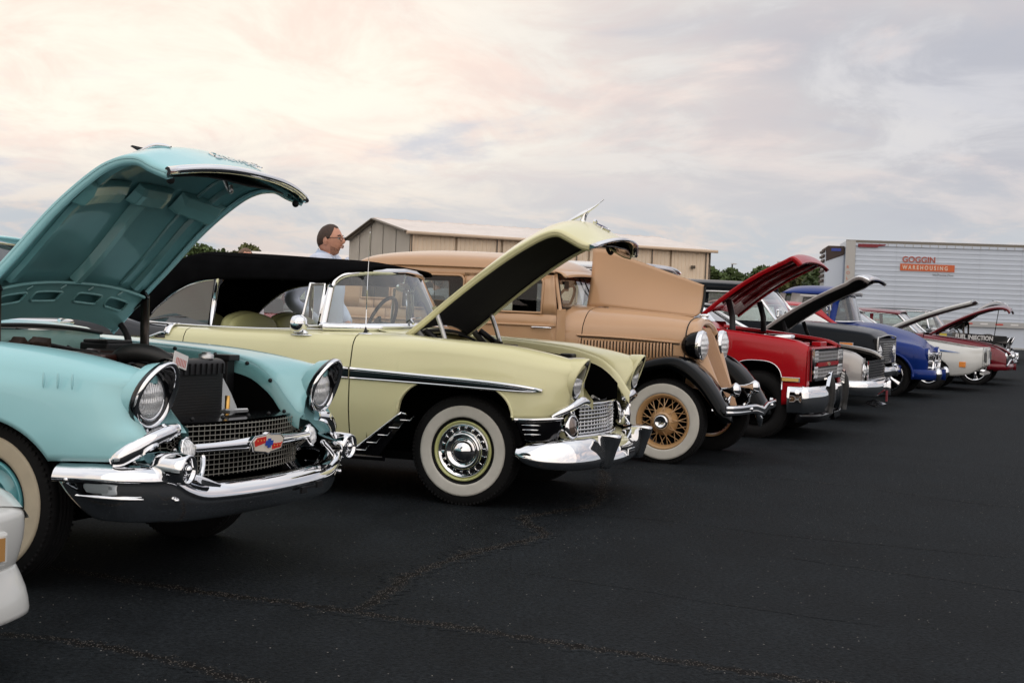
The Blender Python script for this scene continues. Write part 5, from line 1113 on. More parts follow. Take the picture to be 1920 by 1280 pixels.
# ================================================================== CARS FARTHER DOWN THE ROW
FWD = lambda th: np.array([math.cos(th), -math.sin(th)])
def shift(p, th, d): return (p[0]+FWD(th)[0]*d, p[1]+FWD(th)[1]*d, 0)
ROW = 'classic cars parked in a row'
def glasshouse(car, xb, xt, xr, xrb, zb, zt, zr, yb, yt, paint_, gl, trim=CHROME, pillars=(), vent=True, crown=.04, wrap=0.):
    """windscreen base x, roof front, roof rear, rear-glass base; belt, header and roof-rear heights; half widths"""
    G = []
    for k, (x, z) in enumerate(((xt+.0, zt), (xt-.05, zt+.02), (xt-.25, zt+.035), ((xt+xr)/2, (zt+zr)/2+.045), (xr+.2, zr+.03), (xr, zr))):
        G.append([(x-(.06 if k == 0 else 0)*abs(q)**3, q*(yt+.02), z+crown*(1-abs(q)**2.5)-.03*(abs(q) > .9)) for q in np.linspace(-1, 1, 9)])
    MB().patch(G, 4, 3).build('roof', paint_, car, solid=.02)
    P = lambda q, h: (xb+(xt-xb)*h-(.05+.10*wrap)*abs(q)**3, q*(yb+(yt-yb)*h), zb+(zt-zb)*h-.01*abs(q))
    MB().grid([[P(q, h) for h in (0, .5, 1)] for q in np.linspace(-1, 1, 13)]).build('windscreen', gl, car)
    MB().tube([P(q, 0) for q in np.linspace(-1, 1, 13)], .014, n=6).build('windscreen_frame', trim, car)
    MB().tube([P(q, 1) for q in np.linspace(-1, 1, 13)], .012, n=6).build('windscreen_frame', trim, car)
    for s in (-1, 1):
        MB().tube([P(s, h) for h in (0, .5, 1)], .024, n=6).build('windscreen_pillar', trim if trim is CHROME else paint_, car)
        a, b = (xb-.08, s*yb, zb), (xt-.08, s*yt, zt-.02); c, d = (xr, s*yt, zr-.01), (xrb, s*yb, zb)
        MB().poly([a, b, c, d]).build('side_glass', gl, car)
        MB().tube([b, ((b[0]+c[0])/2, s*(yt+.01), (zt+zr)/2+.02), c], .016, n=6, sm=3).build('drip_rail', trim, car)
        MB().patch([[(xr+.28, s*(yt+.003), zr+.0), (xr-.02, s*yt, zr)], [(xr+.12+(xrb-xr)*.5, s*(yb+yt)/2+s*.01, (zb+zr)/2), (xr+(xrb-xr)*.5, s*(yb+yt)/2, (zb+zr)/2)], [(xrb+.05, s*(yb+.01), zb), (xrb-.12, s*yb, zb)]], 3, 2).build('roof_pillar', paint_, car, solid=.02)
        for px_ in pillars:
            t = (px_-xrb)/(xb-xrb); zz = zt+(zr-zt)*(1-t)-.02
            MB().sweep([(px_, s*yb, zb), (px_-.01, s*yt, zz)], [(-.035, -.012), (.035, -.012), (.035, .012), (-.035, .012)], up=(0, 1, 0)).build('door_pillar', paint_, car)
    MB().grid([[(xrb-.02, q*yb, zb), (xr, q*yt, zr)] for q in (-1, 0, 1)]).build('rear_glass', gl, car)
    for x in ((xb+xrb)/2+.05, xrb+.2):
        for s in (-1, 1): MB().box((x, s*.36, zb-.05), (.14, .44, .45)).build('seat', pbr('dark_seat', (.03, .03, .03), .7), car, bevel=.04)
def car_shell(car, st, xs, zlo, arches, mat, door_x=None, closed=True, name='fender', **k):
    for s in (-1, 1):
        half(st, archx(xs, arches), zlo, s, arches, inner_lip=0 if closed else .03, **k).build(name, mat, car)
def bumper(car, path, sec, mat=CHROME, name='bumper', sm=4):
    full = [(x, -y, z) for x, y, z in path]+[(x, y, z) for x, y, z in path[::-1]]
    return MB().sweep(full, sec, sm=sm).build(name, mat, car)
def flathood(car, rear, nose, hw0, hw1, mat, inner, bow=.03, nosecurve=None, lip=None, name='hood', t=.02):
    """edge line from hinge (x, z) to nose (x, z)"""
    n = 8; e = [(rear[0]+(nose[0]-rear[0])*i/n, rear[1]+(nose[1]-rear[1])*i/n+.05*math.sin(math.pi*i/n)) for i in range(n+1)]
    if nosecurve: e += nosecurve
    c = [(x, z+bow) for x, z in e]; hw = [hw0+(hw1-hw0)*i/(len(e)-1) for i in range(len(e))]
    H = Hood(e, c, hw, 2.5); o = H.build(car, mat, inner, t=t, name=name); return H, o

# ---- red pickup-based wagon
RED = pbr('red_truck_paint', (.40, .006, .012), .22, 0, .2, .5, ior=1.35)
def car_red():
    th = .41; car = thing('parked_car', 'red boxy 1980s truck with silver grid grille, raised red hood and big chrome bumper', 'truck', (2.85, 15.2, 0), -th, ROW)
    st = [(-.75, [(.35,.93),(.55,.95),(.75,.955),(.90,.95),(1.08,.93)], [(.90,1.125),(.86,1.14),(.80,1.145),(.74,1.14)]),
          (0, [(.35,.93),(.55,.95),(.75,.955),(.88,.95),(1.0,.93)], [(.90,1.055),(.86,1.075),(.80,1.08),(.74,1.075)]),
          (.45, [(.35,.93),(.55,.95),(.75,.955),(.85,.95),(.94,.93)], [(.90,1.0),(.86,1.02),(.80,1.025),(.74,1.02)]),
          (.57, [(.35,.92),(.55,.94),(.75,.945),(.85,.94),(.90,.92)], [(.89,.955),(.85,.975),(.80,.98),(.74,.975)])]
    ar = [(.06, .27, .80, .52, 3.0)]
    for s in (-1, 1):
        half(st, archx(np.linspace(-.75, .57, 40), ar), [(-.75, .36), (-.20, .36), (.30, .36), (.57, .42)], s, ar).build('front_fender', RED, car)
        MB().tube([(.06+.275*np.sign(c)*abs(c)**(2/3), s*.962, .52+.285*abs(n)**(2/3)) for c, n in ((math.cos(t), math.sin(t)) for t in np.linspace(0, math.pi, 24))]+[(-.215, s*.958, .37)], .007, n=5).build('arch_moulding', CHROME, car)
        fr = MB().prism([(.57, s*.80, .42), (.57, s*.925, .42), (.57, s*.925, .92), (.57, s*.86, .97), (.57, s*.72, .97), (.57, s*.80, .93)], (.01, 0, 0)).build('fender_front', RED, car)
        mk = MB().box((.42, s*.962, .625), (.20, .012, .05)).build('side_marker', CHROME, car, bevel=.004); MB().box((.42, s*.970, .625), (.17, .006, .032)).build('marker_lens', AMBERP, mk)
        gd = MB().sweep([(.735, s*.40, .27), (.755, s*.40, .5), (.74, s*.40, .62), (.70, s*.40, .68)], [(-.05, -.03), (-.02, .02), (.02, .02), (.05, -.03)], up=(1, 0, 0), sm=3).build('bumper_guard', pbr('guard_rubber_strip', (.01, .01, .01), .6), car)
        MB().prism([(.70, s*.34, .56), (.70, s*.52, .56), (.70, s*.40, .70), (.70, s*.35, .71)], (.035, 0, 0)).build('guard_face', CHROME, gd)
    # grille
    MB().box((.585, 0, .775), (.03, 1.58, .31)).build('grille_shell', BLACK, car)
    for z in (.935, .62): MB().box((.61, 0, z), (.03, 1.62, .018)).build('grille_frame', CHROME, car)
    for s in (-1, 1): MB().box((.61, s*.80, .777), (.03, .018, .32)).build('grille_frame', CHROME, car)
    gm = pbr('silver_grille', (.45, .45, .46), .35, .5)
    for z in (.905, .862, .822, .727, .688, .652): MB().box((.605, 0, z), (.02, 1.12, .014)).build('grille_bar', gm, car)
    for i in range(15):
        y = -.56+.08*i; MB().box((.604, y, .866), (.018, .014 if i % 2 else .026, .09)).box((.604, y, .688), (.018, .014 if i % 2 else .026, .09)).build('grille_upright', gm, car)
    cb = MB().box((.61, 0, .776), (.02, 1.14, .042)).build('grille_band', RED, car)
    MB().prism([(.622, -.07, .768), (.622, -.025, .768), (.622, -.025, .758), (.622, .02, .758), (.622, .025, .768), (.622, .07, .768), (.622, .07, .784), (.622, .025, .784), (.622, .025, .794), (.622, -.02, .794), (.622, -.025, .784), (.622, -.07, .784)], (.006, 0, 0)).build('grille_emblem', pbr('pale_gold', (.7, .6, .4), .3, .8), cb)
    for s in (-1, 1):
        for z in (.862, .70): MB().box((.612, s*.67, z), (.02, .20, .12)).build('headlight', LAMP, car, bevel=.01)
    bumper(car, [(.40, .985, .43), (.52, .985, .43), (.60, .95, .43), (.70, .62, .43), (.72, .3, .43), (.72, .01, .43)], [(-.03, -.15), (.0, -.13), (.02, -.03), (.018, .06), (.0, .12), (-.05, .14), (-.06, .12)])
    bumper(car, [(.50, .95, .27), (.66, .62, .26), (.68, .01, .26)], [(-.03, -.08), (.0, -.07), (.01, .0), (-.01, .03)], BLACKG, 'air_dam')
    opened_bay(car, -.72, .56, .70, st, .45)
    MB().box((.50, 0, .93), (.14, 1.5, .05)).box((.45, .3, .98), (.10, .35, .05)).box((.4, -.35, .97), (.10, .3, .06)).build('radiator_support', RED, car, bevel=.01)
    MB().box((.2, 0, .85), (.7, .7, .2)).build('engine', UNDER, car); MB().lathe([(1.02, .16), (1.06, .17), (1.07, .15), (1.07, .001)], axis='z', c=(.05, .1, 0), n=24).build('air_cleaner', CHROME, car)
    MB().patch([[(-.74, y, 1.10), (-.85, y, 1.17), (-1.0, y, 1.19)] for y in np.linspace(-.74, .74, 5)], 3, 2).build('cowl', RED, car)
    H, ho = flathood(car, (-.60, 1.255), (.26, 1.84), .76, .75, RED, None, .05, [(.31, 1.868), (.345, 1.872), (.40, 1.835), (.43, 1.80)])
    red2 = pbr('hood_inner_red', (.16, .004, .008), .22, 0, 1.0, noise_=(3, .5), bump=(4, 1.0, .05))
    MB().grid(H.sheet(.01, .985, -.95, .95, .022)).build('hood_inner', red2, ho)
    for v in (-.6, 0, .6): MB().tube([H(u, v, .04) for u in np.linspace(.1, .9, 8)], .02, n=6).build('hood_rib', red2, ho)
    MB().tube([H(u, .0, .05)+np.array([0, (u-.8)*1.5, 0]) for u in (.70, .9)], .015, n=5).build('hood_rib', red2, ho)
    for s in (-1, 1): MB().sweep([(-.33, s*.70, 1.42), (-.28, s*.70, 1.25), (-.27, s*.70, 1.08)], [(-.03, -.012), (.03, -.012), (.03, .012), (-.03, .012)], up=(0, 1, 0)).build('hood_hinge', BLACK, car)
    body = [(-4.6, [(.40,.90),(.6,.94),(.8,.95),(1.0,.94),(1.13,.92)], [(.89,1.17),(.87,1.18),(.85,1.19),(.83,1.19)]), (-.76, [(.35,.93),(.55,.95),(.75,.955),(.92,.95),(1.10,.93)], [(.90,1.15),(.87,1.17),(.85,1.18),(.83,1.18)])]
    ra = [(-3.1, .42, .80, .45, 2.6)]
    car_shell(car, body, np.linspace(-1.85, -.76, 12), [(-5, .38), (0, .36)], [], RED, name='door'); car_shell(car, body, np.linspace(-4.6, -1.86, 30), [(-5, .40), (0, .38)], ra, RED, name='rear_side')
    roofp = pbr('roof_sheen_white', (.55, .56, .58), .25, 0, 1.)  # pale sky reflection on the roof put into its base colour
    glasshouse(car, -.85, -1.30, -4.3, -4.55, 1.18, 1.70, 1.72, .86, .74, roofp, GLASS, pillars=(-1.95, -3.1))
    MB().box((-2.4, 0, .40), (4.2, 1.6, .06)).build('chassis', UNDER, car)
    for s in (-1, 1): MB().patch([[(x, s*.62, .3), (x, s*.62, .8)] for x in (-.5, .5)], 2, 2).build('wheel_housing', UNDER, car)
    MB().box((-1.05, -1.04, 1.25), (.03, .20, .16)).build('door_mirror', CHROME, car, bevel=.02)
    for x in (.05, -3.1):
        for s in (-1, 1): wheel(car, x, s*.78, .355, .20, .24, 'steel', s, rimmat=UNDER)
    MB().tube([(-1.3, -.72, 1.72), (-1.32, -.5, 1.765), (-1.33, .5, 1.765), (-1.3, .72, 1.72)], .02, sm=3).build('roof_visor', CHROME, car)
car_red()

# ---- silver muscle coupe with a black-lined hood
SIL = paint('silver_paint', (.42, .41, .40), .3, metal=.35)
def car_silver():
    th = .41; car = thing('parked_car', 'silver muscle coupe with black slatted grille and raised black-lined hood', 'car', (4.1, 18.1, 0), -th, ROW)
    st = [(-.8, [(.28,.88),(.45,.92),(.6,.93),(.75,.93),(.88,.90)], [(.87,.95),(.82,.975),(.76,.98),(.70,.98)]),
          (.2, [(.28,.86),(.45,.90),(.6,.91),(.72,.905),(.83,.88)], [(.86,.88),(.82,.905),(.76,.905),(.70,.90)]),
          (.50, [(.30,.83),(.45,.87),(.6,.88),(.70,.875),(.79,.86)], [(.84,.83),(.80,.85),(.75,.85),(.70,.84)]),
          (.60, [(.32,.80),(.45,.84),(.58,.85),(.66,.845),(.74,.83)], [(.81,.775),(.78,.785),(.74,.785),(.70,.78)])]
    ar = [(-.15, .40, .66, .35)]
    car_shell(car, st, np.linspace(-.8, .60, 30), [(-.8, .25), (.6, .45)], ar, SIL, name='front_fender', closed=False)
    for s in (-1, 1):
        MB().prism([(.60, s*.66, .48), (.60, s*.84, .48), (.60, s*.84, .72), (.60, s*.80, .785), (.60, s*.66, .785)], (.012, 0, 0)).build('lamp_panel', SIL, car)
        for y in (.74,): dome(car, (.61, s*y, .63), .075, ring=CHROME)
    gs = MB().box((.61, 0, .62), (.05, 1.26, .24)).build('grille_shell', BLACK, car)
    for i in range(7): MB().box((.64, 0, .52+.034*i), (.02, 1.24, .012)).build('grille_bar', BLACKG, gs)
    for z in (.742, .50): MB().box((.645, 0, z), (.02, 1.30, .012)).build('grille_frame', CHROME, gs)
    for s in (-1, 1): MB().box((.645, s*.645, .62), (.02, .014, .25)).build('grille_frame', CHROME, gs)
    bumper(car, [(.30, .93, .42), (.45, .93, .42), (.62, .88, .42), (.72, .70, .42), (.76, .45, .41), (.78, .01, .41)], [(-.06, -.10), (-.01, -.09), (.01, -.02), (.012, .04), (-.01, .085), (-.05, .09)])
    MB().prism([(.62, -.6, .24), (.74, -.55, .19), (.78, .1, .19), (.62, .1, .24)], (0, 0, -.015)).build('air_dam', BLACKG, car)
    MB().box((.80, -.05, .30), (.02, .06, .14)).build('tow_tag', pbr('tag_maroon', (.2, .02, .03), .5), car)
    opened_bay(car, -.75, .56, .66, st, .35)
    H, ho = flathood(car, (-.78, 1.02), (.33, 1.705), .68, .70, SIL, pbr('hood_liner_black', (.004, .004, .004), .95, 0, 0, .1), .04, [(.38, 1.742), (.45, 1.778), (.53, 1.782), (.62, 1.735)])
    MB().grid([[H(u, v, -.012) for v in np.linspace(-1, 1, 9)] for u in np.linspace(.84, .99, 5)]).build('hood_lip', CHROME, ho, solid=.012)
    for v in (-.6, .35): MB().prism([H(.86, v, .03), H(.93, v, .03), H(.90, v, .10)], (0, .05, 0)).build('hood_catch', BLACK, ho)
    MB().patch([[(-.8, y, .95), (-1.0, y, 1.0)] for y in (-.7, 0, .7)], 2, 2).build('cowl', SIL, car)
    for s in (-1, 1): MB().sweep([(-.45, s*.64, 1.20), (-.35, s*.64, .95)], [(-.025, -.01), (.025, -.01), (.025, .01), (-.025, .01)], up=(0, 1, 0)).build('hood_hinge', BLACK, car)
    body = [(-4.3, [(.35,.82),(.5,.88),(.65,.90),(.8,.89),(.92,.86)], [(.82,.97),(.7,.98),(.4,1.0),(0,1.0)]), (-2.9, [(.28,.88),(.45,.93),(.6,.94),(.75,.94),(.92,.90)], [(.86,1.0),(.8,1.02),(.76,1.02),(.7,1.02)]), (-.81, [(.28,.88),(.45,.92),(.6,.93),(.75,.93),(.88,.90)], [(.87,.95),(.84,.975),(.81,.98),(.78,.98)])]
    car_shell(car, body, np.linspace(-2.2, -.81, 16), [(-5, .3), (0, .26)], [], SIL, name='door'); car_shell(car, body, np.linspace(-4.3, -2.21, 30), [(-5, .36), (0, .28)], [(-3.0, .40, .66, .35)], SIL, name='rear_quarter')
    glasshouse(car, -1.0, -1.65, -2.75, -3.3, .99, 1.33, 1.32, .76, .60, SIL, GLASSD, pillars=(-2.2,))
    MB().box((-1.9, 0, .28), (3.9, 1.5, .05)).build('chassis', UNDER, car)
    for x in (-.15, -3.0):
        for s in (-1, 1): wheel(car, x, s*.76, .335, .19, .20, 'mag', s)
car_silver()

# ---- dark utility wagon, hood shut
DRK = pbr('dark_charcoal_paint', (.003, .005, .008), .2, 0, 0, .5, ior=1.22)
def car_dark():
    th = .41; car = thing('parked_car', 'dark charcoal square-roofed utility truck, hood shut, amber side marker and black grille', 'truck', (5.4, 20.9, 0), -th, ROW)
    st = [(-1.2, [(.35,.90),(.6,.93),(.8,.94),(.95,.93),(1.08,.89)], [(.84,1.16),(.70,1.20),(.4,1.22),(0,1.23)]), (-.3, [(.35,.90),(.6,.93),(.8,.94),(.93,.92),(1.02,.88)], [(.84,1.09),(.74,1.12),(.4,1.16),(0,1.17)]),
          (.10, [(.40,.88),(.6,.91),(.78,.92),(.88,.90),(.97,.86)], [(.82,1.04),(.72,1.07),(.4,1.10),(0,1.11)]), (.20, [(.45,.84),(.6,.87),(.76,.88),(.86,.86),(.93,.83)], [(.79,.98),(.7,1.0),(.4,1.03),(0,1.04)])]
    ar = [(-.65, .42, .80, .45, 2.5)]
    car_shell(car, st, np.linspace(-1.2, .20, 36), [(-1.2, .38), (.2, .5)], ar, DRK, name='fender_and_hood')
    gs = MB().box((.20, 0, .80), (.06, 1.70, .38)).build('grille_shell', BLACK, car)
    for i in range(10): MB().box((.236, 0, .64+.034*i), (.02, 1.66, .014)).build('grille_bar', BLACKG, gs)
    MB().tube([(.235, -.86, .62), (.235, -.87, .97), (.24, -.75, 1.01), (.25, 0, 1.04), (.24, .75, 1.01), (.235, .87, .97), (.235, .86, .62)], .012, sm=2).build('grille_frame', STEEL, gs)
    for s in (-1, 1):
        dome(car, (.235, s*.68, .80), .09, ring=CHROME)
        mk = MB().box((-.20, s*.935, .90), (.20, .02, .045)).build('side_marker', CHROME, car); MB().box((-.20, s*.947, .90), (.18, .01, .035)).build('marker_lens', AMBER, mk)
    bumper(car, [(.05, .93, .52), (.28, .88, .52), (.36, .6, .52), (.38, .01, .52)], [(-.03, -.08), (.01, -.07), (.015, .05), (-.03, .07)])
    body = [(-4.6, [(.40,.88),(.6,.92),(.8,.93),(1.0,.92),(1.12,.90)], [(.88,1.15),(.86,1.16),(.84,1.17),(.82,1.17)]), (-1.21, [(.35,.90),(.6,.93),(.8,.94),(.97,.93),(1.12,.90)], [(.87,1.16),(.86,1.17),(.84,1.18),(.82,1.18)])]
    car_shell(car, body, np.linspace(-2.45, -1.21, 12), [(-5, .4), (0, .38)], [], DRK, name='door'); car_shell(car, body, np.linspace(-4.6, -2.46, 30), [(-5, .42), (0, .4)], [(-3.6, .42, .80, .45, 2.5)], DRK, name='rear_side')
    glasshouse(car, -1.18, -1.62, -4.3, -4.45, 1.18, 1.68, 1.70, .86, .76, DRK, GLASS, pillars=(-2.45, -2.35))
    bm = pbr('satin_aluminium', (.6, .6, .6), .3, .9)
    for s in (-1, 1):
        MB().tube([(-2.40, s*.79, 1.60), (-2.0, s*.79, 1.60), (-1.62, s*.79, 1.59)], .018, n=6).tube([(-2.42, s*.86, 1.19), (-2.40, s*.79, 1.60)], .018, n=6).build('window_frame', bm, car)
    mr = MB().box((-1.18, -1.04, 1.30), (.05, .20, .13)).build('door_mirror', CHROME, car, bevel=.02); MB().tube([(-1.18, -1.02, 1.24), (-1.2, -.95, 1.17)], .02).build('mirror_arm', CHROME, mr)
    for s in (-.5, .2): MB().tube([(-1.13, s, 1.2), (-1.22, s+.25, 1.26), (-1.30, s+.45, 1.33)], .010, n=5).build('wiper', BLACK, car)
    for s in (-1, 1): MB().sweep([(-4.3, s*.775, 1.665), (-1.62, s*.775, 1.655)], [(-.02, -.05), (.02, -.05), (.02, .05), (-.02, .05)]).build('roof_side', DRK, car)
    MB().box((-2.1, 0, .42), (4.6, 1.5, .05)).build('chassis', UNDER, car)
    for x in (-.65, -3.6):
        for s in (-1, 1): wheel(car, x, s*.80, .37, .20, .24, 'steel', s, rimmat=CHROME)
car_dark()

# ---- blue pickup
BLU = pbr('deep_blue_paint', (.006, .026, .17), .2, 0, 0, .5, ior=1.3)
def car_blue():
    th = .41; car = thing('parked_car', 'deep blue 1950s pickup with grey cab pillars, chrome spoke wheels and closed hood', 'pickup truck', (6.6, 23.9, 0), -th, ROW)
    st = [(-1.0, [(.32,.80),(.5,.84),(.75,.86),(.95,.85),(1.10,.80)], [(.74,1.17),(.6,1.20),(.3,1.22),(0,1.225)]),
          (-.4, [(.32,.84),(.5,.90),(.70,.92),(.86,.89),(.98,.82)], [(.72,1.05),(.62,1.12),(.3,1.20),(0,1.21)]),
          (.2, [(.32,.84),(.5,.90),(.68,.92),(.82,.89),(.90,.83)], [(.70,.93),(.58,.96),(.3,1.05),(0,1.09)]),
          (.48, [(.34,.82),(.5,.88),(.66,.90),(.78,.87),(.85,.81)], [(.70,.87),(.56,.87),(.3,.92),(0,.96)]),
          (.60, [(.36,.74),(.5,.80),(.64,.82),(.74,.79),(.79,.75)], [(.68,.80),(.55,.78),(.3,.80),(0,.82)]), (.64, [(.40,.66),(.5,.70),(.62,.72),(.70,.70),(.73,.68)], [(.62,.74),(.5,.74),(.3,.75),(0,.76)])]
    ar = [(.02, .40, .72, .35)]
    car_shell(car, st, np.linspace(-1.0, .64, 50), [(-1.0, .32), (.42, .33), (.64, .46)], ar, BLU, name='fender_and_hood', lip=.06)
    for s in (-1, 1):
        MB().tube([(.02+.41*math.cos(t), s*.925, .35+.38*math.sin(t)) for t in np.linspace(0, math.pi*.95, 20)], .022, n=8).build('arch_lip', BLU, car)
        hl = MB().lathe([(-.10, .10), (-.02, .115), (.02, .112)], axis='x', n=24).build('lamp_pod', BLU, car); hl.location = (.62, s*.68, .72); dome(hl, (.01, 0, 0), .085, ring=CHROME)
        MB().sweep([(-.75, s*.905, .89), (-.35, s*.94, .885)], [(-.006, -.008), (.012, -.006), (.012, .008), (-.006, .01)], scale=[.3, 2]).build('hood_emblem', CHROME, car)
    g_ = MB().box((.60, 0, .60), (.05, 1.16, .26)).build('grille_shell', BLACK, car)
    for z, r in ((.72, .030), (.60, .034), (.49, .028)): MB().tube([(.58, -.60, z), (.69, -.35, z), (.71, 0, z), (.69, .35, z), (.58, .60, z)], r, sm=4).build('grille_bar', CHROME, g_)
    for y in (-.45, -.2, .2, .45): MB().tube([(.68, y, .48), (.70, y, .74)], .022).build('grille_upright', CHROME, g_)
    bumper(car, [(.40, .90, .39), (.55, .90, .39), (.70, .80, .385), (.78, .5, .38), (.80, .01, .38)], [(-.05, -.09), (.0, -.08), (.02, 0), (.0, .08), (-.05, .09)], BLU)
    for s in (-1, 1): MB().ball((.78, s*.55, .40), (.07, .10, .10), 16, 10).build('bumper_guard', CHROME, car)
    body = [(-4.4, [(.40,.78),(.6,.80),(.8,.82),(.95,.82),(1.05,.80)], [(.78,1.06),(.76,1.06),(.74,1.06),(.72,1.06)]), (-2.0, [(.32,.80),(.5,.82),(.75,.84),(.95,.84),(1.12,.80)], [(.78,1.17),(.76,1.18),(.74,1.19),(.72,1.19)]), (-1.01, [(.32,.80),(.5,.84),(.75,.86),(.95,.85),(1.10,.80)], [(.78,1.15),(.76,1.17),(.74,1.18),(.72,1.18)])]
    car_shell(car, body, np.linspace(-2.0, -1.01, 12), [(-5, .35), (0, .32)], [], BLU, name='door'); car_shell(car, body, np.linspace(-4.4, -2.02, 24), [(-5, .4), (0, .36)], [(-3.0, .40, .72, .35)], BLU, name='load_bed')
    GP = pbr('grey_cab_paint', (.40, .39, .38), .35, 0, .8)
    # cab
    def P(q, h): a = abs(q); return (-.62-.32*a**4-.14*h-.0*a, q*(.74-.10*h), 1.225+.46*h-.02*a)
    MB().grid([[P(q, h) for h in (0, .5, 1)] for q in np.linspace(-1, 1, 17)]).build('windscreen', GLASS, car)
    loop = [P(q, 0) for q in np.linspace(-1, 1, 17)]+[P(q, 1) for q in np.linspace(1, -1, 17)]; MB().tube(loop+loop[:1], .014, n=6).build('windscreen_frame', CHROME, car)
    G = []
    for x, z, w_ in ((-.70, 1.68, .60), (-.78, 1.735, .64), (-1.0, 1.785, .67), (-1.35, 1.80, .68), (-1.65, 1.785, .67), (-1.80, 1.74, .65), (-1.86, 1.66, .64)):
        G.append([(x, q*w_, (min(z, 1.66))+(z-min(z, 1.66))*(1-abs(q)**3)) for q in np.linspace(-1, 1, 11)])
    MB().patch(G, 4, 2).build('roof', BLU, car, solid=.02)
    MB().tube([(-.72, -.62, 1.675), (-.66, -.3, 1.70), (-.65, 0, 1.705), (-.66, .3, 1.70), (-.72, .62, 1.675)], .02, sm=3).build('sun_visor', STEEL, car)
    for s in (-1, 1):
        MB().sweep([(-.97, s*.76, 1.17), (-.93, s*.72, 1.45), (-.90, s*.66, 1.68)], [(-.05, -.02), (.05, -.02), (.05, .02), (-.05, .02)], up=(0, 1, 0)).build('cab_pillar', BLU, car)
        MB().sweep([(-1.62, s*.77, 1.17), (-1.60, s*.72, 1.45), (-1.58, s*.67, 1.66)], [(-.10, -.02), (.10, -.02), (.10, .02), (-.10, .02)], up=(0, 1, 0)).build('cab_pillar', GP, car)
        MB().sweep([(-1.88, s*.70, 1.17), (-1.86, s*.67, 1.45), (-1.84, s*.64, 1.66)], [(-.05, -.04), (.05, -.04), (.05, .04), (-.05, .04)], up=(0, 1, 0)).build('cab_pillar', GP, car)
        MB().poly([(-1.02, s*.755, 1.18), (-.97, s*.66, 1.62), (-1.50, s*.66, 1.63), (-1.53, s*.76, 1.18)]).build('door_glass', GLASSD, car)
        MB().tube([(-1.02, s*.76, 1.62), (-1.53, s*.68, 1.63)], .025).build('door_header', GP, car)
        MB().poly([(-1.70, s*.74, 1.22), (-1.68, s*.67, 1.62), (-1.80, s*.65, 1.62), (-1.84, s*.70, 1.22)]).build('corner_glass', GLASSD, car)
        MB().tube([(-1.0, s*.80, 1.20), (-1.02, s*.90, 1.35)], .012).ball((-1.02, s*.93, 1.46), (.03, .06, .08), 14, 8).build('door_mirror', CHROME, car)
    MB().poly([(-1.90, -.6, 1.22), (-1.90, .6, 1.22), (-1.88, .58, 1.62), (-1.88, -.58, 1.62)]).build('rear_glass', GLASSD, car)
    steering_wheel(car, (-1.15, .34, 1.28), .19, R_(30)); MB().box((-1.65, 0, 1.0), (.16, 1.3, .5)).build('seat', pbr('dark_seat', (.03, .03, .03), .7), car, bevel=.04)
    MB().box((-1.8, 0, .34), (4.2, 1.3, .06)).build('chassis', UNDER, car)
    for s in (-1, 1): MB().grid([[(x, s*.60, .3), (x, s*.60, .75)] for x in (-.45, .45)]).build('wheel_housing', UNDER, car)
    for x in (.02, -3.0):
        for s in (-1, 1): wheel(car, x, s*.76, .352, .245, .23, 'mag', s)
car_blue()

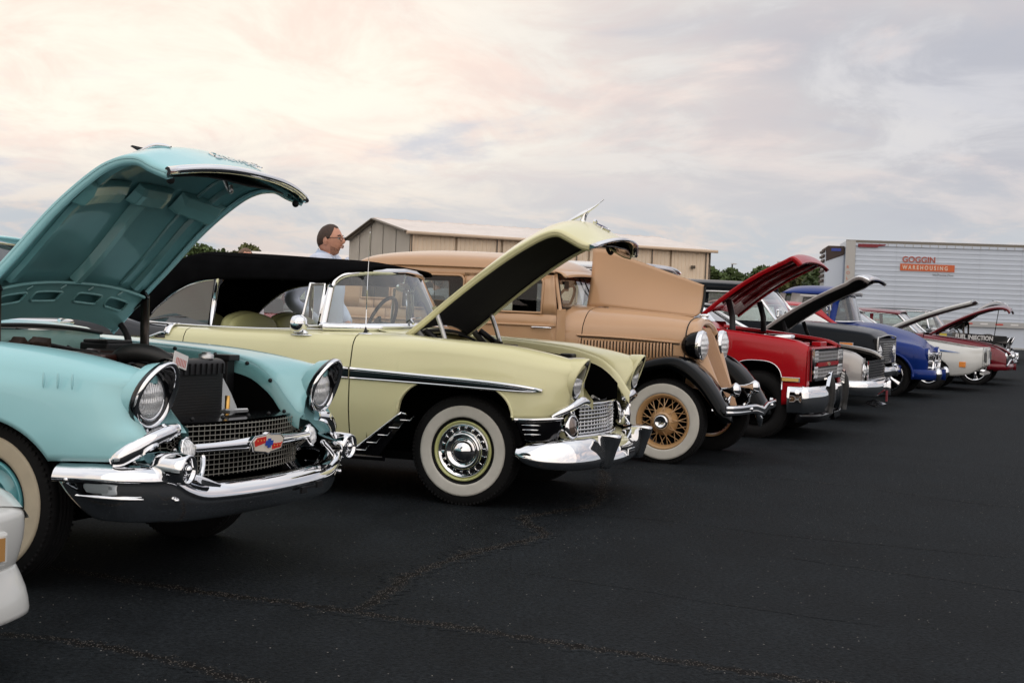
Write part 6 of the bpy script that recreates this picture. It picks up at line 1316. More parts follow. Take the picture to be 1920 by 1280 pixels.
# ---- white coupe
WHT = paint('white_paint', (.62, .63, .61), .3)
def car_white():
    th = .41; car = thing('parked_car', 'white 1970s coupe with blue side flash and raised white hood', 'car', (7.85, 26.8, 0), -th, ROW)
    st = [(-.7, [(.26,.86),(.42,.90),(.56,.92),(.72,.92),(.88,.88)], [(.84,.95),(.78,.985),(.72,.99),(.64,.99)]), (.3, [(.26,.86),(.42,.90),(.55,.92),(.68,.91),(.80,.87)], [(.83,.87),(.78,.90),(.70,.905),(.62,.90)]),
          (.9, [(.28,.82),(.42,.86),(.53,.87),(.65,.86),(.74,.83)], [(.80,.80),(.76,.825),(.70,.83),(.60,.825)]), (1.10, [(.36,.76),(.44,.80),(.53,.81),(.64,.80),(.72,.78)], [(.77,.78),(.72,.81),(.62,.81),(.5,.80)]), (1.24, [(.44,.70),(.48,.74),(.55,.76),(.66,.76),(.74,.74)], [(.73,.795),(.68,.82),(.60,.82),(.5,.81)])]
    ar = [(.30, .38, .62, .34)]
    car_shell(car, st, np.linspace(-.7, 1.24, 50), [(-.7, .26), (.72, .28), (1.0, .32), (1.24, .46)], ar, WHT, name='front_fender', closed=False)
    for s in (-1, 1):
        MB().prism([(1.24, s*.20, .47), (1.24, s*.74, .47), (1.24, s*.755, .6), (1.24, s*.74, .76), (1.24, s*.66, .82), (1.26, s*.20, .80)], (.02, 0, 0)).build('nose_panel', WHT, car, bevel=.01)
        MB().box((1.268, s*.36, .64), (.012, .26, .20)).build('grille_insert', BLACK, car)
        for y in (.56, .70): MB().box((1.272, s*y, .65), (.014, .055, .16)).build('lamp_slot', pbr('slot_grey', (.10, .10, .10), .5), car)
        mk = MB().box((.90, s*.868, .50), (.12, .02, .10)).build('side_marker', AMBER, car, bevel=.004)
        MB().grid([[(x, s*(np.interp(x, [-.6, .3, .9], [.925, .925, .875])), zc+h) for h in (-w_, w_)] for x, zc, w_ in ((-.1, .80, .035), (.2, .775, .030), (.5, .745, .018), (.85, .715, .002))]).build('side_flash', pbr('flash_blue', (.05, .14, .40), .3, 0, 1.), car, solid=.004)
        MB().box((.75, s*.60, .70), (.10, .02, .10)).build('inner_brace', UNDER, car)
    MB().box((1.27, 0, .64), (.05, .40, .32)).build('nose_beak', WHT, car, bevel=.04); MB().prism([(1.2, -.7, .36), (1.26, -.6, .34), (1.28, .6, .34), (1.2, .7, .36)], (0, 0, -.03)).build('lower_valance', WHT, car)
    opened_bay(car, -.65, 1.05, .60, st, .35)
    H, ho = flathood(car, (-.66, 1.02), (.93, 1.64), .62, .60, WHT, BLACK, .035, [(.985, 1.66)], t=.03)
    MB().tube([H(1, v) for v in (-1, 0, 1)], .02).build('hood_lip', CHROME, ho)
    body = [(-4.0, [(.35,.80),(.5,.86),(.65,.88),(.8,.88),(.92,.86)], [(.8,.97),(.7,.99),(.4,1.0),(0,1.0)]), (-2.2, [(.26,.88),(.42,.92),(.58,.94),(.74,.94),(.92,.90)], [(.86,1.0),(.8,1.02),(.76,1.03),(.7,1.03)]), (-.71, [(.26,.86),(.42,.90),(.56,.92),(.72,.92),(.88,.88)], [(.84,.96),(.8,.985),(.77,.99),(.74,1.0)])]
    car_shell(car, body, np.linspace(-2.1, -.71, 16), [(-5, .3), (0, .25)], [], WHT, name='door'); car_shell(car, body, np.linspace(-4.0, -2.11, 24), [(-5, .34), (0, .26)], [(-2.6, .38, .62, .34)], WHT, name='rear_quarter')
    glasshouse(car, -.62, -1.15, -2.45, -2.95, 1.02, 1.37, 1.35, .78, .62, WHT, GLASS, pillars=())
    MB().box((-1.3, 0, .28), (3.8, 1.4, .05)).build('chassis', UNDER, car)
    for x in (.30, -2.6):
        for s in (-1, 1): wheel(car, x, s*.76, .335, .20, .20, 'mag', s)
car_white()

# ---- maroon sedan with a curved raised hood
MRN = pbr('maroon_paint', (.14, .005, .012), .25, 0, .5, .3)
def car_maroon():
    th = .41; car = thing('parked_car', 'maroon finned sedan with long curved raised hood on a prop rod', 'car', (9.1, 29.7, 0), -th, ROW)
    st = [(-.2, [(.30,.84),(.45,.88),(.62,.90),(.78,.89),(.90,.84)], [(.78,.97),(.72,.99),(.66,.99),(.60,.98)]), (.8, [(.30,.84),(.45,.88),(.60,.90),(.72,.88),(.80,.83)], [(.78,.86),(.72,.885),(.66,.885),(.58,.875)]),
          (1.25, [(.32,.82),(.42,.85),(.52,.86),(.62,.84),(.70,.80)], [(.76,.75),(.70,.775),(.64,.775),(.56,.76)]), (1.45, [(.34,.74),(.40,.76),(.46,.77),(.54,.76),(.60,.73)], [(.70,.64),(.66,.66),(.6,.66),(.52,.65)])]
    ar = [(.85, .36, .64, .34)]
    car_shell(car, st, np.linspace(-.2, 1.45, 40), [(-.2, .28), (1.22, .30), (1.45, .36)], ar, MRN, name='front_fender', closed=False)
    MB().box((1.45, 0, .50), (.03, 1.40, .22)).build('grille_shell', BLACK, car)
    bumper(car, [(1.1, .88, .40), (1.3, .86, .40), (1.48, .70, .40), (1.54, .35, .40), (1.55, .01, .40)], [(-.05, -.08), (.0, -.07), (.02, 0), (.0, .05), (-.05, .06)], MRN)
    for s in (-1, 1):
        dome(car, (1.44, s*.64, .60), .075, ring=CHROME); MB().tube([(1.47, s*.78, .42), (1.50, s*.60, .50), (1.52, s*.35, .54), (1.54, s*.1, .50)], .018, sm=3).build('grille_trim', CHROME, car)
    opened_bay(car, -.15, 1.35, .55, st, .35)
    e = [(-.12, 1.0), (.15, 1.17), (.45, 1.33), (.75, 1.47), (1.0, 1.56), (1.18, 1.60), (1.33, 1.60), (1.43, 1.56), (1.47, 1.50)]
    H = Hood(e, [(x, z+.05) for x, z in e], .58, 2.3); ho = H.build(car, MRN, BLACK)
    MB().tube([(1.1, .0, .70), (1.22, -.2, 1.60)], .008, n=5).build('prop_rod', BLACK, car)
    body = [(-3.6, [(.35,.80),(.5,.86),(.65,.88),(.8,.88),(.92,.86)], [(.8,.97),(.7,.99),(.4,1.0),(0,1.0)]), (-.21, [(.30,.84),(.45,.88),(.62,.90),(.78,.89),(.92,.84)], [(.82,.98),(.8,1.0),(.77,1.01),(.74,1.02)])]
    car_shell(car, body, np.linspace(-3.6, -.21, 36), [(-5, .34), (0, .28)], [(-2.0, .36, .64, .34)], MRN, name='body_side')
    glasshouse(car, -.30, -.72, -2.3, -2.8, 1.03, 1.40, 1.42, .78, .62, MRN, GLASS, pillars=(-1.3,))
    MB().box((-.9, 0, .28), (3.8, 1.4, .05)).build('chassis', UNDER, car)
    for x in (.85, -2.0):
        for s in (-1, 1): wheel(car, x, s*.76, .335, .23, .20, 'mag', s)
car_maroon()

# ---- black finned sedan at the end of the row, same shape as the turquoise one
BLKP = pbr('black_car_paint', (.004, .006, .009), .12, 0, .8, .35)
tR = math.radians(23.5)
bcar = fin_sedan('black finned 1950s sedan lettered FUEL INJECTION, last in the row beside the trailer', shift((10.4, 32.6), .41, .42), -.41, BLKP, BLACKG, BLACKG, BLACKG, BLKP, GLASS, (('steel',), dict(rimmat=BLKP)))
for o_ in [c for c in bcar.children if c.name.split('.')[0] == 'hood']: o_.rotation_euler = (0, R_(10), 0); o_.location = (-.28, 0, -.02)
wl = pbr('white_lettering', (.75, .75, .75), .5)
bd_ = MB().prism([(-.40, -.945, .875), (.80, -.945, .84), (.78, -.935, 1.0), (-.40, -.935, 1.04)], (0, .004, 0)).build('fender_panel', BLKP, bcar)
text('side_lettering', 'FUEL INJECTION', .135, wl, bd_, (-.33, -.952, .915), (R_(90), R_(2), 0), .002, .82, off=.004)
MB().box((-.60, -.952, .95), (.16, .006, .12)).build('side_decal', pbr('decal_yellow', (.6, .5, .08), .5), bcar)

# ---- white coupe nose at the left edge of the picture
MKY = .44
def car_left():
    th = .34; car = thing('parked_car', 'white car nose with rectangular amber front lamp, cut off by the left edge', 'car', (-2.86, 4.31, 0), .0-th, ROW)
    st = [(-.8, [(.24,.84),(.36,.87),(.50,.885),(.62,.88),(.74,.85)], [(.78,.80),(.6,.83),(.3,.85),(0,.855)]), (.4, [(.22,.84),(.36,.87),(.48,.88),(.56,.87),(.66,.83)], [(.74,.71),(.6,.73),(.3,.745),(0,.75)]),
          (.95, [(.20,.80),(.34,.815),(.44,.82),(.52,.81),(.58,.77)], [(.66,.62),(.5,.63),(.3,.64),(0,.645)]), (1.08, [(.20,.74),(.33,.745),(.42,.75),(.50,.735),(.54,.70)], [(.6,.555),(.45,.565),(.3,.57),(0,.575)])]
    car_shell(car, st, np.linspace(-.8, 1.08, 40), [(-.8, .2), (.4, .2), (.7, .24), (.85, .46), (1.08, .50)], [(0, .36, .62, .32)], WHT, name='fender_and_hood')
    full = [(.60, .84), (.90, .815), (1.05, .76), (1.12, .62), (1.16, .3), (1.17, 0)]; full = [(x, -y) for x, y in full]+[(x, y) for x, y in full[-2::-1]]
    G = [[(x-.12, y*.93, .60), (x-.05, y*.97, .555), (x-.022, y*.99, .535), (x-.012, y, .51), (x-.015, y, .43), (x-.03, y*.985, .355), (x-.035, y*.98, .345), (x-.03, y*.985, .338), (x+.0, y*1.0, .27), (x+.012, y*1.01, .20), (x+.0, y, .18), (x-.06, y*.95, .175)] for x, y in full]
    MB().patch(G, 5, 2).build('front_bumper', WHT, car)
    for s in (-1, 1):
        mk = MB().box((1.118, s*MKY, .43), (.03, .24, .11), Matrix.Rotation(s*R_(-7), 3, 'Z')).build('front_marker', WHT, car, bevel=.012); MB().box((1.136, s*MKY, .43), (.008, .19, .075), Matrix.Rotation(s*R_(-7), 3, 'Z')).build('marker_lens', pbr('brown_amber_lens', (.45, .24, .08), .2, 0, 1.), mk)
        wheel(car, 0, s*.75, .33, .19, .22, 'mag', s)
    MB().poly([(-.9, -.7, .82), (-1.4, -.6, 1.2), (-1.4, .6, 1.2), (-.9, .7, .82)]).build('windscreen', GLASSD, car)
    MB().patch([[(-.8, y, .79), (-1.0, y, .83), (-2.0, y, .85)] for y in (-.82, 0, .82)], 2, 2).build('cowl', WHT, car)
    MB().box((-.2, 0, .22), (2.3, 1.4, .04)).build('chassis', UNDER, car)
car_left()

# ---- second row, glimpsed through the windows of the first
def car_second(label, loc, rz, mat, cat='car', roof=None, hood_up=False):
    car = thing('parked_car', label, cat, loc, rz, 'cars parked in the row behind')
    st = [(-4.3, [(.3,.80),(.5,.86),(.65,.88),(.8,.88),(.92,.86)], [(.8,.97),(.7,.99),(.4,1.0),(0,1.0)]), (-1.2, [(.26,.86),(.45,.90),(.6,.92),(.78,.92),(.95,.88)], [(.82,1.04),(.7,1.07),(.4,1.09),(0,1.09)]), (.3, [(.26,.86),(.45,.90),(.6,.92),(.75,.91),(.88,.86)], [(.78,.95),(.66,.98),(.3,1.0),(0,1.0)]), (.8, [(.35,.78),(.45,.82),(.6,.84),(.72,.82),(.80,.78)], [(.70,.86),(.6,.88),(.3,.9),(0,.9)])]
    car_shell(car, st, np.linspace(-4.3, .8, 60), [(-5, .3), (.8, .4)], [(0, .37, .66, .34), (-2.9, .37, .66, .34)], mat, name='body_side')
    glasshouse(car, -1.15, -1.6, -3.0, -3.4, 1.06, 1.42, 1.42, .78, .62, roof or mat, GLASS, pillars=(-2.2,))
    MB().box((.80, 0, .55), (.05, 1.5, .30)).build('grille', CHROME, car); bumper(car, [(.6, .88, .42), (.85, .80, .42), (.92, .01, .42)], [(-.04, -.07), (.01, -.06), (.01, .06), (-.04, .07)])
    for s in (-1, 1):
        dome(car, (.80, s*.68, .74), .085, ring=CHROME)
        MB().sweep([(.4, s*.925, .80), (-4.0, s*.90, .82)], [(-.004, -.012), (.008, 0), (-.004, .012)]).build('side_moulding', CHROME, car)
        for x in (0, -2.9): wheel(car, x, s*.76, .335, .20, .18, 'steel', s, rimmat=mat)
    MB().box((-1.8, 0, .28), (4.2, 1.5, .05)).build('chassis', UNDER, car)
    if hood_up: flathood(car, (-.95, 1.1), (.1, 1.72), .68, .66, mat, BLACK)
    return car
car_second('deep red sedan standing behind the yellow convertible, seen through its side window', (-1.2, 16.6, 0), R_(-40), paint('dark_red_paint', (.20, .012, .010), .25))
car_second('orange sedan behind the yellow convertible, its front lamp seen over the seats', (-2.75, 14.6, 0), R_(-28), paint('orange_paint', (.50, .11, .02), .3))
car_second('dark grey car with hood up, seen through the rear windows of the tan sedan', (-1.0, 23.5, 0), R_(-24), paint('graphite_paint', (.03, .03, .035), .3), hood_up=True)
car_second('white sedan with red roof seen through the tan sedan windscreen', (1.9, 22.0, 0), R_(-160), WHT, roof=RED)
# ================================================================== BUILDINGS, TRAILER, TREES
def corrugated(name, c, scale_=6.0, axis=0, strength=.6):
    m = pbr(name, c, .55, noise_=(1.2, .05)); t = m.node_tree; p = t.nodes['Principled BSDF']; nn = t.nodes.new; lk = t.links.new
    return m
SIDING = pbr('tan_steel_siding', (.80, .65, .49), .55, noise_=(.8, .05)); SIDING_SHADE = pbr('shaded_steel_siding', (.56, .52, .46), .6, noise_=(.8, .05)); ROOFM = pbr('pale_steel_roof', (.72, .65, .60), .45, .1, noise_=(.6, .08))  # end walls use a greyer copy: their shade is put into the colour
TRIM = pbr('sand_trim', (.72, .55, .40), .5); SPOUT_SHADE = pbr('downspout_shade', (.10, .09, .08), .5)
def wall_panels(parent, a, b, z0, z1f, mat, step=.30, rib=.035, name='wall_panel'):
    """ribbed steel sheets between two ground points; z1f(t) top height"""
    a, b = np.array(a), np.array(b); Lh = np.linalg.norm(b-a); t_ = (b-a)/Lh; n_ = np.array([t_[1], -t_[0]]); n = int(Lh/3.6)+1
    for k in range(n):
        s0, s1 = Lh*k/n, Lh*(k+1)/n-.01; prof = []; s = s0
        while s < s1-.02:
            for ds, o in ((0, 0), (.19, 0), (.215, rib), (.265, rib), (.29, 0)):
                if s+ds <= s1: prof.append((s+ds, o))
            s += step
        G = [[(*(a+t_*q+n_*o), z0), (*(a+t_*q+n_*o), z1f(q/Lh))] for q, o in prof]
        MB().grid(G, smooth=False).build(name, mat, parent)
def building_main():
    o = thing('metal_building', 'large tan steel building with shade-toned gable end and low pitched roof', 'building', (-6.45, 85, 0))
    A, B, C_ = np.array([0., 0.]), np.array([19.8, 10.]), np.array([-5.75, 17.]); D = B+C_; H = 5.5; HR = 6.62
    wall_panels(o, A, B, 0, lambda t: H, SIDING)
    wall_panels(o, C_, A, 0, lambda t: H+(HR-H)*(1-abs(2*t-1)), SIDING_SHADE)
    wall_panels(o, B, D, 0, lambda t: H+(HR-H)*(1-abs(2*t-1)), SIDING_SHADE)
    for p0, p1 in ((A, B), (C_, A), (B, D)):
        q0, q1 = p0+(D/2-p0)*.02, p1+(D/2-p1)*.02; MB().poly([(*q0, 0), (*q1, 0), (*q1, H-.05), (*q0, H-.05)]).build('wall_liner', SIDING_SHADE if p0 is not A else SIDING, o)
    q = C_*.5+(D/2-C_*.5)*.02; MB().poly([(*(C_+(D/2-C_)*.02), H-.1), (*(A+(D/2-A)*.02), H-.1), (*q, HR-.1)]).build('gable_liner', SIDING_SHADE, o)
    M0, M1 = C_/2, B+C_/2; u = (B-A)/np.linalg.norm(B-A)*.35; w_ = (C_)/np.linalg.norm(C_)*.30
    n = 22; rb = np.linspace(0, 1, n*4+1)
    for (p0, p1, q0, q1, nm) in ((A-u-w_, B+u-w_, M0-u, M1+u, 'roof'), (C_-u+w_, D+u+w_, M0-u, M1+u, 'roof')):
        G = [[(*(p0+(p1-p0)*t), H-.02+(.05 if i % 4 == 1 else 0)), (*(q0+(q1-q0)*t), HR+.08+(.05 if i % 4 == 1 else 0))] for i, t in enumerate(rb)]
        MB().grid(G, smooth=False).build(nm, ROOFM, o, solid=.05)
    d = u/.35; nrm = np.array([d[1], -d[0]])
    MB().sweep([(*(A-u-w_*1.2), H-.05), (*(B+u-w_*1.2), H-.05)], [(-.06, -.12), (.06, -.12), (.06, .08), (-.06, .08)]).build('eave_trim', TRIM, o)
    MB().sweep([(*(A-u-w_), H), (*(M0-u), HR+.06), (*(C_-u+w_), H)], [(-.05, -.14), (.05, -.14), (.05, .08), (-.05, .08)], up=(1, 0, 0)).build('gable_trim', pbr('brown_gable_trim', (.14, .11, .08), .6), o)
    for t in (.008, .27, .53, .79, .985):
        p = A+(B-A)*t+nrm*.08; MB().box((*p, H/2), (.12, .12, H-.1)).build('downspout', TRIM, o); MB().box((*(p-d*.10), H/2), (.06, .05, H-.1)).build('downspout_shadow_strip', SPOUT_SHADE, o)  # dark strip beside each downspout paints in its shadow
    for t in (.345, .93): p = A+(B-A)*t+nrm*.2; MB().box((*p, 4.3), (.30, .20, .22)).build('wall_lamp', pbr('lamp_bronze', (.08, .06, .04), .5), o, bevel=.03)
    p = (A+B)/2+nrm*.06; MB().box((*(A+(B-A)*.62+nrm*.06), 1.05), (1.0, .08, 2.1), Matrix.Rotation(math.atan2(d[1], d[0]), 3, 'Z')).build('door', TRIM, o)
building_main()
def building_low():
    o = thing('metal_building', 'long low tan steel building behind the people, pale eave line', 'building', (-20.9, 112, 0))
    wall_panels(o, (0, 0), (20, 3), 0, lambda t: 4.35, SIDING); wall_panels(o, (-3, 14), (0, 0), 0, lambda t: 4.35, SIDING_SHADE)
    MB().grid([[(-.4, -.3, 4.38), (-1.7, 7, 5.0), (-3.4, 14.3, 4.38)], [(20.4, 2.7, 4.38), (19, 10, 5.0), (17.4, 17.3, 4.38)]], smooth=False).build('roof', ROOFM, o, solid=.06)
    MB().sweep([(-.3, -.25, 4.38), (20.3, 2.8, 4.38)], [(-.08, -.14), (.08, -.14), (.08, .10), (-.08, .10)]).build('eave_trim', TRIM, o)
    o2 = thing('storage_shed', 'small tan shed with pale roof between the trees and the low building', 'shed', (-24.5, 100, 0))
    MB().box((0, 0, 1.4), (5, 4, 2.8)).build('wall', SIDING, o2); MB().prism([(-2.7, -2.2, 2.8), (2.7, -2.2, 2.8), (2.7, 0, 3.5), (-2.7, 0, 3.5)], (0, 0, .06)).prism([(-2.7, 2.2, 2.8), (2.7, 2.2, 2.8), (2.7, 0, 3.5), (-2.7, 0, 3.5)], (0, 0, .06)).build('roof', ROOFM, o2)
building_low()

def trailer():
    rz = -.146; o = thing('box_trailer', 'long white ribbed box trailer with an orange WAREHOUSING sign and side skirt', 'trailer', (11.86, 50.0, 0), rz)
    W_ = pbr('trailer_white', (.55, .61, .70), .4, 0, .3, noise_=(.7, .04)); AL = pbr('trailer_aluminium', (.42, .43, .44), .35, .6)
    Ln = 16.2; z0, z1 = 1.22, 4.05
    # ribbed side sheets: horizontal corrugations
    zs, n = [], 15; h = (z1-.12-z0-.1)/n; prof = []
    for i in range(n):
        z = z0+.1+i*h; prof += [(0, z), (0, z+h*.55), (-.009, z+h*.62), (-.009, z+h*.92), (0, z+h)]
    for k in range(11):
        a, b = .35+k*(Ln-.4)/11, .35+(k+1)*(Ln-.4)/11-.008
        MB().grid([[(x, y, z) for y, z in prof] for x in (a, b)], smooth=False).build('side_sheet', W_, o)
    MB().box((Ln/2, 1.3, (z0+z1)/2), (Ln, 2.56, z1-z0-.02)).build('cargo_box', W_, o)
    MB().box((Ln/2, -.012, z1-.02), (Ln, .05, .10)).build('top_rail', pbr('weathered_rail', (.20, .18, .15), .6), o); MB().box((Ln/2, -.018, z1-.12), (Ln, .04, .10)).build('upper_rail', W_, o)
    MB().box((Ln/2, -.025, z0+.02), (Ln, .06, .20)).build('bottom_rail', AL, o)
    for i in range(54): MB().box((.6+i*.29, -.042, z1-.115), (.03, .012, .10)).build('rail_rivet', AL, o)
    MB().box((.17, -.02, (z0+z1)/2), (.34, .06, z1-z0)).build('corner_post', pbr('post_grey', (.48, .47, .45), .5), o)
    for i in range(5):
        if i: pass
    # reflective marks along the bottom rail
    rm, wm = pbr('reflector_red', (.55, .04, .02), .4), pbr('reflector_white', (.75, .75, .75), .4)
    x = .6; i = 0
    while x < Ln-.4:
        MB().box((x+.13, -.060, z0+.03), (.26, .006, .05)).build('reflector', rm if i % 2 else wm, o); x += .52; i += 1
    # skirt, legs, wheels
    MB().box((8.4, .05, .78), (10.5, .04, .80)).build('side_skirt', W_, o); MB().box((8.4, .02, .42), (10.5, .05, .06)).build('skirt_edge', AL, o)
    MB().lathe([(0, .07), (-.03, .09), (-.03, .07)], c=(8.55, .02, .96), n=24).lathe([(-.012, .069), (-.012, .001)], c=(8.55, .02, .96), n=24).build('fuel_port', BLACK, o)
    for x in (2.5, 2.9): MB().box((x, .4, .6), (.12, .12, 1.2)).build('landing_leg', STEEL, o)
    for x in (13.2, 14.5):
        for y in (.3, 2.2): wheel(o, x, y, .50, .29, .28, 'steel', -1, rimmat=STEEL)
    # cooling unit on the nose
    q = MB().box((-.35, 1.3, 2.45), (.70, 2.1, 2.5)).build('cooling_unit', W_, o, bevel=.06)
    MB().prism([(-.66, .22, 3.30), (-.02, .22, 3.55), (-.02, .22, 3.86), (-.60, .22, 3.86), (-.68, .22, 3.80)], (0, 2.14, 0)).build('unit_hood', pbr('unit_dark_brown', (.05, .03, .025), .6), q, bevel=.02); MB().box((-.32, .212, 3.72), (.34, .012, .10)).build('unit_badge', pbr('unit_blue', (.03, .06, .35), .4), q)
    for i in range(7): MB().box((-.73, 1.3, 2.6+.18*i), (.05, 2.0, .08)).build('unit_slat', pbr('unit_dark_brown', (.07, .04, .03), .6), q)
    # sign painting
    OR = pbr('sign_orange', (.62, .13, .04), .5); RD = pbr('sign_brick_red', (.45, .10, .06), .5); CRM = pbr('sign_cream', (.75, .66, .55), .5); GY = pbr('sign_grey', (.12, .12, .12), .5)
    X0, ZB = 1.93, 3.02
    b_ = MB().box((X0+.93, -.028, ZB+.145), (1.88, .010, .25)).build('sign_band', OR, o)
    text('sign_lettering', 'GOGGIN', .29, RD, o, (X0+.05, -.034, ZB+.33), (R_(90), 0, 0), .003, .98, 0, 1.0, off=.006)
    text('sign_lettering', 'WAREHOUSING', .20, CRM, b_, (X0+.07, -.036, ZB+.075), (R_(90), 0, 0), .002, .78, 0, 1.55, off=.005)
    text('sign_lettering', 'We Promise More', .10, GY, o, (X0+1.12, -.030, ZB-.13), (R_(90), 0, 0), .002, .95)
    c_ = MB().prism([(.42, -.05, 3.83), (1.10, -.05, 3.83), (1.14, -.05, 3.87), (1.35, -.05, 3.90), (1.40, -.05, 3.95), (.42, -.05, 3.95)], (0, -.008, 0)).build('maker_decal', pbr('decal_maroon', (.22, .02, .03), .5), o)
    for i, ch in enumerate('ROLL'): text('post_lettering', ch, .15, OR, o, (-.02-.0, -.060, 3.05-.20*i) if False else (.05, -.055, 3.05-.20*i), (R_(90), 0, 0), .002)
trailer()

# ---- trees: a few crowns of leaf clumps, shared by many trees
LEAFM = [pbr('leaf_green_%s' % n, c, .6, 0, 0, .2, noise_=(.9, .55, 6)) for n, c in (('dark', (.045, .068, .026)), ('mid', (.072, .105, .036)), ('olive', (.11, .118, .045)))]
BARK = pbr('bark', (.06, .045, .035), .9)
def crown_mesh(seed, w_, h, n, mat):
    r = np.random.default_rng(seed); C0 = []
    for i in range(16):
        a, b = r.uniform(0, 2*math.pi), r.uniform(-.2, 1); rad = r.uniform(.2, .8)
        C0.append((math.cos(a)*w_*rad*.6, math.sin(a)*w_*rad*.6, h*(.45+.42*b*(1-rad*.5)), w_*r.uniform(.22, .42)))
    V, Fc = [], []
    for k in range(n):
        c = C0[r.integers(len(C0))]; d = r.normal(size=3); d /= np.linalg.norm(d); p = np.array(c[:3])+d*c[3]*r.uniform(.75, 1.08)*np.array([1, 1, .8])
        if p[2] < h*.12: continue
        u = r.normal(size=3); u /= np.linalg.norm(u); v = np.cross(u, r.normal(size=3)); v /= np.linalg.norm(v); s = r.uniform(.10, .22)
        o = len(V); V += [p-u*s-v*s*.5, p+u*s-v*s*.5, p+u*s*.6+v*s, p-u*s*.7+v*s*.8]; Fc.append((o, o+1, o+2, o+3))
    me = bpy.data.meshes.new('crown'); me.from_pydata([tuple(q) for q in V], [], Fc); me.materials.append(mat); return me
def trunk_mesh(seed, h):
    r = np.random.default_rng(seed); m = MB(); m.tube([(0, 0, 0), (.05, .02, h*.3), (-.03, .05, h*.6), (.02, 0, h*.85)], [.20, .15, .09, .03], sm=3)
    for i in range(6):
        a = r.uniform(0, 6.28); z = h*r.uniform(.25, .6); m.tube([(0, 0, z), (math.cos(a)*h*.12, math.sin(a)*h*.12, z+h*.12), (math.cos(a)*h*.25, math.sin(a)*h*.25, z+h*.25)], [.08, .05, .02], sm=2, n=6)
    me = bpy.data.meshes.new('trunk'); me.from_pydata(m.v, [], m.f); me.materials.append(BARK); return me
CM = [crown_mesh(11+i, w_, h, 3200, LEAFM[i % 3]) for i, (w_, h) in enumerate(((2.6, 6.0), (3.2, 6.6), (2.2, 7.0), (3.0, 5.6), (2.7, 6.4)))]
TM = [trunk_mesh(5+i, h) for i, h in enumerate((6.0, 6.6, 7.0, 5.6, 6.4))]
def tree(x, y, k, sc_, label, group):
    o = bpy.data.objects.new('broadleaf_tree', None); col.objects.link(o); o.location = (x, y, 0); o.rotation_euler = (0, 0, random.uniform(0, 6)); o.scale = (sc_*random.uniform(.95, 1.2), sc_*random.uniform(.95, 1.2), sc_)
    tag(o, label, 'tree', group)
    for nm, me in (('trunk', TM[k]), ('crown', CM[k])):
        c = bpy.data.objects.new(nm, me); col.objects.link(c); c.parent = o
random.seed(21)
for i in range(18):      # left tree line
    X_ = -42+i*1.02; tree(X_, 132+random.uniform(-5, 12), random.randrange(5), random.uniform(.84, .98), 'green broadleaf tree in the distant line left of the tan buildings', 'distant trees at the left')
for i in range(9): tree(16.5+i*2.0, 112+random.uniform(-5, 10), random.randrange(5), random.uniform(.72, .88), 'small dark tree in the low line right of the large steel building', 'low trees beside the steel building')
for i in range(12): tree(17.8+i*.58, 100+random.uniform(-3, 6), random.randrange(5), random.uniform(.56, .64)+.030*i, 'dense green tree beyond the raised red hood, left of the trailer', 'trees left of the trailer')
for x, y in ((19.5, 88), (20.8, 92), (17.6, 90)): tree(x, y, random.randrange(5), .6, 'leafy tree low behind the blue pickup, left of the trailer', 'trees behind the blue pickup')
def pole(x, y, h, label):
    o = thing('light_pole', label, 'light pole', (x, y, 0)); MB().tube([(0, 0, 0), (0, 0, h)], .07, n=8).build('pole', STEEL, o); MB().box((.15, 0, h), (.5, .2, .1)).build('lamp_head', STEEL, o)
pole(20.3, 130, 5.9, 'thin grey light pole on the skyline between the steel building and the red hood'); pole(19.5, 103, 5.2, 'short thin pole in front of the trees left of the blue pickup')
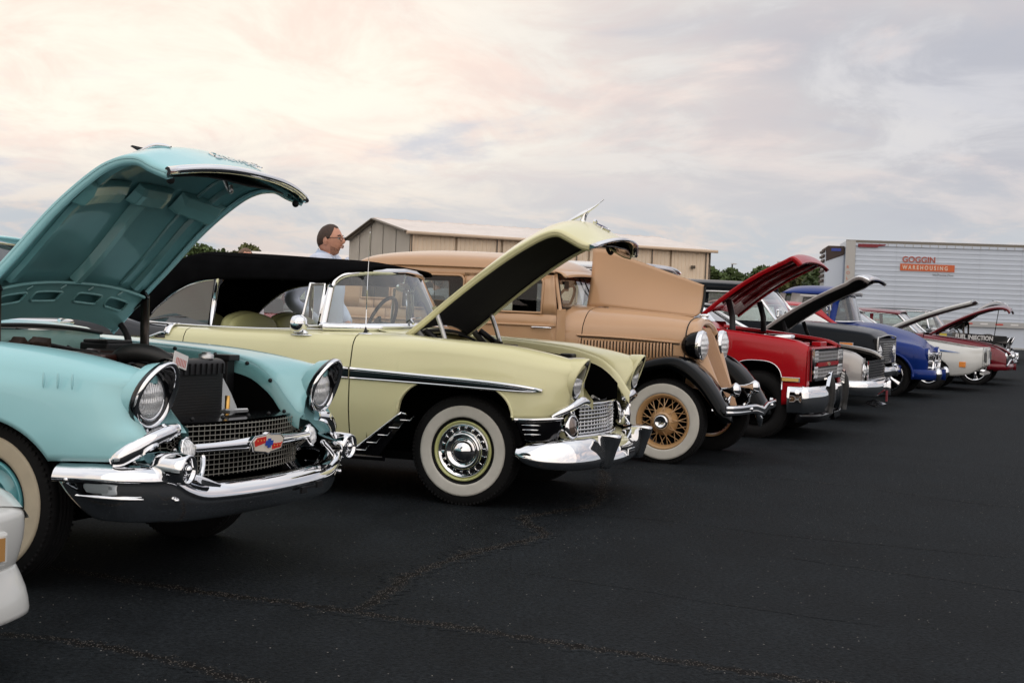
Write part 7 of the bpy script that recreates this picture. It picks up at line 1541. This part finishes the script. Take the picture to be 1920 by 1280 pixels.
# ================================================================== PEOPLE
def skin_mesh(name, verts, edges, radii, mat, parent, root=0, sub=2):
    me = bpy.data.meshes.new(name); me.from_pydata([tuple(v) for v in verts], edges, []); me.materials.append(mat)
    o = bpy.data.objects.new(name, me); col.objects.link(o); o.parent = parent
    m = o.modifiers.new('skin', 'SKIN'); m.use_smooth_shade = True; sl = me.skin_vertices[0].data
    for i, r in enumerate(radii): sl[i].radius = (r, r) if np.isscalar(r) else r; sl[i].use_root = (i == root)
    s = o.modifiers.new('sub', 'SUBSURF'); s.levels = sub; s.render_levels = sub; return o
SKIN = pbr('skin', (.58, .29, .20), .5, 0, 0, .4, noise_=(30, .08))
def head(parent, c, s, yaw, hair, mat=SKIN, beard=None, glasses=False, hairlen=0, tilt=0):
    """face towards local +x"""
    e = bpy.data.objects.new('head', None); col.objects.link(e); e.parent = parent; e.location = c; e.rotation_euler = (0, tilt, yaw); e.scale = (s,)*3
    def surf(a, b, k=1.0):     # a azimuth (0 = face), b latitude
        ca, cb, sb = math.cos(a), math.cos(b), math.sin(b)
        x, y, z = .098*ca*cb, .076*math.sin(a)*cb, .122*sb
        if z < 0: x *= 1-.10*(-z/.122); y *= 1-.28*(-z/.122)**1.2
        if ca < 0: x *= 1.08
        f = max(0, ca)**6*cb
        def g(zc, w_, am, wy=.02): return am*math.exp(-((z-zc)/w_)**2-(y/wy)**2)*(ca > 0)
        x += g(-.012, .020, .026, .013)+g(.010, .02, .012, .010)+g(.034, .010, .006, .035)-g(.014, .010, .006, .035)*(abs(y) > .012)+g(-.050, .008, .005, .02)-g(-.058, .004, .004, .02)+g(-.066, .008, .006, .02)+g(-.098, .016, .016, .022)
        return (x*k, y*k, z*k)
    n, m = 48, 36
    MB().grid([[surf(2*math.pi*i/n, -math.pi/2+math.pi*j/m) for i in range(n)] for j in range(m+1)], cv=True, flip=True).build('face', mat, e)
    for q in (-1, 1):
        MB().ball((-.008, q*.076, -.008), (.020, .009, .031), 12, 10).ball((-.002, q*.083, -.006), (.011, .005, .020), 10, 8).build('ear', mat, e)
        MB().ball((.081, q*.031, .016), (.011, .014, .009), 12, 8).build('eye', pbr('eye_white', (.5, .48, .45), .3), e); MB().ball((.091, q*.031, .016), (.003, .005, .005), 8, 6).build('iris', BLACK, e)
        MB().tube([(.094, q*.014, .036), (.093, q*.030, .042), (.082, q*.048, .036)], .004, sm=3, n=6).build('eyebrow', hair, e)
    MB().tube([(.097, -.018, -.057), (.104, 0, -.056), (.097, .018, -.057)], .0035, sm=3, n=6).build('lips', pbr('lips', (.40, .13, .10), .4), e)
    # hair cap: cut by a hairline
    G = []
    for j in range(19):
        row = []
        for i in range(48):
            a = 2*math.pi*i/48; af = abs((a+math.pi) % (2*math.pi)-math.pi)
            lo = np.interp(af, [0, .45, .75, 1.05, 1.35, 1.9, math.pi], [.92, .86, 1.0, .55, .10, -.26-hairlen, -.56-hairlen])
            b = lo+(math.pi/2-lo)*j/18; k = 1.0+.045*min(1, j/3+.25)+.015*noise.noise(Vector((a*5, b*6, 3))); p = surf(a, b, k); row.append(p)
        G.append(row)
    MB().grid(G, cv=True, flip=True).build('hair', hair, e)
    if beard:
        G = []
        for j in range(9):
            row = []
            for i in range(21):
                a = -1.25+2.5*i/20; lo = -1.15; hi = np.interp(abs(a), [0, .25, .5, 1.25], [-.66, -.62, -.56, -.35]); b = lo+(hi-lo)*j/8; row.append(surf(a, b, 1.015))
            G.append(row)
        MB().grid(G, flip=True).build('beard', beard, e)
        MB().tube([(.094, -.026, -.056), (.106, -.010, -.040), (.106, .010, -.040), (.094, .026, -.056)], .0055, sm=4, n=6).build('moustache', beard, e)
    if glasses:
        fr = MB()
        for q in (-1, 1):
            L_ = [(.104+.0*q, q*(.032+math.cos(t)*.022), .012+math.sin(t)*.017) for t in np.linspace(0, 2*math.pi, 17)]; fr.tube(L_, .0022, n=5, caps=False); fr.tube([(.103, q*.054, .020), (.05, q*.078, .020), (-.015, q*.082, .012)], .0026, n=5)
        fr.tube([(.105, -.010, .018), (.112, 0, .020), (.105, .010, .018)], .002, n=5).build('glasses', BLACK, e)
    return e
def hand(parent, c, d, side, mat=SKIN):
    """palm and five bent fingers, pointing along d"""
    d = Vector(d).normalized(); up = Vector((0, 0, 1)); s = d.cross(up).normalized()*side; u = s.cross(d).normalized(); c = Vector(c)
    V = [c-d*.03, c+d*.03, c+d*.07]; E_ = [(0, 1), (1, 2)]; R = [(.022, .028), (.020, .036), (.014, .034)]
    for i, (o_, l) in enumerate(((-.030, .055), (-.010, .068), (.011, .064), (.030, .050))):
        b = len(V); p = c+d*.06+s*o_; V += [p, p+d*l*.5-u*.008, p+d*l*.85-u*.028]; E_ += [(1, b), (b, b+1), (b+1, b+2)]; R += [.010, .0085, .007]
    b = len(V); V += [c+d*.01+s*.032, c+d*.04+s*.052-u*.01, c+d*.065+s*.05-u*.02]; E_ += [(0, b), (b, b+1), (b+1, b+2)]; R += [.012, .010, .008]
    return skin_mesh('hand', V, E_, R, mat, parent, 0, 1)
def person(label, loc, yaw, h, shirt, trousers, hair, arms='down', glasses=False, beard=None, hairlen=0, headyaw=0, tilt=0, group=None, collar=None, sleeves='long', fat=1.0, lean=0):
    k = h/1.80; o = thing('person', label, 'person', loc, yaw, group); o.scale = (k,)*3
    sh = .185
    # bare body underneath: one continuous surface
    def arm(s):
        if arms == 'folded': return [(0, s*sh, 1.50), (.02, s*.27, 1.16), (.19, s*.10, 1.13), (.22, -s*.06, 1.16)]
        if arms == 'wide': return [(0, s*sh, 1.50), (-.10, s*.36, 1.20), (.10, s*.22, 1.02), (.14, s*.16, 1.0)]
        if arms == 'front': return [(0, s*sh, 1.50), (.05, s*.24, 1.15), (.28, s*.14, 1.12), (.36, s*.10, 1.14)]
        return [(0, s*sh, 1.50), (-.02, s*.25, 1.15), (.04, s*.26, .90), (.07, s*.25, .84)]
    V = [(0, 0, .95), (0, 0, 1.10), (.0, 0, 1.27), (0, 0, 1.45), (-.005, 0, 1.53), (.01, 0, 1.60)]; E_ = [(0, 1), (1, 2), (2, 3), (3, 4), (4, 5)]; R = [(.145, .10), (.13, .095), (.15, .105), (.13, .09), (.055, .055), (.052, .055)]
    for s in (-1, 1):
        b = len(V); A = arm(s); V += A[:3]+[A[3]]; E_ += [(3, b), (b, b+1), (b+1, b+2), (b+2, b+3)]; R += [.060, .042, .032, .026]
        b = len(V); V += [(0, s*.09, .86), (.01, s*.10, .50), (-.01, s*.10, .09), (.13, s*.11, .035)]; E_ += [(0, b), (b, b+1), (b+1, b+2), (b+2, b+3)]; R += [.085, .055, .038, .035]
    skin_mesh('body', V, E_, R, SKIN, o)
    f = 1.0
    # shirt
    V = [(0, 0, .90), (0, 0, 1.02), (0, 0, 1.14), (.0, 0, 1.32), (0, 0, 1.485), (-.005, 0, 1.57)]; E_ = [(i, i+1) for i in range(5)]; R = [(.175*fat, .125*fat), (.172*fat, .125*fat), (.165*fat, .12*fat), (.178, .125), (.165, .11), (.068, .066)]
    n_el = 3 if sleeves == 'long' else 2
    for s in (-1, 1):
        A = arm(s); b = len(V)
        pts = [A[0], A[1], A[2]] if sleeves == 'long' else [A[0], tuple((np.array(A[0])*.35+np.array(A[1])*.65))]
        V += pts; E_ += [(4, b)]+[(b+i, b+i+1) for i in range(len(pts)-1)]; R += [.080, .064, .048][:len(pts)]
    so_ = skin_mesh('shirt', V, E_, R, shirt, o, 0, 2)
    tx = bpy.data.textures.get('folds') or bpy.data.textures.new('folds', 'CLOUDS'); tx.noise_scale = .09
    dm = so_.modifiers.new('folds', 'DISPLACE'); dm.texture = tx; dm.strength = .022; dm.mid_level = .5
    if collar:
        for s in (-1, 1): MB().patch([[(-.055, s*.015, 1.61), (-.075, s*.02, 1.565)], [(-.03, s*.062, 1.60), (-.04, s*.092, 1.555)], [(.045, s*.052, 1.575), (.055, s*.082, 1.52)], [(.082, s*.012, 1.535), (.115, s*.045, 1.48)]], 4, 2).build('collar', collar, o, solid=.004)
    # trousers and shoes
    V = [(0, 0, .98), (0, 0, .88)]; E_ = [(0, 1)]; R = [(.165*fat, .12*fat), (.17*fat, .12)]
    for s in (-1, 1): b = len(V); V += [(0, s*.095, .78), (.01, s*.10, .50), (-.01, s*.10, .12)]; E_ += [(1, b), (b, b+1), (b+1, b+2)]; R += [.10, .075, .062]
    skin_mesh('trousers', V, E_, R, trousers, o)
    for s in (-1, 1):
        MB().ball((.06, s*.10, .045), (.14, .048, .045), 16, 8).build('shoe', BLACK, o)
        A = arm(s); d = np.array(A[3])-np.array(A[2]); hand(o, A[3], d+np.array([1e-4, 0, 0]), s)
    head(o, (.035, 0, 1.675), 1.0, headyaw, hair, SKIN, beard, glasses, hairlen, tilt)
    return o
BROWN = pbr('brown_hair', (.045, .022, .013), .6, noise_=(60, .4), bump=(120, .5, .004)); DARKH = pbr('dark_hair', (.010, .007, .006), .6, noise_=(60, .4)); FAIR = pbr('light_brown_hair', (.14, .075, .04), .55, noise_=(60, .4), bump=(120, .5, .004))
BEARD = pbr('short_beard', (.36, .18, .12), .8, noise_=(90, .5)); PALEB = pbr('pale_blue_shirt', (.62, .68, .82), .75, noise_=(6, .04)); WHS = pbr('white_shirt', (.62, .62, .68), .8); GREYT = pbr('grey_trousers', (.06, .055, .06), .85); JEANS = pbr('jeans', (.03, .045, .09), .85)
COL = pbr('collar_blue', (.42, .52, .68), .75)
person('man with glasses and short beard in pale blue shirt, standing behind the yellow convertible', (-1.525, 11.2, 0), R_(-22), 1.865, PALEB, GREYT, BROWN, 'wide', True, BEARD, 0, R_(6), collar=COL)
person('person with light brown hair, only the head top showing over the black soft top', (-2.50, 12.75, 0), R_(-35), 1.70, WHS, JEANS, FAIR, 'down', hairlen=.5, headyaw=R_(-20), tilt=R_(8))
person('boy with dark hair in white t-shirt, seen from behind through the tan sedan windows', (-.97, 17.6, 0), R_(100), 1.66, WHS, JEANS, DARKH, 'front', sleeves='short', hairlen=.1)
person('person in pale shirt seen through the rear side glass of the yellow convertible', (-3.15, 13.3, 0), R_(-120), 1.42, WHS, GREYT, FAIR, 'front', sleeves='short')
person('person in white shirt leaning by the dark utility truck windscreen', (5.0, 26.2, 0), R_(-60), 1.68, WHS, JEANS, DARKH, 'front', sleeves='short')
